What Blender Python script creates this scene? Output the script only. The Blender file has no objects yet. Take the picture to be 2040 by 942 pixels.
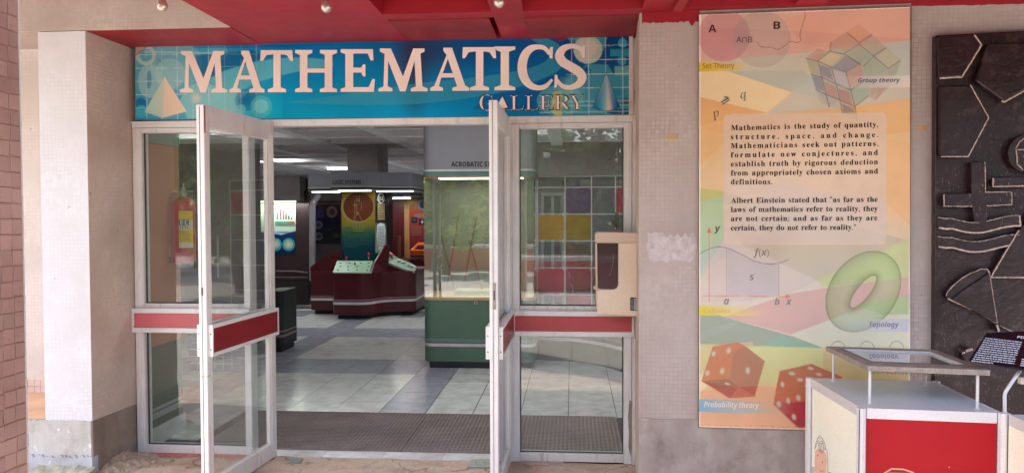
import bpy, math, random
import numpy as np
from mathutils import Vector, Matrix
from mathutils.geometry import tessellate_polygon
random.seed(7)
SC = bpy.context.scene
COL = SC.collection
# ------------------------------------------------------------------ camera
FPX = 1530.0
YAW = math.atan(120 / FPX); PIT = math.atan(43 / FPX * math.cos(YAW)); ROLL = -.003
RM = (Matrix.Rotation(YAW, 3, 'Z') @ Matrix.Rotation(math.pi / 2 - PIT, 3, 'X') @ Matrix.Rotation(ROLL, 3, 'Z'))
CAM = Vector((0, 0, 1.6))
cd = bpy.data.cameras.new('camera'); cam = bpy.data.objects.new('camera', cd); COL.objects.link(cam)
cd.sensor_width = 36; cd.sensor_fit = 'HORIZONTAL'; cd.lens = 36 * FPX / 2040; cd.clip_start = .05; cd.clip_end = 2000
cam.matrix_world = Matrix.Translation(CAM) @ RM.to_4x4()
SC.camera = cam
# ------------------------------------------------------------------ world, sun, exposure
SUN_EL, SUN_AZ = math.radians(55), math.radians(230)     # azimuth: where the sun stands, clockwise from +Y
w = bpy.data.worlds.new('World'); SC.world = w; w.use_nodes = True
nt = w.node_tree; bg = nt.nodes['Background']
sky = nt.nodes.new('ShaderNodeTexSky'); sky.sky_type = 'NISHITA'; sky.sun_disc = False
sky.sun_elevation = SUN_EL; sky.sun_rotation = SUN_AZ; sky.dust_density = 2.5; sky.air_density = 1.2
nt.links.new(sky.outputs[0], bg.inputs[0]); bg.inputs[1].default_value = .15
sl = bpy.data.lights.new('sun', 'SUN'); sl.energy = 2.6; sl.angle = math.radians(.5); sl.color = (1, .95, .87)
so = bpy.data.objects.new('sun', sl); COL.objects.link(so)
sd = Vector((math.sin(SUN_AZ) * math.cos(SUN_EL), math.cos(SUN_AZ) * math.cos(SUN_EL), math.sin(SUN_EL)))
so.rotation_euler = sd.to_track_quat('Z', 'Y').to_euler(); so.location = sd * 30
SC.view_settings.view_transform = 'Standard'; SC.view_settings.look = 'None'
SC.view_settings.exposure = 2.12; SC.view_settings.gamma = 1
cy = SC.cycles
cy.use_denoising = True; cy.max_bounces = 10; cy.diffuse_bounces = 6; cy.glossy_bounces = 5
cy.transparent_max_bounces = 40; cy.transmission_bounces = 6; cy.sample_clamp_indirect = 6
cy.caustics_reflective = False; cy.caustics_refractive = False
# ------------------------------------------------------------------ picture measurements to places
def ray(x, y): return RM @ Vector(((x - 1020) / FPX, -(y - 471) / FPX, -1))
def PY(x, y, Y): r = ray(x, y); return CAM + r * (Y / r.y)
def PX(x, y, X): r = ray(x, y); return CAM + r * (X / r.x)
def PZ(x, y, Z): r = ray(x, y); return CAM + r * ((Z - 1.6) / r.z)
FY = 4.93                                                # the storefront plane
def fx(x, Y=FY, y=600): return PY(x, y, Y).x
def fz(x, y, Y=FY): return PY(x, y, Y).z
TH = math.atan(.049)                                     # the right wall stands slightly askew
WO = Vector((.375, 4.357, 0)); WU = Vector((math.cos(TH), -math.sin(TH), 0)); WN = Vector((-math.sin(TH), -math.cos(TH), 0))
def W(x, y, off=0.0):
    r = ray(x, y); t = (WN.dot(WO - CAM) + off) / WN.dot(r); return CAM + r * t
# ------------------------------------------------------------------ materials
def lin(c):
    c = c / 255.0
    return c / 12.92 if c <= .04045 else ((c + .055) / 1.055) ** 2.4
def rgb(*c): return (lin(c[0]), lin(c[1]), lin(c[2]))
MATS = {}
def nodes(name):
    m = bpy.data.materials.new(name); m.use_nodes = True; t = m.node_tree
    return m, t, t.nodes['Principled BSDF'], t.nodes.new, t.links.new
def pos_node(t):
    g = t.nodes.new('ShaderNodeNewGeometry'); return g.outputs['Position']
def noise(t, scale, detail=4, vec=None, rough=.55):
    n = t.nodes.new('ShaderNodeTexNoise'); n.inputs['Scale'].default_value = scale
    n.inputs['Detail'].default_value = detail; n.inputs['Roughness'].default_value = rough
    t.links.new(vec if vec is not None else pos_node(t), n.inputs['Vector']); return n.outputs['Fac']
def ramp(t, fac, stops):
    r = t.nodes.new('ShaderNodeValToRGB'); e = r.color_ramp.elements
    while len(e) < len(stops): e.new(.5)
    for i, (p, c) in enumerate(stops):
        e[i].position = p; e[i].color = (*c, 1) if len(c) == 3 else c
    t.links.new(fac, r.inputs[0]); return r.outputs[0]
def mixc(t, a, b, fac, mode='MIX'):
    m = t.nodes.new('ShaderNodeMix'); m.data_type = 'RGBA'; m.blend_type = mode
    for i, v in ((0, fac), (6, a), (7, b)):
        if isinstance(v, (int, float)): m.inputs[i].default_value = v
        elif isinstance(v, tuple): m.inputs[i].default_value = (*v, 1)
        else: t.links.new(v, m.inputs[i])
    return m.outputs[2]
def bump(t, p, h, strength=.3, dist=.01):
    b = t.nodes.new('ShaderNodeBump'); b.inputs['Strength'].default_value = strength; b.inputs['Distance'].default_value = dist
    t.links.new(h, b.inputs['Height']); t.links.new(b.outputs[0], p.inputs['Normal'])
def plain(name, c, rough=.5, metal=0, var=.12, sc=6, bmp=0, bsc=60, spec=.5, fine=.04, coat=0):
    if name in MATS: return MATS[name]
    m, t, p, N, L = nodes(name)
    a = tuple(v * (1 - var) for v in c); b = tuple(min(1, v * (1 + var)) for v in c)
    o = ramp(t, noise(t, sc, 6), [(.3, a), (.7, b)])
    o = mixc(t, o, ramp(t, noise(t, 140, 3), [(.35, (1 - fine * 3,) * 3), (.7, (1, 1, 1))]), 1.0, 'MULTIPLY')
    L(o, p.inputs['Base Color']); p.inputs['Roughness'].default_value = rough; p.inputs['Metallic'].default_value = metal
    p.inputs['Specular IOR Level'].default_value = spec; p.inputs['Coat Weight'].default_value = coat
    rr = t.nodes.new('ShaderNodeMapRange'); rr.inputs[3].default_value = max(.03, rough - .08); rr.inputs[4].default_value = min(1, rough + .12)
    L(noise(t, sc * 3, 4), rr.inputs[0]); L(rr.outputs[0], p.inputs['Roughness'])
    if bmp: bump(t, p, noise(t, bsc, 5), bmp, .01)
    MATS[name] = m; return m
def metalwork(name, c, grime=.5):
    m = plain(name, c, .42, metal=.12, var=.07, sc=5, fine=.02); t = m.node_tree; p = t.nodes['Principled BSDF']; src = p.inputs['Base Color'].links[0].from_socket
    mp = t.nodes.new('ShaderNodeMapping'); mp.inputs['Scale'].default_value = (1, 1, .12); t.links.new(pos_node(t), mp.inputs[0])
    a = ramp(t, noise(t, 24, 6, mp.outputs[0], .7), [(.30, (1 - .42 * grime, 1 - .5 * grime, 1 - .58 * grime)), (.46, (1, 1, 1))])
    b = ramp(t, noise(t, 55, 4), [(.22, (.5, .38, .3)), (.29, (1, 1, 1))]); o = mixc(t, mixc(t, src, a, .8, 'MULTIPLY'), b, .55 * grime, 'MULTIPLY'); t.links.new(o, p.inputs['Base Color']); return m
def swiz(t, axes, rot=0):
    s = t.nodes.new('ShaderNodeSeparateXYZ'); t.links.new(pos_node(t), s.inputs[0])
    c = t.nodes.new('ShaderNodeCombineXYZ')
    for i, a in enumerate(axes): t.links.new(s.outputs['XYZ'.index(a)], c.inputs[i])
    return c.outputs[0]
def mosaic(name, axes, c1, c2, cm, size=.025, stain=.5):
    if name in MATS: return MATS[name]
    m, t, p, N, L = nodes(name)
    v = swiz(t, axes)
    dn = t.nodes.new('ShaderNodeTexNoise'); dn.inputs['Scale'].default_value = 5; L(v, dn.inputs['Vector'])
    vm = t.nodes.new('ShaderNodeVectorMath'); vm.operation = 'MULTIPLY_ADD'; L(dn.outputs['Color'], vm.inputs[0])
    vm.inputs[1].default_value = (.022, .022, 0); L(v, vm.inputs[2])
    b = N('ShaderNodeTexBrick'); b.offset = 0; b.inputs['Scale'].default_value = 1
    b.inputs['Brick Width'].default_value = size; b.inputs['Row Height'].default_value = size * .98
    b.inputs['Mortar Size'].default_value = size * .055; b.inputs['Mortar Smooth'].default_value = .5
    b.inputs['Color1'].default_value = (*[k * 1.06 for k in c1], 1); b.inputs['Color2'].default_value = (*[k * .95 for k in c2], 1); b.inputs['Bias'].default_value = -.1
    L(ramp(t, noise(t, 1.1, 5, rough=.7), [(.40, tuple(min(.9, k * 1.28) for k in c1)), (.47, c2), (.56, cm)]), b.inputs['Mortar'])
    L(vm.outputs[0], b.inputs['Vector'])
    # some joints are filled and painted over: mix joints out in patches
    flat = ramp(t, noise(t, 3, 5), [(.3, c1), (.7, c2)])
    msk = ramp(t, noise(t, 2.6, 6), [(.36, (0.08,) * 3), (.54, (.30,) * 3), (.72, (.8,) * 3)])
    o = mixc(t, flat, b.outputs[0], msk)
    d = ramp(t, noise(t, 1.3, 8, rough=.65), [(.30, (1 - .30 * stain, 1 - .36 * stain, 1 - .42 * stain)), (.55, (1, 1, 1))])
    o = mixc(t, o, d, 1.0, 'MULTIPLY')
    sp = ramp(t, noise(t, 22, 3), [(.22, (.55, .42, .36)), (.30, (1, 1, 1))])
    o = mixc(t, o, sp, .8, 'MULTIPLY')
    L(o, p.inputs['Base Color']); p.inputs['Roughness'].default_value = .48
    h = mixc(t, b.outputs['Fac'], noise(t, 40, 4), .3)
    bump(t, p, h, -.35, .004)
    MATS[name] = m; return m
def emit(name, c, s):
    if name in MATS: return MATS[name]
    m, t, p, N, L = nodes(name)
    p.inputs['Base Color'].default_value = (*c, 1); p.inputs['Emission Color'].default_value = (*c, 1); p.inputs['Emission Strength'].default_value = s
    MATS[name] = m; return m
def glass(name, tint=(.93, .97, .95), dust=.03, ior=1.5, refl_gain=.62):
    m, t, p, N, L = nodes(name); t.nodes.remove(p)
    out = t.nodes['Material Output']
    tr = N('ShaderNodeBsdfTransparent'); tr.inputs[0].default_value = (*tint, 1)
    gl = N('ShaderNodeBsdfGlossy'); gl.inputs['Roughness'].default_value = .012
    fr = N('ShaderNodeFresnel'); fr.inputs[0].default_value = ior
    # slight waviness of old float glass
    b = N('ShaderNodeBump'); b.inputs['Strength'].default_value = .12; b.inputs['Distance'].default_value = .004
    L(noise(t, 2.2, 1), b.inputs['Height']); L(b.outputs[0], gl.inputs['Normal'])
    k = N('ShaderNodeMath'); k.operation = 'MULTIPLY'; k.inputs[1].default_value = refl_gain; k.use_clamp = True; L(fr.outputs[0], k.inputs[0])  # reflection gain above plain Fresnel, so mirrored surroundings show brighter
    ge = N('ShaderNodeNewGeometry'); inv = N('ShaderNodeMath'); inv.operation = 'SUBTRACT'; inv.inputs[0].default_value = 1; L(ge.outputs['Backfacing'], inv.inputs[1])
    k2 = N('ShaderNodeMath'); k2.operation = 'MULTIPLY'; L(k.outputs[0], k2.inputs[0]); L(inv.outputs[0], k2.inputs[1]); k = k2
    m1 = N('ShaderNodeMixShader'); L(k.outputs[0], m1.inputs[0]); L(tr.outputs[0], m1.inputs[1]); L(gl.outputs[0], m1.inputs[2])
    df = N('ShaderNodeBsdfDiffuse'); df.inputs[0].default_value = (.75, .73, .68, 1)
    m2 = N('ShaderNodeMixShader')
    r = N('ShaderNodeMapRange'); r.inputs[3].default_value = dust * .4; r.inputs[4].default_value = dust * 1.8; L(noise(t, 3, 6), r.inputs[0])
    L(r.outputs[0], m2.inputs[0]); L(m1.outputs[0], m2.inputs[1]); L(df.outputs[0], m2.inputs[2])
    L(m2.outputs[0], out.inputs[0]); return m
def print_mat(name='printed artwork', rough=.55, spec=.15):
    m, t, p, N, L = nodes(name)
    vc = N('ShaderNodeVertexColor'); vc.layer_name = 'Col'
    d = ramp(t, noise(t, 2.2, 7), [(.3, (.86, .84, .81)), (.6, (1, 1, 1))])
    L(mixc(t, vc.outputs[0], d, 1.0, 'MULTIPLY'), p.inputs['Base Color']); L(vc.outputs[1], p.inputs['Alpha'])
    p.inputs['Roughness'].default_value = rough; p.inputs['Specular IOR Level'].default_value = spec
    return m
PRINT = print_mat(); PRINT_FAST = print_mat('printed banner vinyl', .5, .12)
# ------------------------------------------------------------------ mesh builder
WPOS = {}
class M:
    def __init__(s): s.v = []; s.f = []; s.mi = []; s.c = []
    def add(s, vs, fs, mi=0, col=None):
        n = len(s.v); s.v += [Vector(a) for a in vs]; s.f += [[i + n for i in f] for f in fs]; s.mi += [mi] * len(fs)
        if col is not None: s.c += (col if isinstance(col, list) else [col] * len(vs))
        return s
    def box(s, x0, x1, y0, y1, z0, z1, mi=0):
        return s.hexa([(x0, y0, z0), (x1, y0, z0), (x1, y1, z0), (x0, y1, z0), (x0, y0, z1), (x1, y0, z1), (x1, y1, z1), (x0, y1, z1)], mi)
    def hexa(s, p, mi=0):
        return s.add(p, [[0, 3, 2, 1], [4, 5, 6, 7], [0, 1, 5, 4], [1, 2, 6, 5], [2, 3, 7, 6], [3, 0, 4, 7]], mi)
    def obox(s, o, u, v, w, mi=0):
        o, u, v, w = map(Vector, (o, u, v, w))
        return s.hexa([o, o + u, o + u + v, o + v, o + w, o + u + w, o + u + v + w, o + v + w], mi)
    def prism(s, pts, d, mi=0, holes=()):
        """polygon of 3-D points (coplanar) extruded by vector d"""
        loops = [[Vector(p) for p in pts]] + [[Vector(p) for p in h] for h in holes]
        d = Vector(d); tri = tessellate_polygon(loops); allp = [p for l in loops for p in l]; n = len(allp)
        fs = [list(t) for t in tri] + [[i + n for i in reversed(t)] for t in tri]
        k = 0
        for l in loops:
            m = len(l)
            for i in range(m):
                j = (i + 1) % m; fs.append([k + i, k + j, k + j + n, k + i + n])
            k += m
        return s.add(allp + [p + d for p in allp], fs, mi)
    def cyl(s, p0, p1, r, n=16, r1=None, mi=0, caps=True):
        p0, p1 = Vector(p0), Vector(p1); r1 = r if r1 is None else r1
        a = (p1 - p0).normalized(); u = a.orthogonal().normalized(); v = a.cross(u)
        vs = []
        for p, rr in ((p0, r), (p1, r1)):
            for i in range(n):
                t = 2 * math.pi * i / n; vs.append(p + (u * math.cos(t) + v * math.sin(t)) * rr)
        fs = [[i, (i + 1) % n, (i + 1) % n + n, i + n] for i in range(n)]
        if caps: fs += [list(range(n))[::-1], [i + n for i in range(n)]]
        return s.add(vs, fs, mi)
    def tube(s, path, r, n=10, mi=0):
        path = [Vector(p) for p in path]; vs = []; up = None
        for i, p in enumerate(path):
            a = (path[min(i + 1, len(path) - 1)] - path[max(i - 1, 0)]).normalized()
            if up is None: up = a.orthogonal().normalized()
            up = (up - a * up.dot(a)).normalized(); v = a.cross(up)
            rr = r[i] if isinstance(r, (list, tuple)) else r
            for k in range(n):
                t = 2 * math.pi * k / n; vs.append(p + (up * math.cos(t) + v * math.sin(t)) * rr)
        fs = [[i * n + k, i * n + (k + 1) % n, (i + 1) * n + (k + 1) % n, (i + 1) * n + k] for i in range(len(path) - 1) for k in range(n)]
        fs += [list(range(n))[::-1], [(len(path) - 1) * n + k for k in range(n)]]
        return s.add(vs, fs, mi)
    def lathe(s, c, prof, n=20, mi=0, axis=(0, 0, 1), sx=1.0):
        c = Vector(c); a = Vector(axis).normalized(); u = a.orthogonal().normalized(); v = a.cross(u); vs = []
        for r, h in prof:
            for k in range(n):
                t = 2 * math.pi * k / n; vs.append(c + a * h + (u * math.cos(t) * sx + v * math.sin(t)) * r)
        m = len(prof)
        fs = [[i * n + k, i * n + (k + 1) % n, (i + 1) * n + (k + 1) % n, (i + 1) * n + k] for i in range(m - 1) for k in range(n)]
        fs += [list(range(n))[::-1], [(m - 1) * n + k for k in range(n)]]
        return s.add(vs, fs, mi)
    def build(s, name, mats, parent=None, smooth=False, bevel=0, origin=None, kind=None, label=None, fix=True, seg=2, world_col=False):
        if not isinstance(mats, (list, tuple)): mats = [mats]
        xs = [p.x for p in s.v]; ys = [p.y for p in s.v]; zs = [p.z for p in s.v]
        o = Vector(origin) if origin is not None else Vector(((min(xs) + max(xs)) / 2, (min(ys) + max(ys)) / 2, min(zs)))
        me = bpy.data.meshes.new(name); me.from_pydata([p - o for p in s.v], [], s.f)
        for m in mats: me.materials.append(m)
        me.polygons.foreach_set('material_index', s.mi)
        if s.c:
            a = me.color_attributes.new('Col', 'FLOAT_COLOR', 'POINT')
            a.data.foreach_set('color', [k for c in s.c for k in c])
        if fix and not s.c:
            import bmesh
            b = bmesh.new(); b.from_mesh(me); bmesh.ops.recalc_face_normals(b, faces=b.faces); b.to_mesh(me); b.free()
        if smooth:
            me.polygons.foreach_set('use_smooth', [True] * len(me.polygons))
            me.set_sharp_from_angle(angle=math.radians(38))
        me.update()
        ob = bpy.data.objects.new(name, me); COL.objects.link(ob)
        if parent is not None:
            ob.parent = parent; ob.location = o - WPOS[parent]
        else: ob.location = o
        WPOS[ob] = o
        if bevel:
            bm_ = ob.modifiers.new('edge', 'BEVEL'); bm_.width = bevel; bm_.segments = seg; bm_.limit_method = 'ANGLE'; bm_.angle_limit = math.radians(40)
            bm_.harden_normals = False
        if kind: ob['kind'] = kind
        if label: ob['label'] = label
        return ob
def tag(o, label, cat, group=None):
    o['label'] = label; o['category'] = cat
    if group: o['group'] = group
    return o
def thing(name, loc, label, cat, group=None):
    o = bpy.data.objects.new(name, None); COL.objects.link(o); o.location = loc; o.empty_display_size = .1; WPOS[o] = Vector(loc)
    return tag(o, label, cat, group)
def dup(root, loc, label=None):
    r = root.copy(); COL.objects.link(r); r.location = loc; WPOS[r] = Vector(loc)
    if label: r['label'] = label
    for ch in list(root.children):
        c = ch.copy(); COL.objects.link(c); c.parent = r
        for g in ch.children:
            d = g.copy(); COL.objects.link(d); d.parent = c
    return r
def roundpoly(pts, r, n=5):
    out = []; m = len(pts)
    for i in range(m):
        p = Vector(pts[i]).to_2d(); a = Vector(pts[i - 1]).to_2d(); b = Vector(pts[(i + 1) % m]).to_2d()
        rr = r[i] if isinstance(r, (list, tuple)) else r
        if rr <= 0: out.append((p.x, p.y)); continue
        d1 = (a - p); d2 = (b - p); k = min(rr, d1.length * .45, d2.length * .45)
        s = p + d1.normalized() * k; e = p + d2.normalized() * k
        for j in range(n + 1):
            t = j / n; q = s * (1 - t) ** 2 + p * 2 * t * (1 - t) + e * t * t; out.append((q.x, q.y))
    return out
def smoothpath(pts, n=6):
    out = []
    P = [Vector(p) for p in pts]
    for i in range(len(P) - 1):
        a, b, c, d = P[max(i - 1, 0)], P[i], P[i + 1], P[min(i + 2, len(P) - 1)]
        for j in range(n):
            t = j / n
            out.append(.5 * ((2 * b) + (c - a) * t + (2 * a - 5 * b + 4 * c - d) * t * t + (3 * b - a - 3 * c + d) * t ** 3))
    out.append(P[-1]); return out
# ------------------------------------------------------------------ flat print: layered vinyl on a board
def mathtext(t, k):
    base = {'B': (0x1D400, 0x1D41A), 'S': (0x1D5A0, 0x1D5BA), 'SB': (0x1D5D4, 0x1D5EE), 'SBI': (0x1D63C, 0x1D656), 'SI': (0x1D608, 0x1D622), 'I': (0x1D434, 0x1D44E)}.get(k)
    if not base: return t
    return ''.join(chr(base[0] + ord(c) - 65) if 'A' <= c <= 'Z' else chr(base[1] + ord(c) - 97) if 'a' <= c <= 'z' else c for c in t)
def text_mesh(t, kind='', spacing=1.0, off=0.0, wsp=1.0, res=3):
    d = bpy.data.curves.new('t', 'FONT'); d.body = mathtext(t, kind); d.size = 1; d.space_character = spacing; d.space_word = wsp
    d.offset = off; d.resolution_u = res; o = bpy.data.objects.new('t', d); COL.objects.link(o)
    dg = bpy.context.evaluated_depsgraph_get(); me = bpy.data.meshes.new_from_object(o.evaluated_get(dg))
    v = [(p.co.x, p.co.y) for p in me.vertices]; f = [list(p.vertices) for p in me.polygons]
    bpy.data.objects.remove(o); bpy.data.curves.remove(d); bpy.data.meshes.remove(me)
    return v, f
class Print(M):
    def __init__(s, fn, step=.00025): super().__init__(); s.fn = fn; s.off = 0.0; s.step = step; s.T = (0, 0, 1); s.tf = None
    def cv(s, x, y): return s.T[0] + x / s.T[2], s.T[1] + y / s.T[2]
    def pt(s, x, y):
        x, y = s.cv(x, y); return s.fn(x, y, s.off)
    def C(s, c, a=1.0): return (lin(c[0]), lin(c[1]), lin(c[2]), c[3] if len(c) > 3 else a)
    def lay(s): s.off += s.step
    def poly(s, pts, col, a=1.0, holes=()):
        s.lay(); loops = [[Vector((p[0], p[1], 0)) for p in pts]] + [[Vector((p[0], p[1], 0)) for p in h] for h in holes]
        tri = tessellate_polygon(loops); allp = [p for l in loops for p in l]
        cs = [s.C(c, a) for c in col] if isinstance(col, list) else [s.C(col, a)] * len(allp)
        s.add([s.pt(p.x, p.y) for p in allp], [list(t) for t in tri], 0, cs)
    def grid(s, x0, y0, x1, y1, cf, nx=20, ny=10):
        s.lay(); vs = []; cs = []
        for j in range(ny + 1):
            for i in range(nx + 1):
                x = x0 + (x1 - x0) * i / nx; y = y0 + (y1 - y0) * j / ny; vs.append(s.pt(x, y)); cs.append(s.C(cf(x, y)))
        s.add(vs, [[j * (nx + 1) + i, j * (nx + 1) + i + 1, (j + 1) * (nx + 1) + i + 1, (j + 1) * (nx + 1) + i] for j in range(ny) for i in range(nx)], 0, cs)
    def circ(s, cx, cy_, r, col, a=1.0, ry=None, n=32, rot=0):
        ry = r if ry is None else ry; cr, sr = math.cos(rot), math.sin(rot)
        s.poly([(cx + r * math.cos(t) * cr - ry * math.sin(t) * sr, cy_ + r * math.cos(t) * sr + ry * math.sin(t) * cr) for t in [2 * math.pi * i / n for i in range(n)]], col, a)
    def blob(s, cx, cy_, r, col, a0, a1=0.0, ry=None, n=28, k=5, rot=0):
        """radial fade"""
        s.lay(); ry = r if ry is None else ry; vs = [s.pt(cx, cy_)]; cs = [s.C(col, a0)]; cr, sr = math.cos(rot), math.sin(rot)
        for j in range(1, k + 1):
            q = j / k; a = a0 + (a1 - a0) * (q * q * (3 - 2 * q))
            for i in range(n):
                t = 2 * math.pi * i / n; dx = r * q * math.cos(t); dy = ry * q * math.sin(t)
                vs.append(s.pt(cx + dx * cr - dy * sr, cy_ + dx * sr + dy * cr)); cs.append(s.C(col, a))
        fs = [[0, 1 + i, 1 + (i + 1) % n] for i in range(n)]
        for j in range(k - 1):
            fs += [[1 + j * n + i, 1 + (j + 1) * n + i, 1 + (j + 1) * n + (i + 1) % n, 1 + j * n + (i + 1) % n] for i in range(n)]
        s.add(vs, fs, 0, cs)
    def ring(s, cx, cy_, r0, r1, col, a=1.0, n=32):
        P = lambda r: [(cx + r * math.cos(2 * math.pi * i / n), cy_ + r * math.sin(2 * math.pi * i / n)) for i in range(n)]
        s.strip(P(r0) + [P(r0)[0]], P(r1) + [P(r1)[0]], col, a)
    def strip(s, A, B, col, a=1.0, cb=None):
        s.lay(); n = len(A); cs = [s.C(col, a)] * n + [s.C(cb if cb else col, a)] * n
        s.add([s.pt(*p) for p in A] + [s.pt(*p) for p in B], [[i, i + 1, n + i + 1, n + i] for i in range(n - 1)], 0, cs)
    def line(s, pts, w, col, a=1.0):
        P = [Vector(p).to_2d() for p in pts]; A = []; B = []
        for i, p in enumerate(P):
            d = (P[min(i + 1, len(P) - 1)] - P[max(i - 1, 0)])
            d = d.normalized() if d.length > 0 else Vector((1, 0)); n = Vector((-d.y, d.x))
            ww = (w[i] if isinstance(w, (list, tuple)) else w) / 2; A.append(tuple(p + n * ww)); B.append(tuple(p - n * ww))
        s.strip(A, B, col, a)
    def text(s, t, x0, y0, cap, col, kind='', x1=None, fit='scale', shear=0, slope=0, a=1.0, off=0.0, align='l', capr=.69, rot=0, wsp=1.0, dy=0):
        sp = 1.0
        v, f = text_mesh(t, kind, 1.0, off, wsp)
        k = cap / capr; wid = lambda vv: max(p[0] for p in vv) - min(p[0] for p in vv)
        sx = k
        if x1 is not None:
            if fit == 'scale': sx = (x1 - x0) / wid(v)
            else:
                w1 = wid(v) * k; v2, _ = text_mesh(t, kind, 1.2, off, wsp); w2 = wid(v2) * k
                sp = 1 + (x1 - x0 - w1) * .2 / (w2 - w1); v, f = text_mesh(t, kind, sp, off, wsp)
        mx = min(p[0] for p in v); s.lay(); cr, sr = math.cos(rot), math.sin(rot); pts = []
        for p in v:
            dx = (p[0] - mx) * sx + p[1] * k * shear; dyy = -p[1] * k
            if align == 'c': dx -= wid(v) * sx / 2
            X = x0 + dx * cr - dyy * sr; Y = y0 + dx * sr + dyy * cr + slope * dx; pts.append(s.pt(X, Y))
        s.add(pts, f, 0, s.C(col, a))
    def micro(s, x0, y0, x1, y1, rows, col, a=.8, h=.5, seed=1, sh=0.0):
        R = random.Random(seed); dy = (y1 - y0) / rows; s.lay()
        for i in range(rows):
            x = x0; y = y0 + i * dy
            while x < x1 - 1:
                wd = min(R.uniform(.03, .12) * (x1 - x0), x1 - x); o = sh * i
                s.add([s.pt(x + o, y), s.pt(x + wd + o, y), s.pt(x + wd + o, y + dy * h), s.pt(x + o, y + dy * h)], [[0, 1, 2, 3]], 0, s.C(col, a)); x += wd + .02 * (x1 - x0)
class Art(Print):
    """a printed sheet: shapes are mixed like inks into one fine coloured sheet, lettering lies on it as shapes"""
    def __init__(s, fn, step, x0, x1, top, bot):
        super().__init__(fn, step); s.b = (x0, x1, top, bot); s.ink = []; s._q = []; s._text = False
    def pt(s, x, y):
        x, y = s.cv(x, y); s._q.append((x, y)); return s.fn(x, y, s.off)
    def lay(s):
        if s._text: s.off = .0012
    def text(s, *a, **k):
        s._text = True; s.lay(); Print.text(s, *a, **k); s._text = False
    def add(s, vs, fs, mi=0, col=None):
        q = s._q[-len(vs):]; s._q = []
        if s._text: return M.add(s, vs, fs, mi, col)
        s.ink.append((q, fs, col if isinstance(col, list) else [col] * len(vs))); return s
    def sheet(s, gap=1.25, ss=2.0, paper=(1, 1, 1)):
        x0, x1, top, bot = s.b; ya = min(top(x0), top(x1)) - 2; yb = max(bot(x0), bot(x1)) + 2
        w, h = int((x1 - x0) * ss) + 2, int((yb - ya) * ss) + 2; A = np.ones((h, w, 3)) * np.array(paper)
        for q, fs, cs in s.ink:
            P = (np.array(q) - (x0, ya)) * ss; Cc = np.array(cs, float)
            for f in fs:
                for k in range(1, len(f) - 1):
                    a, b_, c = f[0], f[k], f[k + 1]; pa, pb_, pc = P[a], P[b_], P[c]
                    lo = np.floor(np.minimum(np.minimum(pa, pb_), pc)).astype(int); hi = np.ceil(np.maximum(np.maximum(pa, pb_), pc)).astype(int) + 1
                    lx, ly = max(lo[0], 0), max(lo[1], 0); hx_, hy = min(hi[0], w), min(hi[1], h)
                    if lx >= hx_ or ly >= hy: continue
                    d = (pb_[0] - pa[0]) * (pc[1] - pa[1]) - (pc[0] - pa[0]) * (pb_[1] - pa[1])
                    if abs(d) < 1e-9: continue
                    X, Y = np.meshgrid(np.arange(lx, hx_) + .013, np.arange(ly, hy) + .007)
                    u = ((X - pa[0]) * (pc[1] - pa[1]) - (pc[0] - pa[0]) * (Y - pa[1])) / d; v = ((pb_[0] - pa[0]) * (Y - pa[1]) - (X - pa[0]) * (pb_[1] - pa[1])) / d
                    m = (u >= 0) & (v >= 0) & (u + v < 1)
                    if not m.any(): continue
                    co = Cc[a] + u[..., None] * (Cc[b_] - Cc[a]) + v[..., None] * (Cc[c] - Cc[a]); al = (co[..., 3:4] * m[..., None]); R_ = A[ly:hy, lx:hx_]; R_[:] = R_ * (1 - al) + co[..., :3] * al
        A = (A + np.roll(A, 1, 0) + np.roll(A, 1, 1) + np.roll(np.roll(A, 1, 0), 1, 1)) / 4
        nx = int((x1 - x0) / gap); ny = int((bot(x0) - top(x0)) / gap); vs = []; xs = [x0 + (x1 - x0) * i / nx for i in range(nx + 1)]; CC = np.ones(((ny + 1) * (nx + 1), 4)); n = 0
        f00 = [[s.fn(x, top(x), 0) for x in xs], [s.fn(x, bot(x), 0) for x in xs]]
        f0 = [tuple(p) for p in f00[0]]; f1 = [tuple(p) for p in f00[1]]; T_ = np.array(f0); B_ = np.array(f1)
        # heights in the picture map linearly enough to heights on the board within a column of short steps
        ysm = [np.array([tuple(s.fn(x, top(x) + (bot(x) - top(x)) * k / 8, 0)) for x in xs]) for k in range(9)]
        V = np.zeros((ny + 1, nx + 1, 3))
        for j in range(ny + 1):
            t = j / ny * 8; k = min(int(t), 7); V[j] = ysm[k] * (1 - (t - k)) + ysm[k + 1] * (t - k)
            yy_ = np.array([top(x) + (bot(x) - top(x)) * j / ny for x in xs]); ix = np.clip(((np.array(xs) - x0) * ss).astype(int), 0, w - 1); iy = np.clip(((yy_ - ya) * ss).astype(int), 0, h - 1); CC[j * (nx + 1):(j + 1) * (nx + 1), :3] = A[iy, ix]
        i, j = np.meshgrid(np.arange(nx), np.arange(ny)); a = (j * (nx + 1) + i).ravel(); F = np.stack([a, a + 1, a + nx + 2, a + nx + 1], 1)
        return V.reshape(-1, 3), F, CC
    def build_art(s, name, mat, parent, **k):
        V, F, CC = s.sheet(**k); o = V.mean(0); o[2] = V[:, 2].min(); nV, nF = len(V), len(F)
        tv = np.array([tuple(p) for p in s.v]) if s.v else np.zeros((0, 3)); V2 = np.concatenate([V, tv]) - o; C2 = np.concatenate([CC, np.array(s.c)]) if s.v else CC
        me = bpy.data.meshes.new(name); me.from_pydata(V2.tolist(), [], F.tolist() + [[i + nV for i in f] for f in s.f]); me.materials.append(mat)
        a = me.color_attributes.new('Col', 'FLOAT_COLOR', 'POINT'); a.data.foreach_set('color', C2.ravel().astype(np.float32)); me.update()
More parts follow.
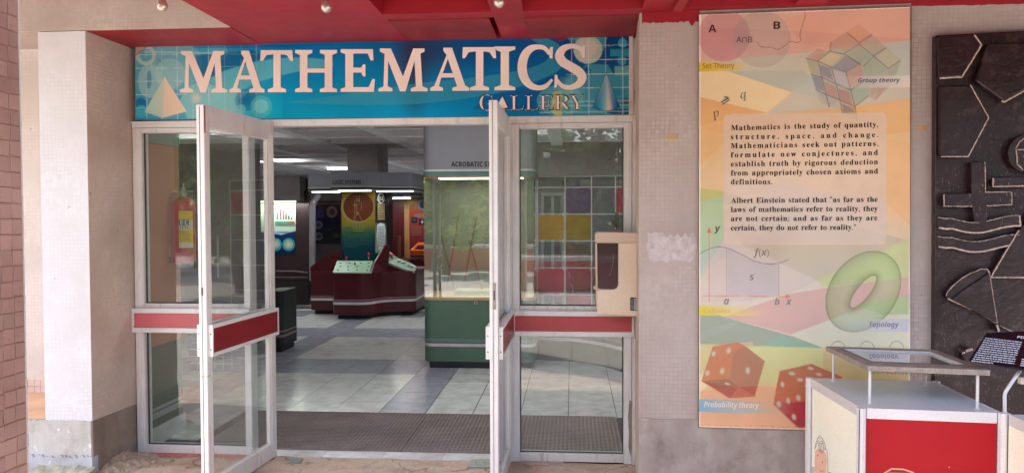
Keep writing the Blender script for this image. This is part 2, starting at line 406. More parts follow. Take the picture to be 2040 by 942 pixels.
        ob = bpy.data.objects.new(name, me); COL.objects.link(ob); ob.parent = parent; ob.location = Vector(o) - WPOS[parent]; WPOS[ob] = Vector(o); return ob
# ------------------------------------------------------------------ shared materials
TILE_A, TILE_B, TILE_M = rgb(186, 174, 168), rgb(174, 160, 154), rgb(124, 98, 88)
m_mosF = mosaic('mosaic facing the yard', 'XZ', TILE_A, TILE_B, TILE_M)
m_mosS = mosaic('mosaic on the side faces', 'YZ', rgb(214, 198, 188), rgb(200, 184, 172), rgb(126, 98, 82), stain=.7)
m_mosU = mosaic('mosaic on undersides', 'XY', TILE_A, TILE_B, TILE_M)
m_mosL = mosaic('pale mosaic', 'XZ', rgb(216, 217, 224), rgb(208, 207, 213), rgb(156, 130, 118), stain=.42)
m_red = plain('red ceiling paint', rgb(156, 20, 36), .5, var=.2, sc=3.2, bmp=.12, bsc=30)
m_redD = plain('worn red plywood', rgb(138, 30, 38), .6, var=.28, sc=4, bmp=.1)
m_alu = metalwork('anodised aluminium', rgb(230, 229, 229), .5)
m_aluS = metalwork('stained aluminium', rgb(226, 220, 216), 1.0)
m_gask = plain('dark gasket', rgb(60, 56, 56), .6)
m_rail = plain('red laminate band', rgb(186, 72, 74), .4, var=.1, sc=3)
m_rail2 = plain('deep red laminate band', rgb(138, 24, 34), .35, var=.12, sc=3)
m_glass = glass('storefront glass', tint=(.95, .98, .965), dust=.035, refl_gain=3.4)
m_glassL = glass('left sidelight glass', tint=(.93, .97, .95), dust=.035, refl_gain=3.6)
m_case = glass('display case glass', tint=(.96, .985, .97), dust=.012, refl_gain=6)
m_screw = plain('screw steel', rgb(120, 110, 100), .4, metal=.8)
# ================================================================== SETTING: ground, walls, canopy
def rough_sheet(name, x0, x1, y0, y1, nx, ny, hf, mat, kind='structure', parent=None):
    b = M(); vs = [(x0 + (x1 - x0) * i / nx, y0 + (y1 - y0) * j / ny, 0) for j in range(ny + 1) for i in range(nx + 1)]
    vs = [(x, y, hf(x, y)) for x, y, z in vs]
    b.add(vs, [[j * (nx + 1) + i, j * (nx + 1) + i + 1, (j + 1) * (nx + 1) + i + 1, (j + 1) * (nx + 1) + i] for j in range(ny) for i in range(nx)])
    return b.build(name, mat, parent, smooth=True, kind=kind)
def hn(x, y, s=1.0, seed=0):
    from mathutils import noise as ns
    return ns.fractal(Vector((x * s, y * s, seed * 7.3)), 1.0, 2.0, 5)
def m_ground():
    m, t, p, N, L = nodes('yard paving'); v = swiz(t, 'XY')
    b = N('ShaderNodeTexBrick'); b.inputs['Scale'].default_value = 1; b.inputs['Brick Width'].default_value = .4; b.inputs['Row Height'].default_value = .4
    b.offset = 0; b.inputs['Mortar Size'].default_value = .008; b.inputs['Color1'].default_value = (.52, .49, .45, 1); b.inputs['Color2'].default_value = (.45, .42, .38, 1); b.inputs['Mortar'].default_value = (.28, .26, .24, 1)
    L(v, b.inputs[0]); d = ramp(t, noise(t, .8, 6), [(.3, (.7, .66, .6)), (.7, (1, 1, 1))])
    L(mixc(t, b.outputs[0], d, 1, 'MULTIPLY'), p.inputs[0]); p.inputs['Roughness'].default_value = .8; return m
gm = m_ground()
g = M(); g.add([(-400, -400, -.03), (400, -400, -.03), (400, 400, -.03), (-400, 400, -.03)], [[0, 1, 2, 3]]); g.build('ground', gm, kind='structure')
# the worn stone apron before the doors
def m_apron():
    m, t, p, N, L = nodes('worn stone apron')
    a = ramp(t, noise(t, 2.4, 8, rough=.7), [(.28, rgb(132, 106, 92)), (.42, rgb(184, 156, 138)), (.55, rgb(206, 182, 164)), (.64, rgb(170, 148, 134)), (.78, rgb(212, 202, 192))])
    sp = ramp(t, noise(t, 60, 4), [(.3, (.72, .68, .64)), (.5, (1, 1, 1))])
    o = mixc(t, a, sp, .8, 'MULTIPLY')
    vo = N('ShaderNodeTexVoronoi'); vo.feature = 'DISTANCE_TO_EDGE'; vo.inputs['Scale'].default_value = 1.7
    nz = N('ShaderNodeTexNoise'); nz.inputs['Scale'].default_value = 5; L(pos_node(t), nz.inputs[0])
    vm = N('ShaderNodeVectorMath'); vm.operation = 'MULTIPLY_ADD'; L(nz.outputs[1], vm.inputs[0]); vm.inputs[1].default_value = (.4, .4, 0); L(pos_node(t), vm.inputs[2]); L(vm.outputs[0], vo.inputs[0])
    cr = ramp(t, vo.outputs['Distance'], [(.0, (.35, .27, .22)), (.012, (1, 1, 1))]); o = mixc(t, o, cr, .85, 'MULTIPLY')
    L(o, p.inputs[0]); p.inputs['Roughness'].default_value = .75; bump(t, p, noise(t, 26, 7), .5, .012); return m
ap = m_apron()
rough_sheet('entrance_floor', -3.6, 5, 2.2, 4.93, 172, 54, lambda x, y: -.004 + .006 * hn(x, y, 2.2) + (.006 if y > 4.4 else 0), ap)
# ---- canopy
ZS = 2.722
XE = PZ(442, 45, ZS).x
c1 = [PZ(759, 27, ZS).x, PZ(980, 26, ZS).x, PZ(1044, 28, ZS).x, PZ(1279, 19, ZS).x, PZ(1340, 18, ZS).x, 1.19, 1.35, 2.0, 2.17, 2.82, 2.99, 3.64, 3.8, 4.45]
YB = PZ(870, 27, ZS).y; YR = PZ(870, 38, ZS).y
rows = []; y = YB
while y > 2.4: rows.append((y - .64, y)); y -= .81
rows = [(YR, 4.90)] + rows
can = thing('canopy', ((XE + 5) / 2, 2.5, ZS), 'red painted coffered canopy ceiling above the gallery doors', 'canopy')
b = M(); xs = [XE] + c1 + [5.2]; ystop = 1.7
def sol(x0, x1, y0, y1): b.box(x0, x1, y0, y1, ZS, ZS + .34)
yy = 5.0
for (r0, r1) in rows:
    sol(XE, 5.2, r1, yy); 
    for i in range(0, len(xs) - 1, 2): sol(xs[i], xs[i + 1], r0, r1)
    yy = r0
sol(XE, 5.2, ystop, yy)
b.box(XE, 5.2, ystop, 4.999, ZS + .341, ZS + .45)
b.build('beam_grid', m_red, can)
# red skim of the beam underside left of the canopy
pb = M(); pb.box(fx(180, 4.46), XE - .002, 4.472, 4.93, ZS - .004, ZS - .0005); pb.build('painted_soffit', m_red, can)
# plywood sheets closing the coffers beside the wall
x0, x1 = c1[0] + .002, PZ(985, 45, ZS).x - .022
q = M(); q.box(x0, x1, YR + .012, 4.893, ZS - .006, ZS + .006); q.build('plywood_sheet', m_redD, can)
q = M(); q.hexa([(c1[2] + .003, YR + .004, ZS - .012), (c1[3] - .003, YR + .02, ZS - .002), (c1[3] - .003, 4.896, ZS - .006), (c1[2] + .003, 4.896, ZS - .01), (c1[2] + .003, YR + .004, ZS), (c1[3] - .003, YR + .02, ZS + .01), (c1[3] - .003, 4.896, ZS + .006), (c1[2] + .003, 4.896, ZS + .002)])
q.build('plywood_sheet', m_redD, can)
q = M(); a0, a1 = PZ(1322, 36, ZS).x, PZ(1345, 0, ZS); q.obox((a0 + .02, 4.24, ZS - .03), (.05, 0, 0), (.02, -1.6, 0), (0, 0, .0295)); q.build('conduit', m_red, can)
# ---- unseen slab added at the left to shade the column and beam tops
ur = M(); ur.box(-7.5, XE - .01, 2.3, 4.459, 2.93, 3.7); o = ur.build('shade_slab', plain('pale shade slab', rgb(205, 190, 180), .8)); tag(o, 'unseen slab added over the left bay to shade the column top', 'roof')
# ---- mosaic beam top left
bmm = M(); bmm.box(-6.6, XE - .003, 4.46, 4.94, ZS, 3.45); o = bmm.build('mosaic_beam', m_mosF, bevel=.004); tag(o, 'pink mosaic clad beam running across the top left corner', 'beam')
# ---- left column with painted dado
cx0, cx1 = PY(84, 500, 4.46).x, fx(268); ZD = PY(130, 837, 4.46).z
col = thing('mosaic_column', ((cx0 + cx1) / 2, 4.7, 0), 'pale mosaic column with grey dado left of the glass front', 'column')
q = M(); q.box(cx0, cx1 - .003, 4.46, 5.4, ZD - .02, ZS - .0045)
mcol = bpy.data.materials.new('tmp'); bpy.data.materials.remove(mcol)
ob = q.build('shaft', [m_mosL, m_mosS], col)
for f in ob.data.polygons:
    if abs(f.normal.x) > .5: f.material_index = 1
def m_dado(name, c, c2, flake=0.0):
    m, t, p, N, L = nodes(name)
    v = N('ShaderNodeMapping'); v.inputs['Scale'].default_value = (1, 1, .18); L(pos_node(t), v.inputs[0])
    a = ramp(t, noise(t, 9, 7, v.outputs[0]), [(.25, tuple((x + y) / 2 for x, y in zip(c, c2))), (.5, c), (.75, tuple(min(1, k * 1.1) for k in c))])
    a = mixc(t, a, ramp(t, noise(t, 7, 8, rough=.72), [(.3, (.66, .6, .56)), (.5, (1, 1, 1))]), .8, 'MULTIPLY')
    o = mixc(t, a, ramp(t, noise(t, 3, 6), [(.35, (.72, .70, .68)), (.6, (1, 1, 1))]), 1, 'MULTIPLY')
    if flake:
        f = ramp(t, noise(t, 9, 8, rough=.75), [(.60, (0, 0, 0)), (.63, (1, 1, 1))]); o = mixc(t, o, rgb(236, 232, 226), f)
    L(o, p.inputs[0]); p.inputs['Roughness'].default_value = .62; bump(t, p, noise(t, 30, 6), .35, .006); return m
m_dadoG = m_dado('grey cement dado', rgb(170, 160, 152), rgb(138, 124, 116))
m_dadoF = m_dado('flaking grey dado', rgb(196, 194, 190), rgb(166, 162, 156), .6)
def jag_panel(xa, xb, z0, z1, yf, yb, jag, n, mat, name, parent, seed=1, low=False):
    R = random.Random(seed); top = [(xa + (xb - xa) * i / n, z1 + R.uniform(-jag, jag)) for i in range(n + 1)]
    bot = [(xb - (xb - xa) * i / n, z0 + (R.uniform(-jag, jag) if low else 0)) for i in range(n + 1)]
    q = M(); q.prism([(x, yf, z) for x, z in top + bot], (0, yb - yf, 0)); return q.build(name, mat, parent)
jag_panel(PY(45, 840, 4.45).x, cx1 - .008, .115, ZD, 4.452, 4.50, .004, 40, m_dadoF, 'dado', col, 3)
q = M(); q.hexa([(cx1 - .01, 4.456, 0), (cx1 + .001, 4.456, 0), (cx1 + .001, 4.925, 0), (cx1 - .01, 4.925, 0), (cx1 - .01, 4.456, ZD), (cx1 + .001, 4.456, ZD), (cx1 + .001, 4.925, ZD - .012), (cx1 - .01, 4.925, ZD - .012)])
q.build('dado', m_dado('darker side dado', rgb(150, 136, 126), rgb(112, 96, 86)), col)  # side dado in a darker, browner grey than the front
m_wash = m_dado('blue grey wash', rgb(186, 188, 196), rgb(150, 150, 160), .3)
jag_panel(PY(44, 900, 4.44).x, cx1 + .004, 0, .13, 4.44, 4.5, .012, 36, m_wash, 'base_band', col, 5)
q = M(); q.box(cx0 + .01, cx1 - .01, 4.5, 5.4, 0, ZD - .02); q.build('core', m_dadoG, col)
# ---- ledge and back wall of the bay at far left
lx0 = -6.0
led = thing('tiled_ledge', (-4.4, 4.9, 0), 'low peach topped masonry ledge between the two left columns', 'ledge')
yb = PY(60, 781, 5.2).y
yb = PZ(65, 781, ZD).y
q = M(); q.box(lx0, cx0 - .002, 4.50, yb, 0, ZD - .012); q.build('masonry', m_dadoF, led)
q = M(); q.box(lx0, cx0 - .002, 4.46, yb, ZD - .012, ZD - .002); q.build('ledge_top', plain('peach cement', rgb(238, 196, 160), .7, var=.15, sc=3), led)
zt = PY(65, 753, yb).z; n = 0
tm = M(); tm.box(-.0225, .0225, -.004, 0, 0, .043); tm0 = None
mt = plain('pale pink skirting tile', rgb(232, 208, 196), .35)
kx = cx0 - .03
while kx > -4.0:
    for r in range(2):
        if tm0 is None: tm0 = tm.build('skirting_tile', mt, led, origin=(0, 0, 0))
        o = tm0 if n == 0 else tm0.copy()
        if n: COL.objects.link(o)
        o.parent = led; o.location = Vector((kx, yb - .001, ZD + .002 + r * .0465)) - WPOS[led]; n += 1
    kx -= .0485
bw = M(); bw.box(lx0, cx0 + .02, yb, yb + .2, 0, ZS + .3); o = bw.build('back_wall', mosaic('pale bay mosaic', 'XZ', rgb(226, 216, 212), rgb(214, 202, 198), rgb(176, 150, 140), stain=.3)); tag(o, 'mosaic wall at the back of the bay behind the ledge', 'wall')
bs = M(); bs.box(lx0, cx0 - .002, 4.942, yb - .002, ZS + .05, ZS + .12); o = bs.build('bay_ceiling', plain('bay soffit', rgb(190, 172, 160), .7)); tag(o, 'shaded soffit closing the bay above the ledge', 'ceiling')
# rough concrete lumps along the foot
def rock(name, c, r, seed, mat, parent=None, sq=(1, 1, .6), sub=3):
    import bmesh
    from mathutils import noise as ns
    bm = bmesh.new(); bmesh.ops.create_icosphere(bm, subdivisions=sub, radius=1)
    for v in bm.verts:
        d = 1 + .35 * ns.fractal(v.co * 1.7 + Vector((seed * 3.1, 0, 0)), 1, 2, 4); v.co = Vector((v.co.x * d * sq[0], v.co.y * d * sq[1], v.co.z * d * sq[2])) * r
    q = M(); q.add([v.co + Vector(c) for v in bm.verts], [[v.index for v in f.verts] for f in bm.faces]); bm.free(); return q.build(name, mat, parent, smooth=True)
m_conc = plain('rough broken concrete', rgb(176, 156, 136), .9, var=.35, sc=12, bmp=.9, bsc=45)
m_conc2 = plain('mossy broken concrete', rgb(184, 182, 160), .9, var=.3, sc=14, bmp=.9, bsc=40)
q = M(); R = random.Random(4); nx = 60; ny = 6; xa, xb = PY(44, 930, 4.3).x, PY(165, 930, 4.3).x
vs = []; 
for j in range(ny + 1):
    for i in range(nx + 1):
        x = xa + (xb - xa) * i / nx; y = 4.44 - .16 * j / ny; h = (.075 + .012 * hn(x, y, 9)) * math.cos(j / ny * 1.5) + .008 * hn(x, y, 30)
        vs.append((x, y, max(h, -.01)))
q.add(vs, [[j * (nx + 1) + i, j * (nx + 1) + i + 1, (j + 1) * (nx + 1) + i + 1, (j + 1) * (nx + 1) + i] for j in range(ny) for i in range(nx)])
o = q.build('concrete_kerb', m_conc2, smooth=True); tag(o, 'crumbling mossy concrete kerb at the foot of the left column', 'kerb')
# rubble fillet between column side and frame
def heap(x, y):
    d = max(0, x - cx1); e = .075 * math.exp(-(d / .16) ** 1.6) * (1 if y > 4.42 else math.exp(-((4.42 - y) / .09) ** 2))
    s = .4 + .6 * math.exp(-((y - 4.72) / .17) ** 2)
    if y > 4.84: s *= max(.25, 1 - (y - 4.84) * 6)
    return -.012 + e * s * (1 + .28 * hn(x, y, 9)) + .026 * hn(x, y, 20) * min(1, e * 22) + .008 * hn(x, y, 60)
o = rough_sheet('broken_concrete', cx1 + .001, cx1 + .62, 4.2, 4.915, 90, 90, heap, m_conc, kind=None); tag(o, 'heap of broken concrete in the corner beside the left column', 'rubble')
for i in range(14):
    x = cx1 + R.uniform(.03, .34); y = R.uniform(4.45, 4.85)
    o = rock('stone_chip', (x, y, max(0, heap(x, y)) + .004), R.uniform(.008, .02), i, m_conc, sub=2)
    tag(o, 'small loose chip lying on the broken concrete heap by the column', 'stone chip', 'loose chips on the concrete heap')
# ---- near pillar with individual tiles
nx_ = PY(50, 500, 1.2).x
pil = thing('tiled_pillar', (nx_ - .15, 1.0, 0), 'brownish pink tiled pillar standing close at the left edge', 'pillar')
m_gro = plain('dark pinkish grout', rgb(142, 100, 86), .8, var=.2, sc=20, bmp=.5)
q = M(); q.box(nx_ - .32, nx_ - .003, .55, 1.197, 0, 3.5); q.build('core', m_gro, pil)
def m_obj(name, c, amp=.12, rough=.35):
    m, t, p, N, L = nodes(name); oi = N('ShaderNodeObjectInfo')
    a = ramp(t, oi.outputs['Random'], [(0, tuple(k * (1 - amp) for k in c)), (.5, c), (1, tuple(min(1, k * (1 + amp)) for k in c))])
    o = mixc(t, a, ramp(t, noise(t, 7, 7, rough=.65), [(.3, (.74, .68, .64)), (.6, (1, 1, 1))]), 1, 'MULTIPLY')
    o = mixc(t, o, ramp(t, noise(t, 90, 4), [(.25, (.6, .5, .45)), (.36, (1, 1, 1))]), .7, 'MULTIPLY')
    L(o, p.inputs[0]); p.inputs['Roughness'].default_value = rough; bump(t, p, noise(t, 60, 4), .25, .002); return m
m_ptile = m_obj('pillar tile', rgb(150, 114, 101), .12, .5)
ts = .0252; T0 = None; k = 0; R = random.Random(9)
for variant in range(3):
    q = M(); j = lambda a: a + R.uniform(-.0012, .0012); h = ts / 2 - .0006
    q.hexa([(0, j(-h), j(-h)), (.004, j(-h), j(-h)), (.004, j(h), j(-h)), (0, j(h), j(-h)), (0, j(-h), j(h)), (.004, j(-h), j(h)), (.004, j(h), j(h)), (0, j(h), j(h))])
    T0 = [] if variant == 0 else T0; T0.append(q.build('tile', m_ptile, pil, bevel=.0006, origin=(0, 0, 0), seg=1))
used = [False] * 3
for r in range(36):
    off = R.uniform(-.002, .002); z = 1.13 + r * ts * 1.0
    for c in range(3):
        v = R.randrange(3)
        if not used[v]: o = T0[v]; used[v] = True
        else: o = T0[v].copy(); COL.objects.link(o)
        o.parent = pil; yj = R.uniform(0, .004) if c == 0 else 0
        o.location = Vector((nx_ - .0055 + R.uniform(-.0004, .0004), 1.199 - ts * (c + .5) + off + yj * .3, z + R.uniform(-.0008, .0008))) - WPOS[pil]
q = M(); q.box(nx_ - .316, nx_ - .001, 1.1965, 1.1995, 0, 3.45); q.build('front_mosaic', m_mosF, pil)
q = M(); q.box(nx_ - .316, nx_ - .001, .5455, .5495, 0, 3.45); q.build('back_mosaic', m_mosF, pil); q = M(); q.box(nx_ - .3245, nx_ - .3205, .5455, 1.1995, 0, 3.45); q.build('side_mosaic', m_mosS, pil)
q = M(); q.box(nx_ - .0032, nx_ - .0016, .56, 1.199 - 3 * ts, 0, 3.45); q.build('side_mosaic', m_mosS, pil)
# ================================================================== RIGHT WALL
def Wuz(u, z, off=0.0): return WO + WU * u + Vector((0, 0, z)) + WN * off
rw = thing('mosaic_wall', Wuz(1.6, 0), 'pinkish mosaic wall with a grey cement foot right of the doors', 'wall')
q = M(); ax = [Wuz(0, 0), Wuz(4.8, 0), Wuz(4.8, 0, -.6), Vector((.402, 4.955, 0))]
q.prism([(p.x, p.y, 0) for p in ax], (0, 0, ZS - .001)); ob = q.build('masonry', [m_mosF, plain('beige plaster reveal', rgb(206, 186, 170), .7, var=.14, sc=5, bmp=.15)], rw)
for f in ob.data.polygons:
    if f.normal.x < -.8: f.material_index = 1
zdr = W(1340, 834).z
def wpanel(name, pts, off0, off1, mat, parent, T=None, **k):
    q = M(); P = [W(*p, off1) for p in pts]; q.prism(P, -WN * (off1 - off0)); return q.build(name, mat, parent, **k)
R = random.Random(2); us = [i * .05 for i in range(97)]
q = M(); top = [Wuz(u, zdr + R.uniform(-.003, .003), .006) for u in us]; q.prism(top + [Wuz(us[-1], 0, .006), Wuz(.0, 0, .006)], -WN * .006)
q.build('dado', m_dado('streaked cement dado', rgb(176, 164, 158), rgb(140, 124, 116)), rw)
# broken mortar at the wall foot
q = M(); R = random.Random(12)
vs = []; nx = 80; ny = 5
for j in range(ny + 1):
    for i in range(nx + 1):
        u = 2.2 * i / nx; o_ = .006 + .06 * (j / ny); z = (.10 + .02 * hn(u, 0, 5)) * (1 - (j / ny) ** .7) + .01 * hn(u, j, 20); vs.append(Wuz(u, max(z, -.01), o_))
q.add(vs, [[j * (nx + 1) + i, j * (nx + 1) + i + 1, (j + 1) * (nx + 1) + i + 1, (j + 1) * (nx + 1) + i] for j in range(ny) for i in range(nx)]); q.build('mortar_fillet', m_conc, rw, smooth=True)
# drips of red paint along the top
R = random.Random(3); P = [(1279, 20), (1394, 20)]; low = [(1394 - i * 115 / 26, 43.5 - (i / 26) * -3 + R.uniform(-1.6, 1.6) + (7 if i in (3, 4) else 0)) for i in range(27)]
wpanel('red_paint_edge', P + low, .0004, .002, m_red, rw)
low = [(2200 - i * 385 / 40, 8.5 - (2040 - (2200 - i * 385 / 40)) * -.012 + R.uniform(-1, 1)) for i in range(41)]
wpanel('red_paint_edge', [(1816, -6), (2200, -12)] + [(x, 9 + (2040 - x) * .016 + R.uniform(-1, 1)) for x, y in low], .0004, .002, m_red, rw)
# white paint blotch
R = random.Random(8); bl = []
for i in range(13): bl.append((1290 + i * 7.5, 463 + R.uniform(-2, 3) + (11 if i % 2 and i > 3 else 0)))
for p in ((1388, 478), (1389, 490), (1387, 500), (1384, 512)): bl.append(p)
for i in range(12): bl.append((1374 - i * 7.2, 522 + R.uniform(-4, 3)))
bl += [(1291, 505), (1288, 490), (1292, 476)]
wpanel('paint_patch', bl, .0003, .0016, plain('white primer patch', rgb(198, 188, 187), .7, var=.22, sc=26, bmp=.3, bsc=30), rw)
for a, b_ in (((1327, 268), (1350, 277)), ((1826, 250), (1848, 259))):
    wpanel('adhesive_tag', [a, (b_[0], a[1]), b_, (a[0], b_[1])], .0003, .002, plain('ochre sticker', rgb(204, 160, 112), .5), rw)
# ---- poster
pc = [(1393, 28), (1816.5, 12.5), (1812, 862), (1391, 851)]
pst = thing('poster_board', W(1600, 856), 'tall pastel mathematics poster with text about quantity and structure', 'poster')
wpanel('board', pc, .0005, .018, plain('poster board edge', rgb(120, 92, 74), .6, var=.3, sc=20), pst)
pr = Art(lambda x, y, o: W(x, y, .0185 + o), .0004, 1392.8, 1812.8, lambda x: 30 - (x - 1393) * .037, lambda x: 850 + (x - 1393) * .0265)
_C = pr.C
def washed(c, a=1.0):
    g = sum(c[:3]) / 3; k = .12
    if g < 60: return _C(c, a)
    return _C(tuple(min(255, (v * (1 - k) + g * k) * .89 + 22) * f for v, f in zip(c[:3], (.985, .985, .93))) + tuple(c[3:]), a)
pr.C = washed
pr.poly([(1395, 29.5), (1815, 14), (1810.5, 860.5), (1392.5, 849.5)], (255, 240, 225))
pr.off = .0008
def gbg(x, y):
    st = [(0, (238, 178, 168)), (150, (240, 205, 175)), (260, (250, 205, 150)), (420, (246, 200, 160)), (520, (222, 212, 205)), (660, (232, 218, 214)), (700, (226, 226, 180)), (780, (240, 200, 150)), (870, (250, 190, 165))]
    for (a, ca), (b_, cb) in zip(st, st[1:]):
        if y <= b_: t = max(0, (y - a) / (b_ - a)); return tuple(ca[i] * (1 - t) + cb[i] * t for i in range(3))
    return st[-1][1]
pr.lay(); vs = []; cs = []; n_ = 44
for j in range(n_ + 1):
    for i in range(9):
        s_, t_ = i / 8, j / n_; x = (1396 * (1 - s_) + 1814 * s_) * (1 - t_) + (1394 * (1 - s_) + 1809.5 * s_) * t_; y = (30.5 * (1 - s_) + 15 * s_) * (1 - t_) + (847 * (1 - s_) + 857 * s_) * t_
        vs.append(pr.pt(x, y)); cs.append(pr.C(gbg(x, y)))
pr.add(vs, [[j * 9 + i, j * 9 + i + 1, (j + 1) * 9 + i + 1, (j + 1) * 9 + i] for j in range(n_) for i in range(8)], 0, cs)
P_ = pr.poly
P_([(1604, 24), (1814, 16), (1814, 80), (1640, 95), (1600, 88), (1560, 40)], (244, 158, 138), .5)
P_([(1395, 55), (1600, 62), (1814, 78), (1814, 102), (1600, 105), (1395, 123)], (226, 150, 150), .45)
P_([(1395, 123), (1600, 105), (1814, 80), (1813, 160), (1700, 200), (1580, 185), (1450, 142)], (196, 206, 200), .7)
P_([(1450, 142), (1600, 140), (1620, 158), (1577, 184)], (176, 190, 192), .5)
P_([(1526, 228), (1577, 185), (1625, 140), (1813, 80), (1813, 198), (1650, 228)], (188, 204, 212), .6)
P_([(1394, 142), (1450, 142), (1577, 184), (1526, 225), (1394, 193)], (255, 226, 180), .8)
P_([(1394, 193), (1526, 224), (1394, 250)], (250, 178, 112), .85)
P_([(1526, 228), (1700, 210), (1813, 196), (1813, 262), (1526, 300), (1394, 250)], (250, 184, 120), .7)
P_([(1394, 250), (1480, 245), (1394, 330)], (252, 190, 122), .6)
P_([(1700, 260), (1813, 285), (1813, 450), (1760, 400)], (252, 186, 130), .6)
P_([(1394, 330), (1460, 300), (1620, 330), (1600, 380), (1394, 400)], (240, 204, 160), .6)
P_([(1394, 375), (1440, 380), (1600, 430), (1394, 400)], (190, 200, 110), .75)
P_([(1394, 400), (1440, 392), (1445, 470), (1394, 560)], (170, 212, 176), .85)
P_([(1560, 350), (1640, 390), (1700, 420), (1560, 480), (1480, 420)], (196, 200, 214), .45)
P_([(1440, 420), (1500, 400), (1810, 478), (1700, 540), (1630, 560), (1480, 490)], (190, 178, 162), .55)
P_([(1394, 510), (1440, 480), (1475, 490), (1394, 545)], (186, 200, 220), .6)
P_([(1394, 545), (1440, 480), (1490, 490), (1630, 558), (1570, 585), (1480, 600), (1394, 600)], (216, 198, 206), .6)
P_([(1810, 472), (1810, 555), (1640, 570), (1625, 556), (1700, 530)], (205, 218, 150), .8)
P_([(1570, 585), (1650, 572), (1810, 552), (1810, 590), (1680, 625), (1575, 665), (1440, 630)], (226, 170, 172), .75)
P_([(1810, 590), (1810, 632), (1770, 630), (1700, 606)], (182, 214, 150), .8)
P_([(1394, 612), (1440, 630), (1575, 668), (1640, 692), (1500, 690), (1394, 690)], (150, 172, 162), .85)
P_([(1394, 660), (1460, 640), (1470, 645), (1394, 680)], (176, 190, 184), .5)
P_([(1560, 668), (1640, 692), (1510, 690)], (140, 200, 176), .6)
P_([(1575, 666), (1680, 628), (1810, 625), (1810, 688), (1640, 692)], (230, 232, 216), .8)
P_([(1394, 684), (1640, 692), (1640, 775), (1394, 742)], (222, 222, 150), .75)
P_([(1394, 688), (1500, 680), (1500, 690), (1440, 735), (1394, 742)], (228, 200, 150), .6)
P_([(1394, 742), (1420, 757), (1394, 780)], (252, 224, 186), .8)
P_([(1394, 778), (1480, 768), (1640, 772), (1640, 856), (1394, 848)], (250, 176, 140), .75)
P_([(1640, 692), (1809, 692), (1809, 700), (1809, 858), (1640, 854)], (236, 202, 150), .8)
P_([(1640, 700), (1809, 760), (1809, 858), (1640, 790)], (206, 196, 120), .4)
# set theory
pr.circ(1442, 71, 52, (206, 104, 146), .5, n=40); pr.circ(1517, 78, 58, (166, 150, 160), .36, n=40, ry=57)
pr.text('A', 1411.5, 65, 14.5, (70, 40, 50), 'SB', x1=1427); pr.text('B', 1541, 58.5, 14.5, (60, 42, 42), 'SB', x1=1554.5)
pr.text('A∩B', 1466.5, 85, 11, (104, 90, 104), 'S', x1=1499, off=.012)
P_([(1391.5, 124), (1470, 122.5), (1500, 122), (1470, 140), (1391.5, 143)], [(246, 202, 30, 1), (248, 204, 70, .8), (250, 200, 110, 0), (248, 204, 70, .8), (246, 202, 30, 1)])
pr.text('Set Theory', 1399.5, 137, 9.5, (176, 130, 40), 'S', x1=1463, slope=-.02, off=.012)
pr.line(smoothpath([(1507, 82.5, 0), (1515, 93, 0), (1535, 94, 0), (1550, 98.5, 0), (1565, 90, 0), (1575, 82, 0), (1585, 85, 0), (1595, 81, 0), (1593, 70, 0), (1598, 52, 0), (1603, 35, 0), (1604.5, 17, 0)], 4), .75, (74, 48, 46))
# twisty cube puzzle
pr.T = (1380, 0, 3.624); gr = (112, 92, 96)
P_([(815, 420), (985, 372), (1000, 300), (1105, 235), (1200, 172), (1500, 430), (1430, 620), (1310, 725), (1270, 690), (1175, 765), (1180, 870), (1080, 820), (1060, 720), (985, 775), (890, 650)], gr, .22)
for f_, c_, a_ in [([(822, 408), (905, 352), (968, 366), (902, 432)], (216, 128, 118), .75), ([(912, 444), (995, 376), (1080, 398), (992, 474)], (226, 206, 150), .75), ([(1008, 484), (1098, 404), (1205, 448), (1104, 520)], (140, 132, 170), .8),
    ([(1008, 298), (1108, 246), (1185, 312), (1095, 372)], (212, 156, 130), .7), ([(1118, 232), (1200, 172), (1285, 245), (1205, 300)], (240, 164, 126), .85), ([(1222, 312), (1300, 262), (1385, 340), (1305, 402)], (192, 178, 160), .7),
    ([(1108, 395), (1200, 330), (1290, 408), (1205, 460)], (160, 182, 160), .75), ([(1325, 412), (1400, 352), (1498, 430), (1412, 490)], (204, 200, 170), .75), ([(1232, 490), (1305, 422), (1400, 498), (1318, 548), (1240, 545)], (164, 190, 162), .75),
    ([(820, 428), (890, 442), (912, 535), (850, 528)], (176, 172, 132), .7), ([(908, 462), (990, 492), (1012, 580), (935, 545)], (122, 120, 168), .75), ([(1014, 505), (1095, 530), (1115, 625), (1030, 592)], (196, 194, 222), .8),
    ([(1112, 528), (1210, 462), (1235, 560), (1135, 632)], (220, 142, 142), .75), ([(856, 545), (925, 556), (950, 660), (886, 640)], (124, 128, 180), .75), ([(950, 590), (1030, 625), (1045, 710), (968, 680)], (212, 128, 128), .75),
    ([(1050, 640), (1130, 660), (1155, 765), (1065, 720)], (198, 112, 124), .75), ([(1145, 660), (1260, 570), (1262, 690), (1172, 762)], (160, 196, 180), .75), ([(893, 665), (955, 690), (985, 770), (920, 745)], (180, 180, 196), .55),
    ([(975, 690), (1045, 722), (1062, 790), (1000, 770)], (186, 186, 214), .55), ([(1075, 745), (1160, 785), (1165, 830), (1090, 815)], (110, 106, 150), .7), ([(1420, 515), (1500, 445), (1470, 540), (1405, 545)], (160, 180, 150), .6),
    ([(1290, 640), (1370, 610), (1340, 670), (1280, 690)], (206, 150, 130), .6), ([(1350, 640), (1400, 620), (1330, 720), (1310, 722)], (216, 132, 126), .6), ([(1180, 800), (1250, 790), (1270, 820), (1185, 835)], (240, 196, 110), .5)]:
    P_(f_, c_, a_ * .8)
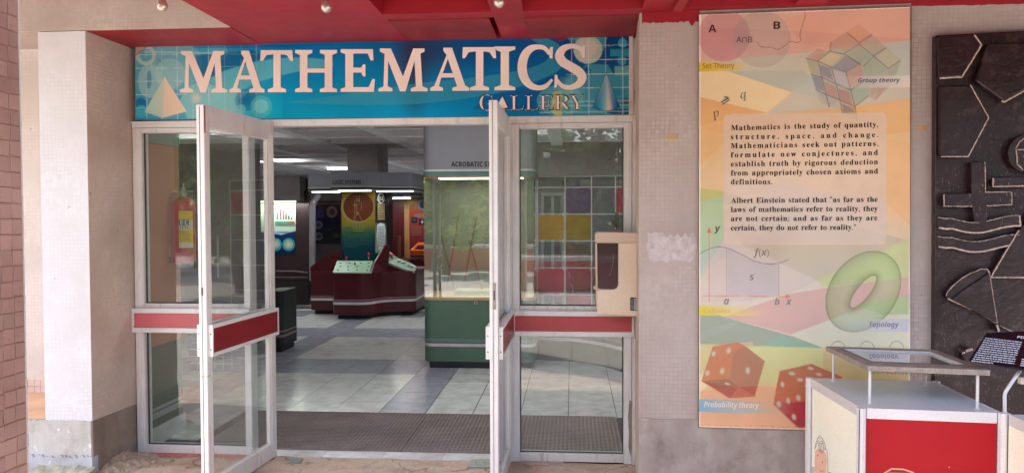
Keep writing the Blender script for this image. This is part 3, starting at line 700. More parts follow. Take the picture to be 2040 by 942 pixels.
for l_ in [[(815, 420), (900, 440), (1000, 486), (1105, 520), (1215, 452)], [(985, 372), (900, 440), (930, 550), (985, 775)], [(985, 372), (1098, 392), (1215, 470)], [(1000, 300), (985, 372)], [(1095, 385), (1200, 320), (1305, 405), (1230, 480)], [(1110, 235), (1200, 310), (1295, 250)], [(1300, 405), (1395, 345)], [(1305, 408), (1412, 495), (1500, 436)],
    [(850, 535), (935, 558), (1030, 605), (1140, 650), (1265, 560)], [(1000, 490), (1035, 610), (1060, 720), (1080, 818)], [(1105, 520), (1140, 650), (1170, 770), (1185, 870)], [(885, 645), (960, 682), (1055, 720), (1168, 770), (1270, 690)]]:
    pr.line(l_, 9, (124, 96, 96), .62)
P_([(935, 552), (1572, 545), (1572, 628), (960, 640)], [(232, 216, 232, .0), (244, 226, 236, .75), (244, 226, 236, .75), (232, 216, 232, .0)])
pr.text('Group theory', 1193, 598, 30, (92, 106, 142), 'SBI', x1=1497, slope=-.01)
pr.T = (0, 0, 1)
# p => q
for t_, x, y, r_ in (('p', 1420, 236, -.35), ('q', 1476, 197, -.2)): pr.text(t_, x, y, 25 * .69, (84, 98, 110), 'I', rot=r_)
pr.text('⇒', 1443, 214, 20, (84, 98, 110), '', rot=-.6)
# text panel
rp = roundpoly([(1441, 227), (1766, 224), (1765, 487), (1441, 487.5)], 12, 6); P_(rp, (232, 206, 198), .72); P_([(1441, 350), (1765, 400), (1765, 480), (1441, 480)], (206, 200, 216), .25)
lines = [('Mathematics is the study of quantity,', 1456.5, 1749.5, 260, 253), ('structure, space, and change.', 1456, 1750, 278, 273.5), ('Mathematicians seek out patterns,', 1456, 1750, 295.8, 291), ('formulate new conjectures, and', 1456, 1749, 314, 309), ('establish truth by rigorous deduction', 1456, 1749, 332, 327.5), ('from appropriately chosen axioms and', 1456, 1749, 350, 346), ('definitions.', 1456, 1538.5, 367.5, 367),
    ('Albert Einstein stated that "as far as the', 1456.5, 1748.5, 404.5, 402), ('laws of mathematics refer to reality, they', 1456, 1748.5, 422.5, 420.5), ('are not certain; and as far as they are', 1456, 1748, 440.5, 439), ('certain, they do not refer to reality."', 1456, 1705, 459, 457.5)]
for t_, a_, b_, y0_, y1_ in lines:
    nat = (b_ - a_) / len(t_)
    pr.text(t_, a_, y0_, 10.6, (14, 4, 6), 'B', x1=b_, fit='space', slope=(y1_ - y0_) / (b_ - a_), off=.004, wsp=1.25)
# calculus
cv = smoothpath([(1391.5, 506, 0), (1410, 496, 0), (1432, 491, 0), (1455, 496, 0), (1480, 508, 0), (1505, 520, 0), (1530, 525, 0), (1552, 523, 0), (1572, 516, 0)], 5)
cvA = [(p.x, p.y) for p in cv if 1446 <= p.x <= 1552]; pr.strip(cvA, [(x, 588) for x, y in cvA], (178, 170, 206), .35)
pr.line([(p.x, p.y) for p in cv], 1.3, (122, 110, 140)); pr.line([(1447, 494), (1447, 588)], 1.2, (128, 118, 132)); pr.line([(1551.5, 523), (1551.5, 589)], 1.2, (128, 118, 132))
pr.line([(1412.5, 601), (1412.5, 462)], 1.3, (240, 120, 116)); pr.line([(1400, 588.5), (1570, 590)], 1.3, (240, 120, 116))
P_([(1408, 463), (1412.5, 451), (1417, 463)], (236, 100, 100)); P_([(1565, 585.5), (1575, 590), (1565, 594)], (240, 120, 116))
for t_, x, y, c_, h_ in (('y', 1423, 461, (96, 66, 70), 13), ('f(x)', 1501, 509, (140, 124, 132), 13.5), ('s', 1493, 558, (136, 122, 130), 14), ('a', 1442, 606, (142, 130, 142), 14), ('b', 1543, 607, (142, 130, 142), 13), ('x', 1565, 607, (142, 130, 142), 14)): pr.text(t_, x, y, h_, c_, 'SBI')
P_([(1390.5, 608), (1460, 609), (1540, 611), (1540, 629), (1460, 628), (1390.5, 627)], [(250, 228, 40, 1), (248, 220, 90, .95), (246, 200, 160, 0), (246, 200, 160, 0), (248, 220, 90, .95), (250, 228, 40, 1)])
pr.text('Calculus', 1402, 622.5, 8.5, (226, 204, 90), 'SB', x1=1455)
# torus (shaded print)
cx_, cy__ = 1719.5, 580; A_ = math.radians(-52)
def el(rx, ry, t, ox=0, oy=0): return (cx_ + ox + rx * math.cos(t) * math.cos(A_) - ry * math.sin(t) * math.sin(A_), cy__ + oy + rx * math.cos(t) * math.sin(A_) + ry * math.sin(t) * math.cos(A_))
N_ = 56; ts_ = [2 * math.pi * i / N_ for i in range(N_ + 1)]
prof = [(1.0, (120, 156, 96), .75), (.93, (156, 190, 124), .6), (.75, (174, 208, 148), .5), (.55, (180, 214, 156), .48), (.42, (156, 182, 122), .58), (.33, (124, 144, 96), .75)]
def rr_(k): q = (k - .33) / .67; return (88 * q + 40 * (1 - q), 66 * q + 13 * (1 - q))
pr.lay(); vs = []; cs = []
for k_, c_, a_ in prof:
    rx, ry = rr_(k_)
    for t in ts_: vs.append(pr.pt(*el(rx, ry, t))); u_ = .5 + .5 * math.sin(t + .6); cs.append(pr.C(tuple(c * (.93 + .09 * u_) for c in c_), a_))
pr.add(vs, [[j * (N_ + 1) + i, j * (N_ + 1) + i + 1, (j + 1) * (N_ + 1) + i + 1, (j + 1) * (N_ + 1) + i] for j in range(len(prof) - 1) for i in range(N_)], 0, cs)
pr.line([el(88, 66, t) for t in ts_], 1.1, (120, 140, 100), .8); pr.line([el(40, 13, t) for t in ts_], 1.0, (116, 120, 90), .8)
P_([(1640, 634), (1811, 634), (1810, 660), (1640, 662)], [(214, 214, 236, 0), (206, 206, 240, .9), (206, 206, 240, .9), (214, 214, 236, 0)])
pr.text('Topology', 1731.5, 651, 10, (146, 140, 192), 'SBI', x1=1791)
for x in (1669, 1727, 1786): pr.line([(x + 14 * math.cos(t), 693 + 14 * math.sin(t)) for t in [math.pi + math.pi * i / 16 for i in range(17)]], 1, (110, 120, 130))
# dice
pr.T = (1380, 660, 4.4846)
P_([(178, 130), (405, 92), (470, 130), (355, 190), (135, 262)], (216, 128, 96), .95); P_([(135, 262), (178, 130), (200, 130), (150, 262)], (200, 120, 96), .6)
P_([(135, 262), (360, 188), (330, 420), (75, 440)], (218, 128, 92), .95); P_([(360, 188), (470, 128), (643, 262), (552, 578), (415, 490), (330, 415)], (192, 122, 98), .95)
P_([(75, 440), (330, 418), (415, 490), (190, 500)], (170, 104, 78), .9); P_([(75, 440), (250, 490), (575, 488), (552, 578), (330, 594)], (206, 84, 72), .8); P_([(75, 440), (190, 500), (330, 594), (400, 500)], (176, 84, 78), .6)
for x, y, rx, ry, r_ in ((185, 195, 22, 32, .3), (320, 168, 24, 34, .3), (130, 368, 24, 34, .25), (262, 350, 24, 36, .25), (490, 345, 25, 38, 0), (308, 464, 32, 13, .3)): pr.blob(x, y, rx * 1.25, (216, 200, 172), .95, .0, ry=ry * 1.25, rot=r_); pr.circ(x, y, rx * .7, (214, 204, 178), .8, ry=ry * .7, rot=r_)
P_([(775, 350), (1060, 285), (1330, 400), (1330, 470), (1030, 640), (740, 520)], (204, 108, 82), .95); P_([(775, 350), (740, 520), (718, 650), (930, 850), (1050, 830), (1180, 790), (1330, 600), (1040, 480)], (206, 110, 74), .9)
P_([(745, 545), (1035, 560), (1330, 520), (1330, 640), (1030, 625), (730, 640)], (214, 96, 70), .6); P_([(720, 640), (1030, 620), (1330, 590), (1330, 800), (950, 858)], (196, 40, 62), .92)
for x, y, rx, ry, r_ in ((885, 372, 36, 20, .2), (1052, 326, 36, 18, .2), (957, 428, 36, 20, .1), (1125, 380, 34, 18, .2), (800, 470, 22, 32, -.2), (852, 615, 22, 34, -.2), (768, 645, 24, 34, -.3), (942, 588, 26, 34, -.3), (903, 760, 24, 36, -.3), (1015, 480, 22, 14, .2)): pr.blob(x, y, rx * 1.25, (222, 190, 160), .95, 0, ry=ry * 1.25, rot=r_); pr.circ(x, y, rx * .7, (216, 200, 176), .8, ry=ry * .7, rot=r_)
pr.T = (0, 0, 1)
P_([(1392, 794), (1470, 796), (1580, 800), (1580, 824), (1470, 822), (1392, 819)], [(120, 186, 226, 1), (160, 196, 214, 1), (214, 180, 160, 0), (214, 180, 160, 0), (160, 196, 214, 1), (120, 186, 226, 1)])
pr.text('Probability theory', 1402.5, 810, 10.5, (234, 234, 238), 'SBI', x1=1512, slope=.02)
# grime along the foot of the board
R = random.Random(5)
for i in range(70): x = 1394 + R.uniform(0, 212); pr.circ(x, 845 + (x - 1394) * .022 + R.uniform(-1, 2), R.uniform(.4, 1.6), (150, 96, 70), R.uniform(.3, .8), n=6, ry=R.uniform(.3, .9))
for i in range(26): pr.circ(R.uniform(1398, 1806), R.uniform(40, 680), R.uniform(.3, .9), (110, 84, 74), .6, n=5)
pr.build_art('artwork', PRINT, pst)
# ---- relief panel
rel = thing('relief_mural', W(1950, 760), 'dark carved relief panel with plus sign, waves and polygons', 'relief')
def m_relief():
    m, t, p, N, L = nodes('dark patinated cement')
    o = ramp(t, noise(t, 4, 7, rough=.65), [(.3, rgb(30, 13, 17)), (.6, rgb(46, 26, 31)), (.8, rgb(74, 56, 60))])
    v = N('ShaderNodeMapping'); v.inputs['Rotation'].default_value = (0, .6, 0); v.inputs['Scale'].default_value = (1, 1, .3); L(pos_node(t), v.inputs[0])
    sc_ = ramp(t, noise(t, 120, 3, v.outputs[0]), [(.62, (0, 0, 0)), (.68, (1, 1, 1))]); mk = ramp(t, noise(t, 2.1, 3), [(.48, (0, 0, 0)), (.58, (.75, .75, .75))])
    o = mixc(t, o, rgb(128, 108, 110), mixc(t, sc_, mk, 1, 'MULTIPLY'))
    dst = ramp(t, noise(t, 12, 8, rough=.7), [(.55, (0, 0, 0)), (.72, (.35, .35, .35))]); o = mixc(t, o, rgb(120, 100, 100), dst)
    L(o, p.inputs[0]); p.inputs['Roughness'].default_value = .29; p.inputs['Specular IOR Level'].default_value = .4; bump(t, p, mixc(t, noise(t, 34, 7), noise(t, 9, 5), .5), .6, .012); return m
m_rel = m_relief(); m_edge = plain('worn chalky edge', rgb(206, 180, 172), .7, var=.25, sc=60, fine=.12)
wpanel('slab', [(1864, 71), (2300, 48), (2300, 960), (1861, 905)], .0008, .05, m_rel, rel, bevel=.006)
E0 = .05
def shape(pts, h, name='raised_shape', edges=(), w=2.2, T=(1840, 60, 2.245), slope=0):
    w = w * 1.35; h = h * 1.25
    f = lambda p: (T[0] + p[0] / T[2], T[1] + p[1] / T[2] + slope * p[0])
    P = [f(p) for p in pts]; ob = wpanel(name, P, E0 + .0002, E0 + h, m_rel, rel, bevel=.009)
    for a, b_ in edges:
        A, B = Vector(f(a)), Vector(f(b_)); d = (B - A).normalized(); n_ = Vector((-d.y, d.x)); L_ = (B - A).length; k = max(2, int(L_ / 3)); up = []; dn = []
        for i in range(k + 1):
            c = A + d * L_ * i / k; up.append(tuple(c + n_ * (w * .5 + random.uniform(-.5, .4)))); dn.append(tuple(c - n_ * (w * .5 + random.uniform(-.5, .4))))
        wpanel('worn_edge', up + dn[::-1], E0 + h - .004, E0 + h + .0022, m_edge, rel)
def ed(*p): return list(zip(p, p[1:]))
shape([(68, 30), (228, 22), (260, 68), (172, 210), (74, 216)], .03, edges=ed((228, 22), (260, 68), (172, 210), (74, 216)))
shape([(74, 250), (210, 246), (292, 392), (200, 566), (74, 566)], .03, edges=ed((210, 246), (292, 392), (200, 566), (80, 566)), w=1.5)
shape([(285, 62), (600, 56), (600, 180), (362, 322), (232, 228)], .03, edges=ed((470, 262), (362, 322), (350, 318)), w=2)
shape([(215, 590), (275, 588), (275, 728), (395, 724), (395, 780), (283, 786), (283, 860), (228, 860), (218, 788), (92, 788), (92, 732), (215, 730)], .035, edges=ed((395, 726), (395, 780), (283, 786)) + ed((218, 788), (92, 788), (92, 735)) + ed((275, 590), (277, 725), (390, 724)), w=1.1)
shape([(312, 662), (600, 652), (600, 694), (312, 700)], .035, edges=ed((312, 662), (312, 700), (600, 694)), w=1.6)
# circle emblem
cxe, cye = 470, 552; ring_ = [(cxe + 92 * math.cos(t), cye + 86 * math.sin(t)) for t in [2 * math.pi * i / 36 for i in range(36)]]
ob = shape(ring_, .02)
fT = lambda p: (1840 + p[0] / 2.245, 60 + p[1] / 2.245)
q = M(); q.prism([W(*fT(p), E0 + .04) for p in ring_], -WN * .02, holes=[[W(*fT((cxe + 56 * math.cos(t), cye + 56 * math.sin(t))), E0 + .04) for t in [2 * math.pi * i / 30 for i in range(30)]]]); q.build('raised_ring', m_rel, rel, bevel=.003)
shape([(415, 530), (500, 530), (500, 540), (415, 540)], .035, edges=ed((413, 535), (500, 535)) + ed((416, 540), (420, 600), (445, 625)) + ed((413, 530), (430, 500), (450, 485)), w=1.2)
def wave(y0, sgn=1):
    t_ = [i / 24 for i in range(25)]; f1 = lambda t: y0 - 8 * math.cos(t * 6.6) * 1.6 + 2; up = [(66 + 364 * t, y0 + 16 * math.sin(t * 6.2 - 1.2) + (8 if t < .1 else 0)) for t in t_]
    dn = [(p[0] + 4, p[1] + 46) for p in up]; shape(up + dn[::-1], .03, 'wave_band', edges=ed(*dn[::2]) + [(up[-1], dn[-1])], w=2.4); 
    for a, b_ in ed(*up[::2]): shape([a, b_, (b_[0], b_[1] + 1), (a[0], a[1] + 1)], .0305, 'worn_edge', edges=[(a, b_)], w=.9)
E_T = (1840, 60, 2.245)
wave(845); wave(930)
S2 = (1840, 460, 3.625)
def sh2(*a, **k): shape(*a, T=S2, **k)
sh2([(486, 330), (615, 118), (690, 0), (800, -150), (800, 330)], .032, edges=ed((800, 336), (486, 334), (615, 118), (690, -5)), w=1.7)
fan = [(180, 488)] + [(165 + 0, 470), (175, 440), (215, 395), (280, 340), (350, 300), (420, 276), (460, 275), (472, 290)] + [(530, 660)]
sh2(fan, .03, 'fan_shape', edges=ed((175, 488), (400, 590), (530, 664)) + ed((472, 290), (500, 470), (532, 665)), w=2)
sh2([(205, 492), (300, 420), (430, 335), (474, 300), (532, 664)], .04, edges=ed(*fan[1:9]), w=1.0)
sh2([(520, 672), (545, 672), (558, 728), (532, 730)], .045, edges=[((532, 676), (544, 726))], w=2.5)
sh2([(555, 682), (680, 742), (680, 748), (555, 690)], .03, edges=[((555, 685), (680, 744))], w=1)
sh2([(275, 885), (300, 875), (320, 942), (300, 960)], .04, edges=[((278, 884), (300, 874))], w=2)
sh2([(305, 862), (355, 850), (362, 860), (312, 878)], .045, edges=[((308, 866), (355, 853))], w=3)
# ================================================================== SIGN
SY = FY - .012
sg = thing('sign_board', (PY(764, 236, SY).x, SY, PY(764, 236, SY).z), 'long blue banner sign reading MATHEMATICS GALLERY over the doors', 'sign')
def py_panel(name, pts, y0, y1, mat, parent, **k):
    q = M(); q.prism([PY(*p, y0) for p in pts], (0, y1 - y0, 0)); return q.build(name, mat, parent, **k)
sc_ = [(268.5, 93), (600, 80.5), (1000, 75), (1258, 70), (1258, 231), (1000, 236), (600, 240), (271, 241)]
py_panel('board', sc_, SY, SY + .02, m_gask, sg)
s = Art(lambda x, y, o: PY(x, y, SY - .001 - o), .0002, 270, 1257.5, lambda x: topy(x), lambda x: boty(x))
def lerpc(st, x):
    if x <= st[0][0]: return st[0][1]
    for (a, ca), (b_, cb) in zip(st, st[1:]):
        if x <= b_: t = (x - a) / (b_ - a); return tuple(ca[i] * (1 - t) + cb[i] * t for i in range(3))
    return st[-1][1]
def topy(x): return 92.5 - (x - 270) * .0225 if x < 1000 else 76 - (x - 1000) * .022
def boty(x): return 239.5 - (x - 270) * .0092
s.lay(); vs = []; cs = []; nx, ny = 90, 12
for j in range(ny + 1):
    for i in range(nx + 1):
        x = 270 + 987.5 * i / nx; v_ = j / ny; y = topy(x) * (1 - v_) + boty(x) * v_
        top = lerpc([(270, (110, 190, 206)), (430, (60, 160, 200)), (560, (0, 122, 190)), (760, (10, 100, 160)), (1000, (8, 84, 150)), (1258, (10, 70, 130))], x)
        bot = lerpc([(270, (20, 140, 200)), (430, (120, 204, 214)), (560, (0, 182, 226)), (760, (0, 172, 226)), (1000, (0, 140, 200)), (1258, (20, 120, 170))], x)
        c = tuple(top[k] * (1 - v_) + bot[k] * v_ for k in range(3)); vs.append(s.pt(x, y)); cs.append(s.C(c))
s.add(vs, [[j * (nx + 1) + i, j * (nx + 1) + i + 1, (j + 1) * (nx + 1) + i + 1, (j + 1) * (nx + 1) + i] for j in range(ny) for i in range(nx)], 0, cs)
s.T = (260, 60, 4.9575); Q = s.poly
lt = (130, 210, 218); 
Q([(40, 250), (330, 160), (560, 200), (600, 500), (560, 760), (480, 870), (40, 870)], (96, 180, 204), .45)
s.circ(390, 430, 150, (176, 220, 214), .55); s.circ(450, 340, 255, (150, 210, 218), .35); s.ring(150, 250, 62, 100, (196, 220, 206), .75); s.circ(190, 500, 120, (180, 218, 212), .55, ry=170); s.circ(180, 490, 26, (60, 140, 180), .7, ry=90)
s.circ(100, 730, 62, (10, 110, 180), .8); s.circ(105, 800, 62, (70, 186, 216), .8)
s.circ(860, 220, 98, (110, 196, 216), .55, ry=88)
Q([(600, 180), (1600, 170), (2000, 150), (2000, 130), (600, 150)], (0, 90, 160), .5); Q([(130, 205), (1250, 230), (1250, 245), (130, 225)], (190, 230, 236), .5)
Q([(640, 250), (1200, 200), (1300, 250), (1260, 300), (920, 400), (700, 520)], (0, 96, 160), .75)
# the light swoosh from the left
sw = smoothpath([(560, 560, 0), (780, 470, 0), (1000, 380, 0), (1300, 300, 0), (1650, 270, 0), (2000, 300, 0)], 6); sw2 = smoothpath([(700, 760, 0), (900, 680, 0), (1100, 590, 0), (1300, 500, 0), (1650, 410, 0), (2000, 360, 0)], 6)
s.strip([(p.x, p.y) for p in sw], [(p.x, p.y) for p in sw2], (110, 204, 216), .62, cb=(110, 204, 216))
Q([(560, 560), (700, 500), (960, 600), (1180, 600), (1060, 690), (1110, 830), (900, 850), (560, 870), (480, 700)], (150, 216, 220), .7)
s.circ(1160, 700, 112, (0, 116, 170), .0); s.blob(1140, 690, 110, (0, 110, 166), .9, .5)
s.circ(1290, 755, 108, (90, 200, 214), .6); s.circ(1288, 752, 70, (126, 214, 224), .8); s.circ(1090, 780, 46, (110, 204, 216), .7)
Q([(1500, 620), (2400, 560), (2900, 640), (2900, 880), (1500, 870)], (0, 150, 196), .35)
s.blob(645, 670, 75, (236, 224, 196), .75, 0)
# grid lines
for x in (155, 305, 457, 612, 768, 925, 1085, 1240): s.line([(x, 140 if x > 200 else 200), (x + 6, 880)], 4, (214, 236, 240), .8 if x < 800 else .35)
for y, xe in ((245, 560), (378, 520), (508, 620), (638, 560), (768, 300)): s.line([(38, y), (xe, y - 6)], 4, (214, 236, 240), .85)
s.line([(660, 362), (1050, 360)], 3, (190, 226, 236), .6)
Q([(335, 462), (135, 808), (318, 866)], [(214, 224, 200), (178, 214, 204), (190, 216, 204)]); Q([(335, 462), (318, 866), (552, 802)], [(242, 226, 204), (236, 214, 192), (240, 220, 198)])
Q([(38, 200), (45, 165), (90, 148), (200, 140), (120, 190), (80, 230), (38, 250)], (190, 160, 146), .95); s.line([(120, 200), (70, 236), (45, 250)], 10, (130, 84, 66), .8); s.line([(200, 142), (150, 165), (120, 205)], 8, (96, 66, 54), .6)
for a_ in range(7): s.line([(250 + a_ * 8, 270 + a_ * 6), (275 + a_ * 9, 300 + a_ * 8)], 3, (60, 60, 90), .3)
s.T = (860, 60, 4.857)
# dark stain in the middle and the right-hand graphics
s.blob(-190, 300, 260, (60, 34, 52), .8, 0, ry=560); s.blob(-160, 650, 170, (30, 50, 90), .45, 0, ry=260); s.blob(0, 200, 420, (44, 40, 66), .65, 0, ry=330); s.blob(420, 230, 420, (14, 60, 110), .5, 0, ry=220)
a1 = smoothpath([(-1400, 700, 0), (-500, 570, 0), (0, 500, 0), (400, 460, 0), (800, 400, 0), (1050, 330, 0), (1130, 260, 0), (1130, 190, 0), (960, 90, 0)], 6); a2 = smoothpath([(-1400, 702, 0), (-500, 725, 0), (0, 700, 0), (450, 640, 0), (800, 560, 0), (1180, 420, 0), (1290, 280, 0), (1240, 150, 0), (1100, 70, 0)], 6)
s.strip([(p.x, p.y) for p in a1], [(p.x, p.y) for p in a2], (60, 160, 190), .62)
Q([(520, 640), (900, 560), (1200, 430), (1250, 500), (1080, 640), (1040, 760), (400, 760)], (8, 84, 160), .6)
s.circ(1240, 680, 225, (100, 196, 200), .55, ry=150); s.blob(1330, 620, 165, (170, 216, 186), .65, .1, ry=180)
Q([(1170, 600), (1260, 590), (1260, 825), (1190, 825), (1150, 780)], (222, 214, 110), .7)
Q([(1300, 470), (1500, 330), (1700, 330), (1760, 430), (1940, 380), (1940, 820), (1300, 822), (1240, 600)], (90, 190, 200), .5)
Q([(1310, 62), (1700, 55), (1660, 200), (1400, 260)], (90, 196, 206), .6); s.circ(1345, 180, 90, (10, 60, 130), .5)
s.circ(1510, 190, 140, (206, 214, 196), .85, ry=136); s.circ(1500, 180, 95, (236, 210, 190), .55)
for k_ in range(9):
    a_ = k_ * .7; Q([(1510, 190), (1510 + 120 * math.cos(a_), 190 + 116 * math.sin(a_)), (1510 + 120 * math.cos(a_ + .3), 190 + 116 * math.sin(a_ + .3))], (170, 204, 200), .45)
Q([(1420, 420), (1545, 420), (1540, 450), (1460, 340)], (10, 80, 150), .6); Q([(1500, 345), (1550, 395), (1460, 400)], (10, 70, 140), .7)
s.circ(1845, 125, 45, (70, 180, 206), .85); Q([(1725, 185), (1940, 180), (1940, 258), (1725, 252)], (60, 170, 200), .7); s.circ(1840, 300, 44, (70, 180, 206), .7); Q([(1770, 350), (1930, 345), (1930, 440), (1770, 440)], (140, 206, 196), .6)
s.circ(1800, 600, 70, (30, 140, 180), .8, ry=34); s.blob(1880, 690, 110, (30, 40, 70), .75, 0, ry=60); Q([(1600, 770), (1940, 760), (1940, 800), (1900, 815), (1760, 815)], (12, 50, 110), .8)
for y in (690, 730, 790): Q([(1040, y), (1940, y - 12), (1940, y), (1040, y + 12)], (190, 230, 230), .5)
for x, al in ((1353, .6), (1518, .9), (1682, .9), (1846, .9)): s.line([(x - 2, 56), (x + 2, 815)], 5, (220, 236, 238), al)
for y in (150, 286, 426, 560): s.line([(1420 if y < 400 else 1300, y + 3), (1942, y - 6)], 5, (220, 236, 238), .85)
Q([(1130, 72), (1300, 70), (1280, 95), (1230, 110), (1180, 85)], (150, 20, 50), .8)
# cone
cl = [(1555, 745), (1575, 762), (1620, 775), (1680, 780), (1740, 776), (1800, 762), (1818, 745)]
N_ = 14; stp = [(0, (0, 120, 170)), (.2, (20, 140, 190)), (.45, (130, 206, 224)), (.58, (246, 216, 206)), (.68, (236, 206, 204)), (.78, (60, 150, 196)), (1, (10, 60, 130))]
bp = [(1555 + 263 * i / N_, 745 + 35 * math.sin(math.pi * i / N_)) for i in range(N_ + 1)]
s.lay(); vs = [s.pt(1688, 408)]; cs = [s.C((150, 190, 200))]
for i, p in enumerate(bp): vs.append(s.pt(*p)); cs.append(s.C(lerpc(stp, i / N_)))
s.add(vs, [[0, i + 1, i + 2] for i in range(N_)], 0, cs); s.line([(1688, 408), (1556, 742)], 4, (8, 36, 80), .9); s.line([(1688, 408), (1817, 742)], 4, (8, 36, 80), .9); s.line(bp, 4, (8, 36, 80), .9)
s.T = (0, 0, 1)
s.build_art('artwork', PRINT_FAST, sg)
# letters
GL = {'M': ([(13, 403), (118, 403), (233, 140), (330, 403), (438, 403), (438, 372), (400, 355), (418, 48), (468, 28), (468, 0), (308, 0), (308, 28), (356, 46), (343, 285), (258, 0), (205, 0), (92, 285), (88, 48), (133, 28), (133, 0), (0, 0), (0, 28), (48, 46), (58, 352), (13, 374)], []),
    'A': ([(118, 405), (195, 405), (313, 50), (350, 28), (350, 0), (198, 0), (198, 28), (240, 44), (214, 125), (100, 125), (78, 46), (115, 28), (115, 0), (0, 0), (0, 28), (36, 46), (146, 335), (118, 375)], [(113, 165), (202, 165), (158, 300)]),
    'T': ([(0, 305), (25, 305), (62, 362), (130, 370), (130, 48), (75, 28), (75, 0), (257, 0), (257, 28), (202, 48), (202, 370), (262, 362), (298, 305), (325, 305), (317, 410), (5, 410)], []),
    'H': ([(0, 408), (170, 408), (170, 378), (122, 360), (122, 230), (293, 230), (293, 360), (245, 378), (245, 408), (415, 408), (415, 378), (368, 360), (368, 46), (415, 28), (415, 0), (245, 0), (245, 28), (293, 46), (293, 188), (122, 188), (122, 46), (170, 28), (170, 0), (0, 0), (0, 28), (47, 46), (47, 360), (0, 378)], []),
    'E': ([(0, 408), (320, 408), (325, 300), (298, 300), (268, 366), (125, 366), (125, 232), (205, 232), (222, 262), (246, 262), (246, 148), (222, 148), (205, 184), (125, 184), (125, 45), (278, 45), (314, 122), (340, 122), (330, 0), (0, 0), (0, 28), (47, 46), (47, 360), (0, 378)], []),
    'I': ([(0, 408), (205, 408), (205, 378), (143, 358), (143, 48), (205, 28), (205, 0), (0, 0), (0, 28), (62, 48), (62, 358), (0, 378)], [])}
def stroke(pts):
    P = smoothpath([(p[0], p[1], p[2]) for p in pts], 6); A = []; B = []
    for i, p in enumerate(P):
        d = (P[min(i + 1, len(P) - 1)] - P[max(i - 1, 0)]).to_2d().normalized(); n = Vector((-d.y, d.x)); c = p.to_2d(); A.append(tuple(c + n * p.z)); B.append(tuple(c - n * p.z))
    return A + B[::-1]
GC = [(stroke([(318, 330, 17), (268, 384, 21), (195, 396, 24), (120, 372, 35), (66, 304, 43), (46, 205, 46), (66, 110, 43), (122, 42, 34), (200, 14, 24), (280, 30, 22), (345, 92, 12)]), []), ([(322, 288), (348, 288), (352, 396), (328, 396), (306, 352)], [])]
GS = [(stroke([(278, 326, 14), (240, 378, 20), (168, 396, 23), (96, 370, 32), (62, 308, 40), (92, 250, 42), (160, 206, 42), (232, 160, 42), (266, 104, 40), (236, 44, 32), (160, 12, 23), (86, 26, 20), (36, 86, 14)]), []), ([(266, 286), (290, 286), (292, 398), (270, 398), (256, 350)], []), ([(18, 130), (42, 130), (52, 62), (34, 10), (14, 10)], [])]
word = [('M', 358, 453, 185, 102), ('A', 457, 527, 184.6, 101.5), ('T', 518.5, 584, 184.2, 100.5), ('H', 588, 671.5, 184, 100), ('E', 678.5, 747, 183.5, 98.5), ('M', 754, 852, 182.5, 97), ('A', 857, 935, 181.5, 95.5), ('T', 921, 988.5, 180.8, 94.5), ('I', 985, 1026.5, 180.3, 93), ('C', 1031, 1102, 180.5, 89), ('S', 1104, 1168.5, 179.5, 87.5)]
LY = s.off + .003
m_let = plain('cream letter vinyl', rgb(236, 206, 192), .5, var=.05, sc=4)
for ch, xa, xb, yb_, yt in word:
    L = Print(lambda x, y, o: PY(x, y, SY - .001 - LY - o), .0003)
    parts = GC if ch == 'C' else GS if ch == 'S' else [GL[ch]]
    allp = [p for pp in parts for p in pp[0]]; X0 = min(p[0] for p in allp); X1 = max(p[0] for p in allp); Y0 = min(p[1] for p in allp); Y1 = max(p[1] for p in allp)
    f = lambda p, o=(0, 0): (xa + (p[0] - X0) / (X1 - X0) * (xb - xa) + o[0], yb_ - (p[1] - Y0) / (Y1 - Y0) * (yb_ - yt) + o[1])
    for off_ in ((1.6, 1.8),):
        for pp, hh in parts: L.poly([f(p, off_) for p in pp], (10, 60, 96), .12, holes=[[f(p, off_) for p in hh]] if hh else ())
    for pp, hh in parts: L.poly([f(p) for p in pp], (255, 238, 230), 1, holes=[[f(p) for p in hh]] if hh else ())
    L.build('letter', PRINT_FAST, sg, fix=False)
L = Print(lambda x, y, o: PY(x, y, SY - .001 - LY - o), .0003); x_ = 955.5
for ch, xa, xb, sml in (('G', 955.5, 984, 0), ('A', 986, 1015.5, 1), ('L', 1017.5, 1044, 1), ('L', 1046.5, 1073.5, 1), ('E', 1075, 1103, 1), ('R', 1104.5, 1137, 1), ('Y', 1134.5, 1164.5, 1)):
    L.text(ch, xa - .9, 221.4 - (xa - 955) * .010, 33.8 if not sml else 31.8, (48, 40, 50), 'B', x1=xb + .9, off=-.004)
    L.text(ch, xa, 220.6 - (xa - 955) * .010, 32 if not sml else 30, (255, 238, 230), 'B', x1=xb, off=-.03)
L.build('lettering', PRINT_FAST, sg, fix=False)
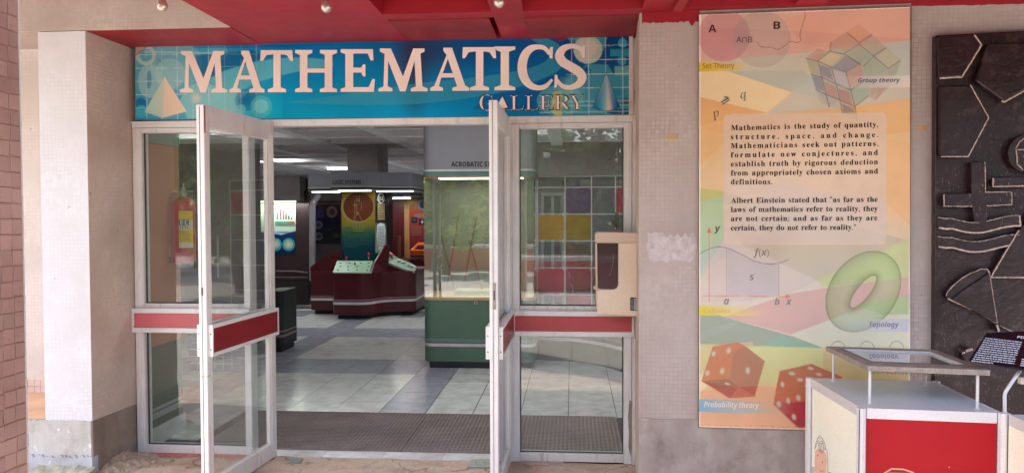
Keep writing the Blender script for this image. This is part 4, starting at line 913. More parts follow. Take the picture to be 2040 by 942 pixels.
# ================================================================== STOREFRONT
def bar(q, xa, xb, ya, yb_, Y0, Y1, mi=0):
    """upright or level bar given by its outline in the wall plane"""
    A = PY(xa, (ya + yb_) / 2, FY); B = PY(xb, (ya + yb_) / 2, FY); zt = PY((xa + xb) / 2, ya, FY).z; zb = PY((xa + xb) / 2, yb_, FY).z
    q.box(A.x, B.x, Y0, Y1, zb, zt, mi)
zH0, zH1 = fz(760, 249), fz(760, 237.5)     # header
xJL, xPL0, xPL1 = fx(269), fx(486), fx(501)
xPR0, xPR1, xJR = fx(1015.5), fx(1035), fx(1259)
head = M(); head.box(xJL, xJR, FY - .004, FY + .09, zH0, zH1); head.box(xJL, xJR, FY - .018, FY - .0042, zH1 - .008, zH1 + .004); o = head.build('door_header', m_alu, bevel=.002); tag(o, 'long aluminium header rail under the banner sign', 'door frame')
e = M(); zt_ = fz(300, 92); e.box(fx(1252), fx(1260), SY - .02, SY + .03, zH1 + .004, fz(1255, 68)); e.box(xJL, fx(1252), SY - .004, SY + .02, fz(760, 77.5) - .005, fz(760, 77.5) + .008); e.build('edge_trim', m_aluS, sg, bevel=.001)
zs = .0; zbt = .03
ZG0 = fz(770, 906) + .0; ZRB, ZRT = fz(760, 665), fz(760, 616)
m_railP = plain('haze pink laminate band', rgb(208, 108, 112), .4, var=.1, sc=3)  # left band's red lightened towards pink to stand in for haze
def sidelight(name, x0, x1, side, label):
    t = thing(name, ((x0 + x1) / 2, FY, 0), label, 'glazed panel')
    jw = .058; q = M()
    if side < 0: pL = (x0, x0 + .062); pR = (xPL0, xPL1)
    else: pL = (xPR0, xPR1); pR = (x1 - .052, x1)
    for n, (a, b_) in (('post', pL), ('post', pR)):
        q = M(); q.box(a, b_, FY, FY + .085, 0, zH0 - .001); q.box(a + .02, b_ - .004 if b_ - a > .05 else b_ - .01, FY - .008, FY - .0005, .03, zH0 - .006); q.build(n, m_alu, t, bevel=.0025)
    ia, ib = pL[1], pR[0]
    q = M(); q.box(ia + .0005, ib - .0005, FY + .004, FY + .08, .006, .058); q.build('sill', m_aluS, t, bevel=.003)
    q = M(); q.box(ia + .0005, ib - .0005, FY + .004, FY + .08, zH0 - .034, zH0 - .002); q.build('head_bead', m_alu, t, bevel=.003)
    # red band with aluminium edges, standing proud
    bx0, bx1 = (fx(267.5), xPL1) if side < 0 else (xPR0 + .002, fx(1262.5))
    yb0, yb1 = FY - .034, FY - .0086
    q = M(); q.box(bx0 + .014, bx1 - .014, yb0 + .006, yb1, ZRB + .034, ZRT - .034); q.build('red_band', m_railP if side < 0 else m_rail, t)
    q = M(); q.box(bx0, bx1, yb0, yb1, ZRT - .032, ZRT); q.box(bx0, bx1, yb0, yb1, ZRB, ZRB + .032)
    q.box(bx0, bx0 + .013, yb0, yb1, ZRB + .033, ZRT - .033); q.box(bx1 - .013, bx1, yb0, yb1, ZRB + .033, ZRT - .033); q.build('band_frame', m_alu, t, bevel=.002)
    q = M(); q.box(ia + .0005, ib - .0005, FY + .004, FY + .07, ZRB + .03, ZRT - .03); q.box(ia + .0005, ib - .0005, FY + .004, FY + .07, ZRT - .028, ZRT + .028); q.build('mid_rail', m_aluS, t)
    for z0_, z1_ in ((.058, ZRB + .03), (ZRT + .028, zH0 - .034)):
        q = M(); q.box(ia + .001, ib - .001, FY + .04, FY + .046, z0_, z1_); q.build('pane', m_glassL if side < 0 else m_glass, t)
        q = M(); g_ = .006
        q.box(ia + .001, ia + .001 + g_, FY + .03, FY + .0395, z0_, z1_); q.box(ib - .001 - g_, ib - .001, FY + .03, FY + .0395, z0_, z1_); q.box(ia + .008, ib - .008, FY + .03, FY + .0395, z0_, z0_ + g_); q.build('gasket', m_gask, t)
    return t
SLL = sidelight('sidelight', xJL, xPL1, -1, 'fixed glass panel with red band left of the open doors')
SLR = sidelight('sidelight', xPR0, xJR, 1, 'fixed glass panel with red band right of the doors, behind the dispenser')
q = M(); q.box(xPL1 - .25, xJL + .02, FY - .01, FY + .0, 0, 0)
# painted cement line under the left panel
q = M(); R = random.Random(6); nx = 70
top = [(xJL + .07 + (xPL0 - xJL) * i / nx, .004 + .004 * R.random()) for i in range(nx + 1)]
vs = [(x, FY + .003, .006) for x, _ in top] + [(x, FY - .075 + .018 * R.random(), .004) for x, _ in top]
q.add(vs, [[i, i + 1, nx + 2 + i, nx + 1 + i] for i in range(nx)]); q.build('painted_sill_edge', plain('chipped red cement', rgb(206, 120, 106), .7, var=.3, sc=30, bmp=.4), SLL)
# jamb cover strip on the right plus cement smear
q = M(); q.box(xJR + .001, xJR + .024, FY - .02, FY + .07, 0, ZS - .012); o = q.build('jamb', m_aluS, bevel=.002); tag(o, 'aluminium jamb strip between the right glass panel and mosaic wall', 'door frame')
jag = [(1254, 797), (1262, 800), (1263, 815), (1261, 835), (1263, 860), (1262, 880), (1256, 908), (1252, 890), (1253, 860), (1251, 830)]
py_panel('cement_smear', jag, FY - .0095, FY - .006, plain('grey cement smear', rgb(150, 136, 120), .85, var=.2, sc=40, bmp=.5), SLR)
# ---- doors
def door(name, hinge, free, ztop, label, plates_right):
    """leaf from hinge (x,y) to free edge (x,y)"""
    H = Vector((hinge[0], hinge[1], 0)); F = Vector((free[0], free[1], 0)); d = (F - H).normalized(); L_ = (F - H).length; n = Vector((-d.y, d.x, 0)) * 1.0
    if n.x < 0: n = -n                                       # n points to +X
    t = thing(name, (H + F) / 2 + Vector((0, 0, .012)), label, 'door')
    T = .046; zb = .014; up = Vector((0, 0, 1))
    def ob(q, a0, a1, n0, n1, z0, z1): q.obox(H + d * a0 + n * n0 + up * z0, d * (a1 - a0), n * (n1 - n0), up * (z1 - z0))
    sw_ = .058
    for nm, a0, a1 in (('hinge_stile', 0, sw_), ('free_stile', L_ - sw_, L_)):
        q = M(); ob(q, a0, a1, -T / 2, T / 2, zb, ztop); q.build(nm, m_alu, t, bevel=.004)
    q = M(); ob(q, L_, L_ + .002, -T / 2 + .019, -T / 2 + .021, zb + .01, ztop - .01); q.build('edge_groove', m_gask, t)
    q = M(); ob(q, sw_ + .0005, L_ - sw_ - .0005, -T / 2 + .003, T / 2 - .003, zb, zb + .10); q.build('bottom_rail', m_aluS, t, bevel=.003)
    q = M(); ob(q, sw_ + .0005, L_ - sw_ - .0005, -T / 2 + .003, T / 2 - .003, ztop - .12, ztop); q.build('top_rail', m_alu, t, bevel=.003)
    z0, z1 = ZRB - .005, ZRT + .01
    q = M(); ob(q, sw_ + .0005, L_ - sw_ - .0005, -T / 2 + .004, T / 2 - .004, z0 + .02, z1 - .02); q.build('mid_rail', m_aluS, t)
    for sgn in (-1, 1):
        a, b_ = sorted((sgn * (T / 2 + .0005), sgn * (T / 2 + .024)))
        ff = (sgn * (T / 2 + .0005), sgn * (T / 2 + .020)); ff = sorted(ff)
        q = M(); ob(q, .012, L_ - .03, ff[0], ff[1], z0 + .022, z1 - .022); q.build('push_band', m_rail2, t)
        q = M(); ob(q, 0, L_ - .018, a, b_, z0, z0 + .02); ob(q, 0, L_ - .018, a, b_, z1 - .02, z1); ob(q, L_ - .0295, L_ - .018, a, b_, z0 + .0205, z1 - .0205); ob(q, 0, .0115, a, b_, z0 + .0205, z1 - .0205); q.build('band_frame', m_alu, t, bevel=.0015)
        for zz in (z0 + .04, z1 - .05):
            q = M(); c = H + d * (L_ - .018) + n * (a + b_) / 2 + up * zz; q.cyl(c - d * .001, c + d * .0015, .004, 8); q.build('screw', m_screw, t)
    for za, zb_ in ((zb + .101, z0 + .02), (z1 - .02, ztop - .121)):
        q = M(); ob(q, sw_ + .001, L_ - sw_ - .001, -.003, .003, za, zb_); q.build('pane', m_glass, t)
        q = M(); ob(q, sw_ + .001, sw_ + .008, .0035, .012, za, zb_); ob(q, L_ - sw_ - .008, L_ - sw_ - .001, .0035, .012, za, zb_); q.build('gasket', m_aluS, t)
    q = M(); ob(q, .02, .06, -.012, .012, -.004, zb - .0005); ob(q, .02, .06, -.012, .012, ztop + .0005, min(zH0 + .0, ztop + .03)); q.build('pivot', m_screw, t)
    return t, H, d, n, up
DZ = PY(540, 244, FY - .02).z
hx = PY(541, 500, FY - .02).x; fxl = PY(400.5, 208, 4.1).x
dl, H1, d1, n1, up = door('glass_door', (hx, FY - .02), (fxl, 4.085), DZ, 'left door leaf swung open, white edge towards the viewer', True)
rzx = PY(984.5, 500, 4.13).x; rh = PY(1011, 500, FY - .02).x
dr, H2, d2, n2, up = door('glass_door', (rh, FY - .02), (rzx, 4.10), DZ + .004, 'right door leaf swung open, with lock plate on its edge', True)
# lock plate on the right leaf's edge; keyhole on the left one; rusty strip
L2 = (Vector((rzx, 4.10, 0)) - H2).length; c = H2 + d2 * L2
zl0, zl1 = PY(980, 616, 4.1).z, PY(980, 563, 4.1).z
q = M(); q.obox(c + n2 * -.006 + up * zl0 + d2 * .0005, n2 * .018, d2 * .0025, up * (zl1 - zl0)); q.build('lock_plate', plain('brushed lock steel', rgb(170, 158, 148), .4, metal=.7), dr, bevel=.0008)
for k in (.08, .92):
    q = M(); p = c + n2 * .003 + up * (zl0 + (zl1 - zl0) * k) + d2 * .003; q.cyl(p, p + d2 * .0012, .0035, 10); q.build('screw', m_screw, dr)
q = M(); q.obox(c + n2 * -.001 + up * (zl0 + .05) + d2 * .0031, n2 * .007, d2 * .0006, up * .05); q.build('latch_slot', m_gask, dr)
L1 = (Vector((fxl, 4.085, 0)) - H1).length; c = H1 + d1 * L1; zk = PY(400, 581, 4.08).z
q = M(); q.obox(c + n1 * -.0045 + up * (zk - .022) + d1 * .0025, n1 * .008, d1 * .002, up * .044); q.build('lock_slot', m_gask, dl, bevel=.0008)
zr = DZ
q = M(); q.obox(H1 + d1 * (L1 - .012) + n1 * .0235 + up * (DZ - .155), d1 * .012, n1 * .0015, up * .15); q.build('rusty_strip', plain('rust', rgb(150, 96, 70), .8, var=.35, sc=60, bmp=.4), dl)
for k in (0, .011):
    q = M(); p = H1 + d1 * (L1 - .085 - k) + n1 * .005 + up * (DZ - .126); q.cyl(p, p + n1 * .004, .004, 8); q.build('glass_bead', m_alu, dl)
# wire tied round the left edge
q = M(); zw = PY(395, 750, 4.08).z; pts = [c + n1 * a + d1 * b_ + up * (zw + k) for a, b_, k in ((-.0245, -.03, .004), (-.0245, .001, .001), (-.01, .003, -.001), (.01, .003, .002), (.0245, .001, 0), (.0245, -.03, .003))]
q.tube(pts, .0011, 6); o = q.build('wire', plain('thin brown wire', rgb(150, 96, 70), .6)); tag(o, 'thin brown wire tied round the edge of the left door', 'wire')
# floor spring plates
m_plate = plain('scratched steel plate', rgb(176, 176, 176), .38, metal=.75, var=.15, sc=30)
for x0, x1, y0, y1, lab in ((570, 590, 912, 921, 'small steel floor plate beside the foot of the left door'), (931, 976, 913, 928, 'steel floor plate by the foot of the right door leaf')):
    a, b_, c_, d_ = PZ(x0, y1, .012), PZ(x1 + 4, y1, .012), PZ(x1 + 14, y0, .012), PZ(x0 + 10, y0, .012)
    q = M(); q.hexa([p - Vector((0, 0, .012)) for p in (a, b_, c_, d_)] + [a, b_, c_, d_]); o = q.build('floor_plate', m_plate, bevel=.001); tag(o, lab, 'floor plate')
    if x0 > 900:
        for k in (.25, .6):
            q2 = M(); p = a.lerp(b_, k).lerp(d_.lerp(c_, k), .5) + Vector((0, 0, .0005)); q2.cyl(p, p + Vector((0, 0, .001)), .006, 10); q2.build('screw', m_screw, o)
# ---- threshold tiles
thr = thing('threshold', (fx(760), 5.0, 0), 'pale tiled threshold strip between the apron and rubber mats', 'threshold')
YM0 = PZ(700, 897, .004).y; YM1 = PZ(700, 823, .004).y
m_thr = m_obj('white threshold tile', rgb(222, 222, 226), .03, .2)
tx = [fx(500) - .9 + k * .385 for k in range(-1, 9)]
xs_ = [PZ(645, 905, .004).x + .40 * k for k in range(-5, 5)]
for a, b_ in zip(xs_, xs_[1:]):
    q = M(); q.box(a + .001, b_ - .001, FY - .012 if False else FY + .002, YM0 - .003, -.03, .004); q.build('tile', m_thr, thr, bevel=.001, seg=1)
# ---- dispenser box
DY = 4.72
dsp = thing('dispenser', PY(1228, 630, DY + .06), 'beige wall dispenser with dark window mounted beside the right panel', 'dispenser')
def dpp(px, py, dy=0): return PY(px, py, DY + dy)
m_bei = plain('aged beige plastic', rgb(240, 222, 198), .38, var=.06, sc=4, spec=.5); m_beiT = plain('beige plastic lid', rgb(222, 198, 178), .4, var=.05)
body = roundpoly([(1190, 478), (1269, 479), (1269, 629), (1190, 625)], [1, 1, 3, 3], 3)
q = M(); q.prism([dpp(*p, .004) for p in body], (0, .13, 0)); q.build('body', m_bei, dsp, bevel=.004)
cover = [(1188, 487), (1186, 530), (1186.5, 570), (1190, 592), (1190, 626), (1268, 629.5), (1268, 484), (1232, 484), (1232, 560), (1231, 568), (1227, 574), (1220, 576), (1194, 576), (1190, 570), (1189, 545), (1189, 500), (1189.5, 484), (1188, 484)]
q = M(); q.prism([dpp(*p, -.004) for p in [(1232, 483.5), (1268.5, 483.5), (1268.5, 629.5), (1190, 625.5), (1190, 577.5), (1222, 576.5), (1229, 573), (1232, 565)]], (0, .0075, 0)); q.build('front_cover', m_bei, dsp, bevel=.003)
q = M(); q.prism([dpp(*p, -.006) for p in roundpoly([(1186, 463), (1270, 464), (1270, 483), (1186, 483)], [6, 4, 1, 1], 4)], (0, .136, 0)); q.build('lid', m_beiT, dsp, bevel=.006, smooth=False)
q = M(); q.prism([dpp(*p, -.0045) for p in [(1186, 484), (1189, 484), (1190.5, 576), (1190.5, 626), (1187, 600)]], (0, .008, 0)); q.build('left_edge', m_beiT, dsp, bevel=.001)
win = roundpoly([(1189.4, 484.2), (1231.5, 484.5), (1231.5, 576), (1190.8, 575.5)], [1, 1, 9, 6], 6)
q = M(); q.prism([dpp(*p, -.003) for p in win], (0, .006, 0)); q.build('window', plain('smoked plastic window', rgb(62, 38, 42), .2, var=.12, coat=.4), dsp, bevel=.0015)
q = M(); cv_ = [dpp(1222.5 - (t * 9) + 2 * math.sin(t * 3), 508 + t * 42, -.0035) for t in [i / 10 for i in range(11)]]; q.tube(cv_, .0007, 5); q.build('crack', plain('pale scratch', rgb(170, 150, 150), .5), dsp)
q = M(); q.lathe(dpp(1185.5, 572.5, -.004), [(.0, -.004), (.009, -.004), (.011, 0), (.009, .006), (.004, .008), (.004, .016)], 14, axis=(-.3, -1, 0)); q.build('knob', plain('cream knob', rgb(224, 206, 184), .35), dsp, smooth=True)
stq = Print(lambda x, y, o: PY(x, y, DY - .0045 - o), .0003)
stq.poly([(1255.5, 592), (1269, 592.5), (1269, 619), (1255.5, 618.5)], (36, 34, 40)); stq.poly([(1263, 594), (1268, 594), (1268, 617), (1263, 617)], (214, 214, 220)); stq.poly([(1257, 594), (1261.5, 594), (1261.5, 606), (1257, 606)], (120, 120, 128))
for k in range(9): stq.line([(1257, 607.5 + k * 1.15), (1261.8, 607.5 + k * 1.15)], .5, (200, 200, 206), .9)
for k in range(10): stq.line([(1263.6, 596 + k * 2), (1267.3, 596 + k * 2)], .6 + .4 * (k % 2), (90, 90, 100), .9)
stq.build('sticker', PRINT, dsp, fix=False)
q = M(); q.prism([dpp(*p, .134) for p in [(1200, 470), (1274, 470), (1274, 626), (1200, 622)]], (0, .02, 0)); q.build('back_plate', m_gask, dsp)
q = M(); a, b_ = dpp(1266, 500, .12), dpp(1266, 600, .12); q.obox(a, (.40 - a.x, 0, 0), (0, .03, 0), (0, 0, -.02)); q.obox(b_, (.40 - b_.x, 0, 0), (0, .03, 0), (0, 0, -.02)); q.build('bracket', m_gask, dsp)
# ---- spot lamps hanging from the canopy
m_bulb = plain('silvered lamp glass', rgb(200, 190, 180), .15, metal=.6); m_brass = plain('brass holder', rgb(190, 160, 110), .35, metal=.7)
for i, (px, py, lab, z_) in enumerate(((323, 12, 'silver bowl spot lamp hanging before the mosaic beam, leftmost', ZS), (650, 14, 'silver bowl spot lamp against the plain red soffit, middle', ZS), (994, 4, 'silver bowl spot lamp on the red beam, right of the other two', ZS))):
    c = PY(px, py, 3.4); t = thing('spot_lamp', (c.x, c.y, c.z + .05), lab, 'spot lamp', 'spot lamps along the canopy')
    ax_ = Vector((.12, -.25, -1)).normalized()
    q = M(); q.lathe(c - ax_ * .052, [(.009, 0), (.010, .014), (.017, .03), (.024, .048), (.0245, .056), (.021, .068), (.012, .077), (.002, .080)], 20, axis=ax_); q.build('bulb', m_bulb, t, smooth=True)
    q = M(); q.lathe(c - ax_ * .085, [(.003, 0), (.010, .003), (.0105, .033), (.008, .035)], 14, axis=ax_); q.build('socket', m_brass, t, smooth=True)
    q = M(); q.tube(smoothpath([c - ax_ * .084, c + Vector((-.02, .03, .10)), c + Vector((-.025, .04, .14)), Vector((c.x - .025, c.y + .04, z_ + (.0 if i else 0)))], 5), .0035, 8); q.build('stem', m_screw, t, smooth=True)
# ================================================================== INTERIOR: floor
YF = PZ(760, 823, .004).y; TS = .385; TX0 = PZ(1132, 830, 0).x
m_tl = m_obj('pale grey floor tile', rgb(228, 230, 232), .04, .16); m_td = m_obj('blue grey floor tile', rgb(166, 168, 184), .06, .2)
q = M(); q.box(-12, 6, FY + .03, 26, -.06, -.012); q.build('interior_floor_bed', plain('tile grout', rgb(54, 50, 48), .8), kind='structure')
flo = bpy.data.objects.new('interior_floor', None); COL.objects.link(flo); flo.location = (-1, 8, -.012); WPOS[flo] = Vector((-1, 8, -.012)); flo['kind'] = 'structure'
tp = []
for m in (m_tl, m_td):
    q = M(); h = TS / 2 - .0028; q.box(-h, h, -h, h, -.011, 0); tp.append(q.build('tile', m, flo, bevel=.0012, origin=(0, 0, 0), seg=1))
def dark(i, j):
    if i in (-4, 3): return True
    if i > -4 and i <= 3: return False
    if i < -4: return j in (4, 5, 10, 11, 16) or (i < -8 and j in (1, 2)) or (i == -9)
    return False
used = [False, False]; far = M(); fard = M()
R = random.Random(11)
for j in range(-3, 50):
    y = YF + TS * (j + .5)
    for i in range(-26, 12):
        x = TX0 + TS * (i + .5)
        if j < 0 and x > -2.35 and x < .35: continue
        if y - TS / 2 < YM0 - .01 and j < -2: continue
        dk = dark(i, j); jx = R.uniform(-.0006, .0006)
        vis = j < 10 and (x / y > -.66 and x / y < .10) and not (y > 7.95 and -1.5 < x < -.45 and y < 9.0)
        if vis:
            k = int(dk)
            if not used[k]: o = tp[k]; used[k] = True
            else: o = tp[k].copy(); COL.objects.link(o)
            o.parent = flo; o.location = Vector((x + jx, y, R.uniform(-.0004, .0004))) - WPOS[flo]
        elif y < 24:
            h = TS / 2 - .0015; (fard if dk or (j > 14 and R.random() < .4) else far).box(x - h, x + h, y - h, y + h, -.011, 0)
far.build('far_tile', m_tl, flo, kind='stuff'); fard.build('far_tile', m_td, flo, kind='stuff')
# ---- rubber mats: pierced sheets, a mesh of webs round oval holes
m_rub = plain('brown black rubber', rgb(146, 130, 126), .62, var=.22, sc=3, bmp=.3, bsc=90, fine=.12)
def mat_obj(x0, x1, y0, y1, lab):
    nx = max(1, int((x1 - x0 - .02) / .029)); ny = int((y1 - y0 - .02) / .034); ux = (x1 - x0 - .02) / nx; uy = (y1 - y0 - .02) / ny; q = M(); vs = []; fs = []; idx = {}
    z = .012
    def V(x, y, zz=z):
        k = (round(x, 5), round(y, 5), zz)
        if k not in idx: idx[k] = len(vs); vs.append(k)
        return idx[k]
    for j in range(ny):
        for i in range(nx):
            ox = x0 + .01 + ux * i; oy = y0 + .01 + uy * j; st = (j % 2) * .0
            c = [V(ox, oy), V(ox + ux, oy), V(ox + ux, oy + uy), V(ox, oy + uy)]; hx_, hy = ux * .33, uy * .27; cx2, cy2 = ox + ux / 2, oy + uy / 2
            sk = ux * .10 * (1 if (i + j) % 2 else -1)
            h = [V(cx2 - hx_ + sk, cy2 - hy), V(cx2 + hx_ + sk, cy2 - hy), V(cx2 + hx_ - sk, cy2 + hy), V(cx2 - hx_ - sk, cy2 + hy)]
            l = [V(vs[k][0], vs[k][1], .0045) for k in h]
            for k in range(4): fs.append([c[k], c[(k + 1) % 4], h[(k + 1) % 4], h[k]]); fs.append([h[k], h[(k + 1) % 4], l[(k + 1) % 4], l[k]])
    q.add(vs, fs)
    q.box(x0, x0 + .0098, y0, y1, .003, .0135); q.box(x1 - .0098, x1, y0, y1, .003, .0135); q.box(x0 + .01, x1 - .01, y0, y0 + .0098, .003, .0135); q.box(x0 + .01, x1 - .01, y1 - .0098, y1, .003, .0135)
    o = q.build('rubber_mat', m_rub, fix=False); tag(o, lab, 'mat', 'pierced rubber door mats'); return o
xm = PZ(826, 860, .012).x; xl = PZ(388, 894, .012).x; xr = PZ(1238, 880, .012).x
mat_obj(xl, xm - .004, YM0 + .002, YF - .004, 'pierced brown rubber mat inside the left door, left of the seam')
mat_obj(xm + .004, xr, YM0 + .002, YF - .004, 'pierced brown rubber mat running behind the right door and right glass panel')
q = M(); q.box(xl - .1, xr + .1, YM0 - .002, YF, -.012, .003); q.build('mat_well', plain('dark mat well', rgb(16, 14, 14), .9), thr)
# ---- shell of the room
CZ = 2.76
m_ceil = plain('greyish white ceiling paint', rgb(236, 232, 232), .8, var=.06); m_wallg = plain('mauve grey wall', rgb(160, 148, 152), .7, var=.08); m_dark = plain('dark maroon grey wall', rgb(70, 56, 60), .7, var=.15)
cg = M(); y = 5.05; 
while y < 24: cg.box(-12, 6, y, y + .16, CZ, CZ + .32); y += 1.02
x = -11.6
ribs = M()
while x < 6: ribs.box(x, x + .2, 5.0, 24, CZ + .004, CZ + .32); x += 1.25
o = cg.build('ceiling', m_ceil, kind='structure'); ribs.build('ceiling_rib', m_ceil, o)
q = M(); q.box(-12, 6, 5.0, 24, CZ + .321, CZ + .4); q.build('ceiling_slab', m_ceil, o)
def wallthing(nm, box_, mat, lab, cat='wall'):
    q = M(); q.box(*box_); o = q.build(nm, mat); return tag(o, lab, cat)
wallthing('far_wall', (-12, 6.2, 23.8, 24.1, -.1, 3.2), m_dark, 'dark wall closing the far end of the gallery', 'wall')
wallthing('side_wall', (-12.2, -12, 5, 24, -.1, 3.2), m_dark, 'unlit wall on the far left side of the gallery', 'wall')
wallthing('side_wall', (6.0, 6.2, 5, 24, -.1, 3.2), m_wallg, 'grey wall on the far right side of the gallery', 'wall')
q = M(); q.box(-12, cx0, 5.5, 5.7, -.1, 3.1); q.box(.62, 6, 4.98, 5.1, -.1, 3.1); q.box(cx0, .62, FY + .10, FY + .2, zH1 + .01, 3.1); o = q.build('front_wall', m_wallg); tag(o, 'inner front wall above and beside the glass doors', 'wall')
q = M(); q.box(cx0 + .02, cx1 + .0, 5.4, 5.5, 0, 2.7); 
# ---- left: slanting exhibit wall with green foot inside the left panel
XW = PY(297, 700, FY + .12).x; yW0, yW1 = FY + .12, None
yW1 = PX(364, 842, XW).y
sw_t = thing('exhibit_wall', (XW - .1, (yW0 + yW1) / 2, 0), 'brown and green side partition just inside the left glass panel', 'partition')
def swz(px, py): return PX(px, py, XW).z
zg = swz(300, 692); ztop_ = swz(300, 268)
def sbox(nm, z0, z1, mat, dx=0, y1=None):
    q = M(); q.box(XW - .2, XW + dx, yW0, (y1 or yW1), z0, z1); return q.build(nm, mat, sw_t)
sbox('brown_panel', zg, swz(300, 285), plain('terracotta laminate', rgb(180, 122, 88), .6, var=.06)); sbox('green_panel', .13, zg - .001, plain('dark green laminate', rgb(48, 84, 66), .45, var=.08), .002)
sbox('top_band', swz(300, 284), swz(300, 262), plain('dusty teal band', rgb(110, 140, 138), .6), .004); sbox('fascia', swz(300, 261), CZ, m_wallg, .006)
sbox('stripe', swz(300, 838) , swz(300, 826), plain('grey stripe', rgb(150, 160, 160), .5), .005, yW1 + .001); sbox('stripe', swz(300, 822), swz(300, 816), plain('grey stripe', rgb(150, 160, 160), .5), .0045, yW1 + .001)
sbox('plinth', 0, .129, plain('pale plinth', rgb(198, 200, 202), .5), .012, yW1 + .03)
# second low green bench behind it
# ---- fire extinguisher
ey = 5.42; ex = PY(366, 450, ey).x; ez0 = PY(366, 522, ey).z; ez1 = PY(366, 398, ey).z
fe = thing('fire_extinguisher', (ex, ey, ez0), 'red fire extinguisher with yellow label behind the left glass panel', 'fire extinguisher')
r_ = (PY(388, 450, ey).x - PY(345, 450, ey).x) / 2
q = M(); q.lathe((ex, ey, ez0), [(r_ * .86, 0), (r_, .015), (r_, ez1 - ez0 - .035), (r_ * .9, ez1 - ez0 - .012), (r_ * .6, ez1 - ez0 + .012), (r_ * .3, ez1 - ez0 + .022)], 28); q.build('cylinder', plain('extinguisher red', rgb(200, 22, 44), .3, coat=.4), fe, smooth=True)
q = M(); q.lathe((ex, ey, ez1 + .02), [(r_ * .28, 0), (r_ * .28, .02), (r_ * .42, .022), (r_ * .42, .032), (r_ * .2, .036), (r_ * .15, .07), (.006, .072), (.006, .1)], 16); q.box(ex - r_ * 1.1, ex + r_ * .9, ey - .012, ey + .012, ez1 + .058, ez1 + .066); q.build('valve', plain('dull nickel', rgb(150, 170, 160), .35, metal=.7), fe)
q = M(); q.tube(smoothpath([(ex - r_ * .3, ey - .03, ez1 + .06), (ex - r_ * .8, ey - .05, ez1 + .055), (ex - r_ * 1.12, ey - .06, ez1 - .01), (ex - r_ * 1.12, ey - .055, ez1 - .12), (ex - r_ * 1.0, ey - .06, ez1 - .24), (ex - r_ * .85, ey - .08, ez0 + .03)], 6), .0095, 10); q.build('hose', plain('cream hose', rgb(216, 188, 150), .55), fe, smooth=True)
q = M(); q.lathe((ex - r_ * .84, ey - .082, ez0 - .005), [(.011, 0), (.012, .04), (.009, .05)], 12); q.build('nozzle', plain('brown nozzle', rgb(90, 50, 44), .5), fe, smooth=True)
lb = Print(lambda u, v, o: (ex + (r_ + .001 + o) * math.sin(u), ey - (r_ + .001 + o) * math.cos(u), v), .0003)
za, zb2 = PY(380, 494, ey).z, PY(380, 419, ey).z; u0, u1 = .05, 1.35
def lbx(a, b_, c, d_, col): lb.grid(a, c, b_, d_, lambda x, y: col, 8, 1)
H_ = zb2 - za
lbx(u0, u1, za, zb2, (30, 36, 60)); lbx(u0 + .03, u1 - .03, za + .004, zb2 - .004, (236, 196, 20)); lbx(u0 + .03, u1 - .03, za + .004, za + .04, (214, 214, 210)); lbx(u0 + .03, u1 - .03, za + H_ * .5, za + H_ * .74, (206, 204, 200))
lbx(u0 + .06, u0 + .44, za + H_ * .60, za + H_ * .76, (40, 70, 120)); lbx(u0 + .48, u0 + .86, za + H_ * .60, za + H_ * .76, (60, 120, 90))
v_, f_ = text_mesh('B', 'SB'); lb.lay(); lb.add([lb.pt(u0 + .13 + p[0] * .36, za + H_ * .615 + p[1] * .05) for p in v_], f_, 0, lb.C((236, 236, 236)))
v_, f_ = text_mesh('C', 'SB'); lb.lay(); lb.add([lb.pt(u0 + .52 + p[0] * .36, za + H_ * .615 + p[1] * .05) for p in v_], f_, 0, lb.C((236, 236, 236)))
for k in range(4): lbx(u0 + .12 + k * .2, u0 + .18 + k * .2, za + H_ * .51, za + H_ * .57, (60, 60, 80))
for k in range(6): lbx(u0 + .1, u1 - .25 - (k % 3) * .1, za + H_ * (.2 + k * .045), za + H_ * (.2 + k * .045) + .004, (150, 110, 20))
lb.build('label_wrap', PRINT, fe, fix=False)
q = M(); bx = PY(333, 450, ey).x; q.box(bx - .012, bx + .006, ey + .04, ey + .06, PY(333, 530, ey).z, PY(333, 417, ey).z); q.box(bx, ex, ey + .045, ey + .075, ez0 + .1, ez0 + .13); q.box(XW + .005, bx - .012, ey + .045, ey + .055, ez0 + .2, ez0 + .23); q.build('bracket', plain('dark iron bracket', rgb(60, 40, 44), .6), fe)
# ---- a cabinet style helper: extruded plan with stripes
m_mar = plain('maroon laminate', rgb(76, 16, 25), .32, var=.12, sc=3); m_marD = plain('dark maroon plinth', rgb(30, 10, 14), .5); m_strw = plain('white stripe', rgb(206, 200, 202), .45); m_strg = plain('grey pink stripe', rgb(140, 112, 120), .45)
m_grn = plain('green laminate', rgb(92, 122, 104), .4, var=.07, sc=4); m_head = plain('grey header board', rgb(138, 136, 144), .6, var=.05); m_teal = plain('teal trim', rgb(84, 128, 124), .5)
def off_poly(P, d):
    out = []; n = len(P); ar = sum(P[i][0] * P[(i + 1) % n][1] - P[(i + 1) % n][0] * P[i][1] for i in range(n)); sg_ = 1 if ar > 0 else -1
    for i in range(n):
        a, b_, c = Vector(P[i - 1]), Vector(P[i]), Vector(P[(i + 1) % n]); e1 = (b_ - a).normalized(); e2 = (c - b_).normalized(); n1_ = Vector((e1.y, -e1.x)); n2_ = Vector((e2.y, -e2.x)); nn = (n1_ + n2_)
        nn = nn.normalized() / max(.4, nn.normalized().dot(n1_)) if nn.length > 1e-6 else n1_; out.append(tuple(b_ + nn * d * sg_))
    return out
def slab(nm, P, z0, z1, mat, par, off=0, **k):
    q = M(); PP = off_poly(P, off) if off else P; q.prism([(x, y, z0) for x, y in PP], (0, 0, z1 - z0)); return q.build(nm, mat, par, **k)
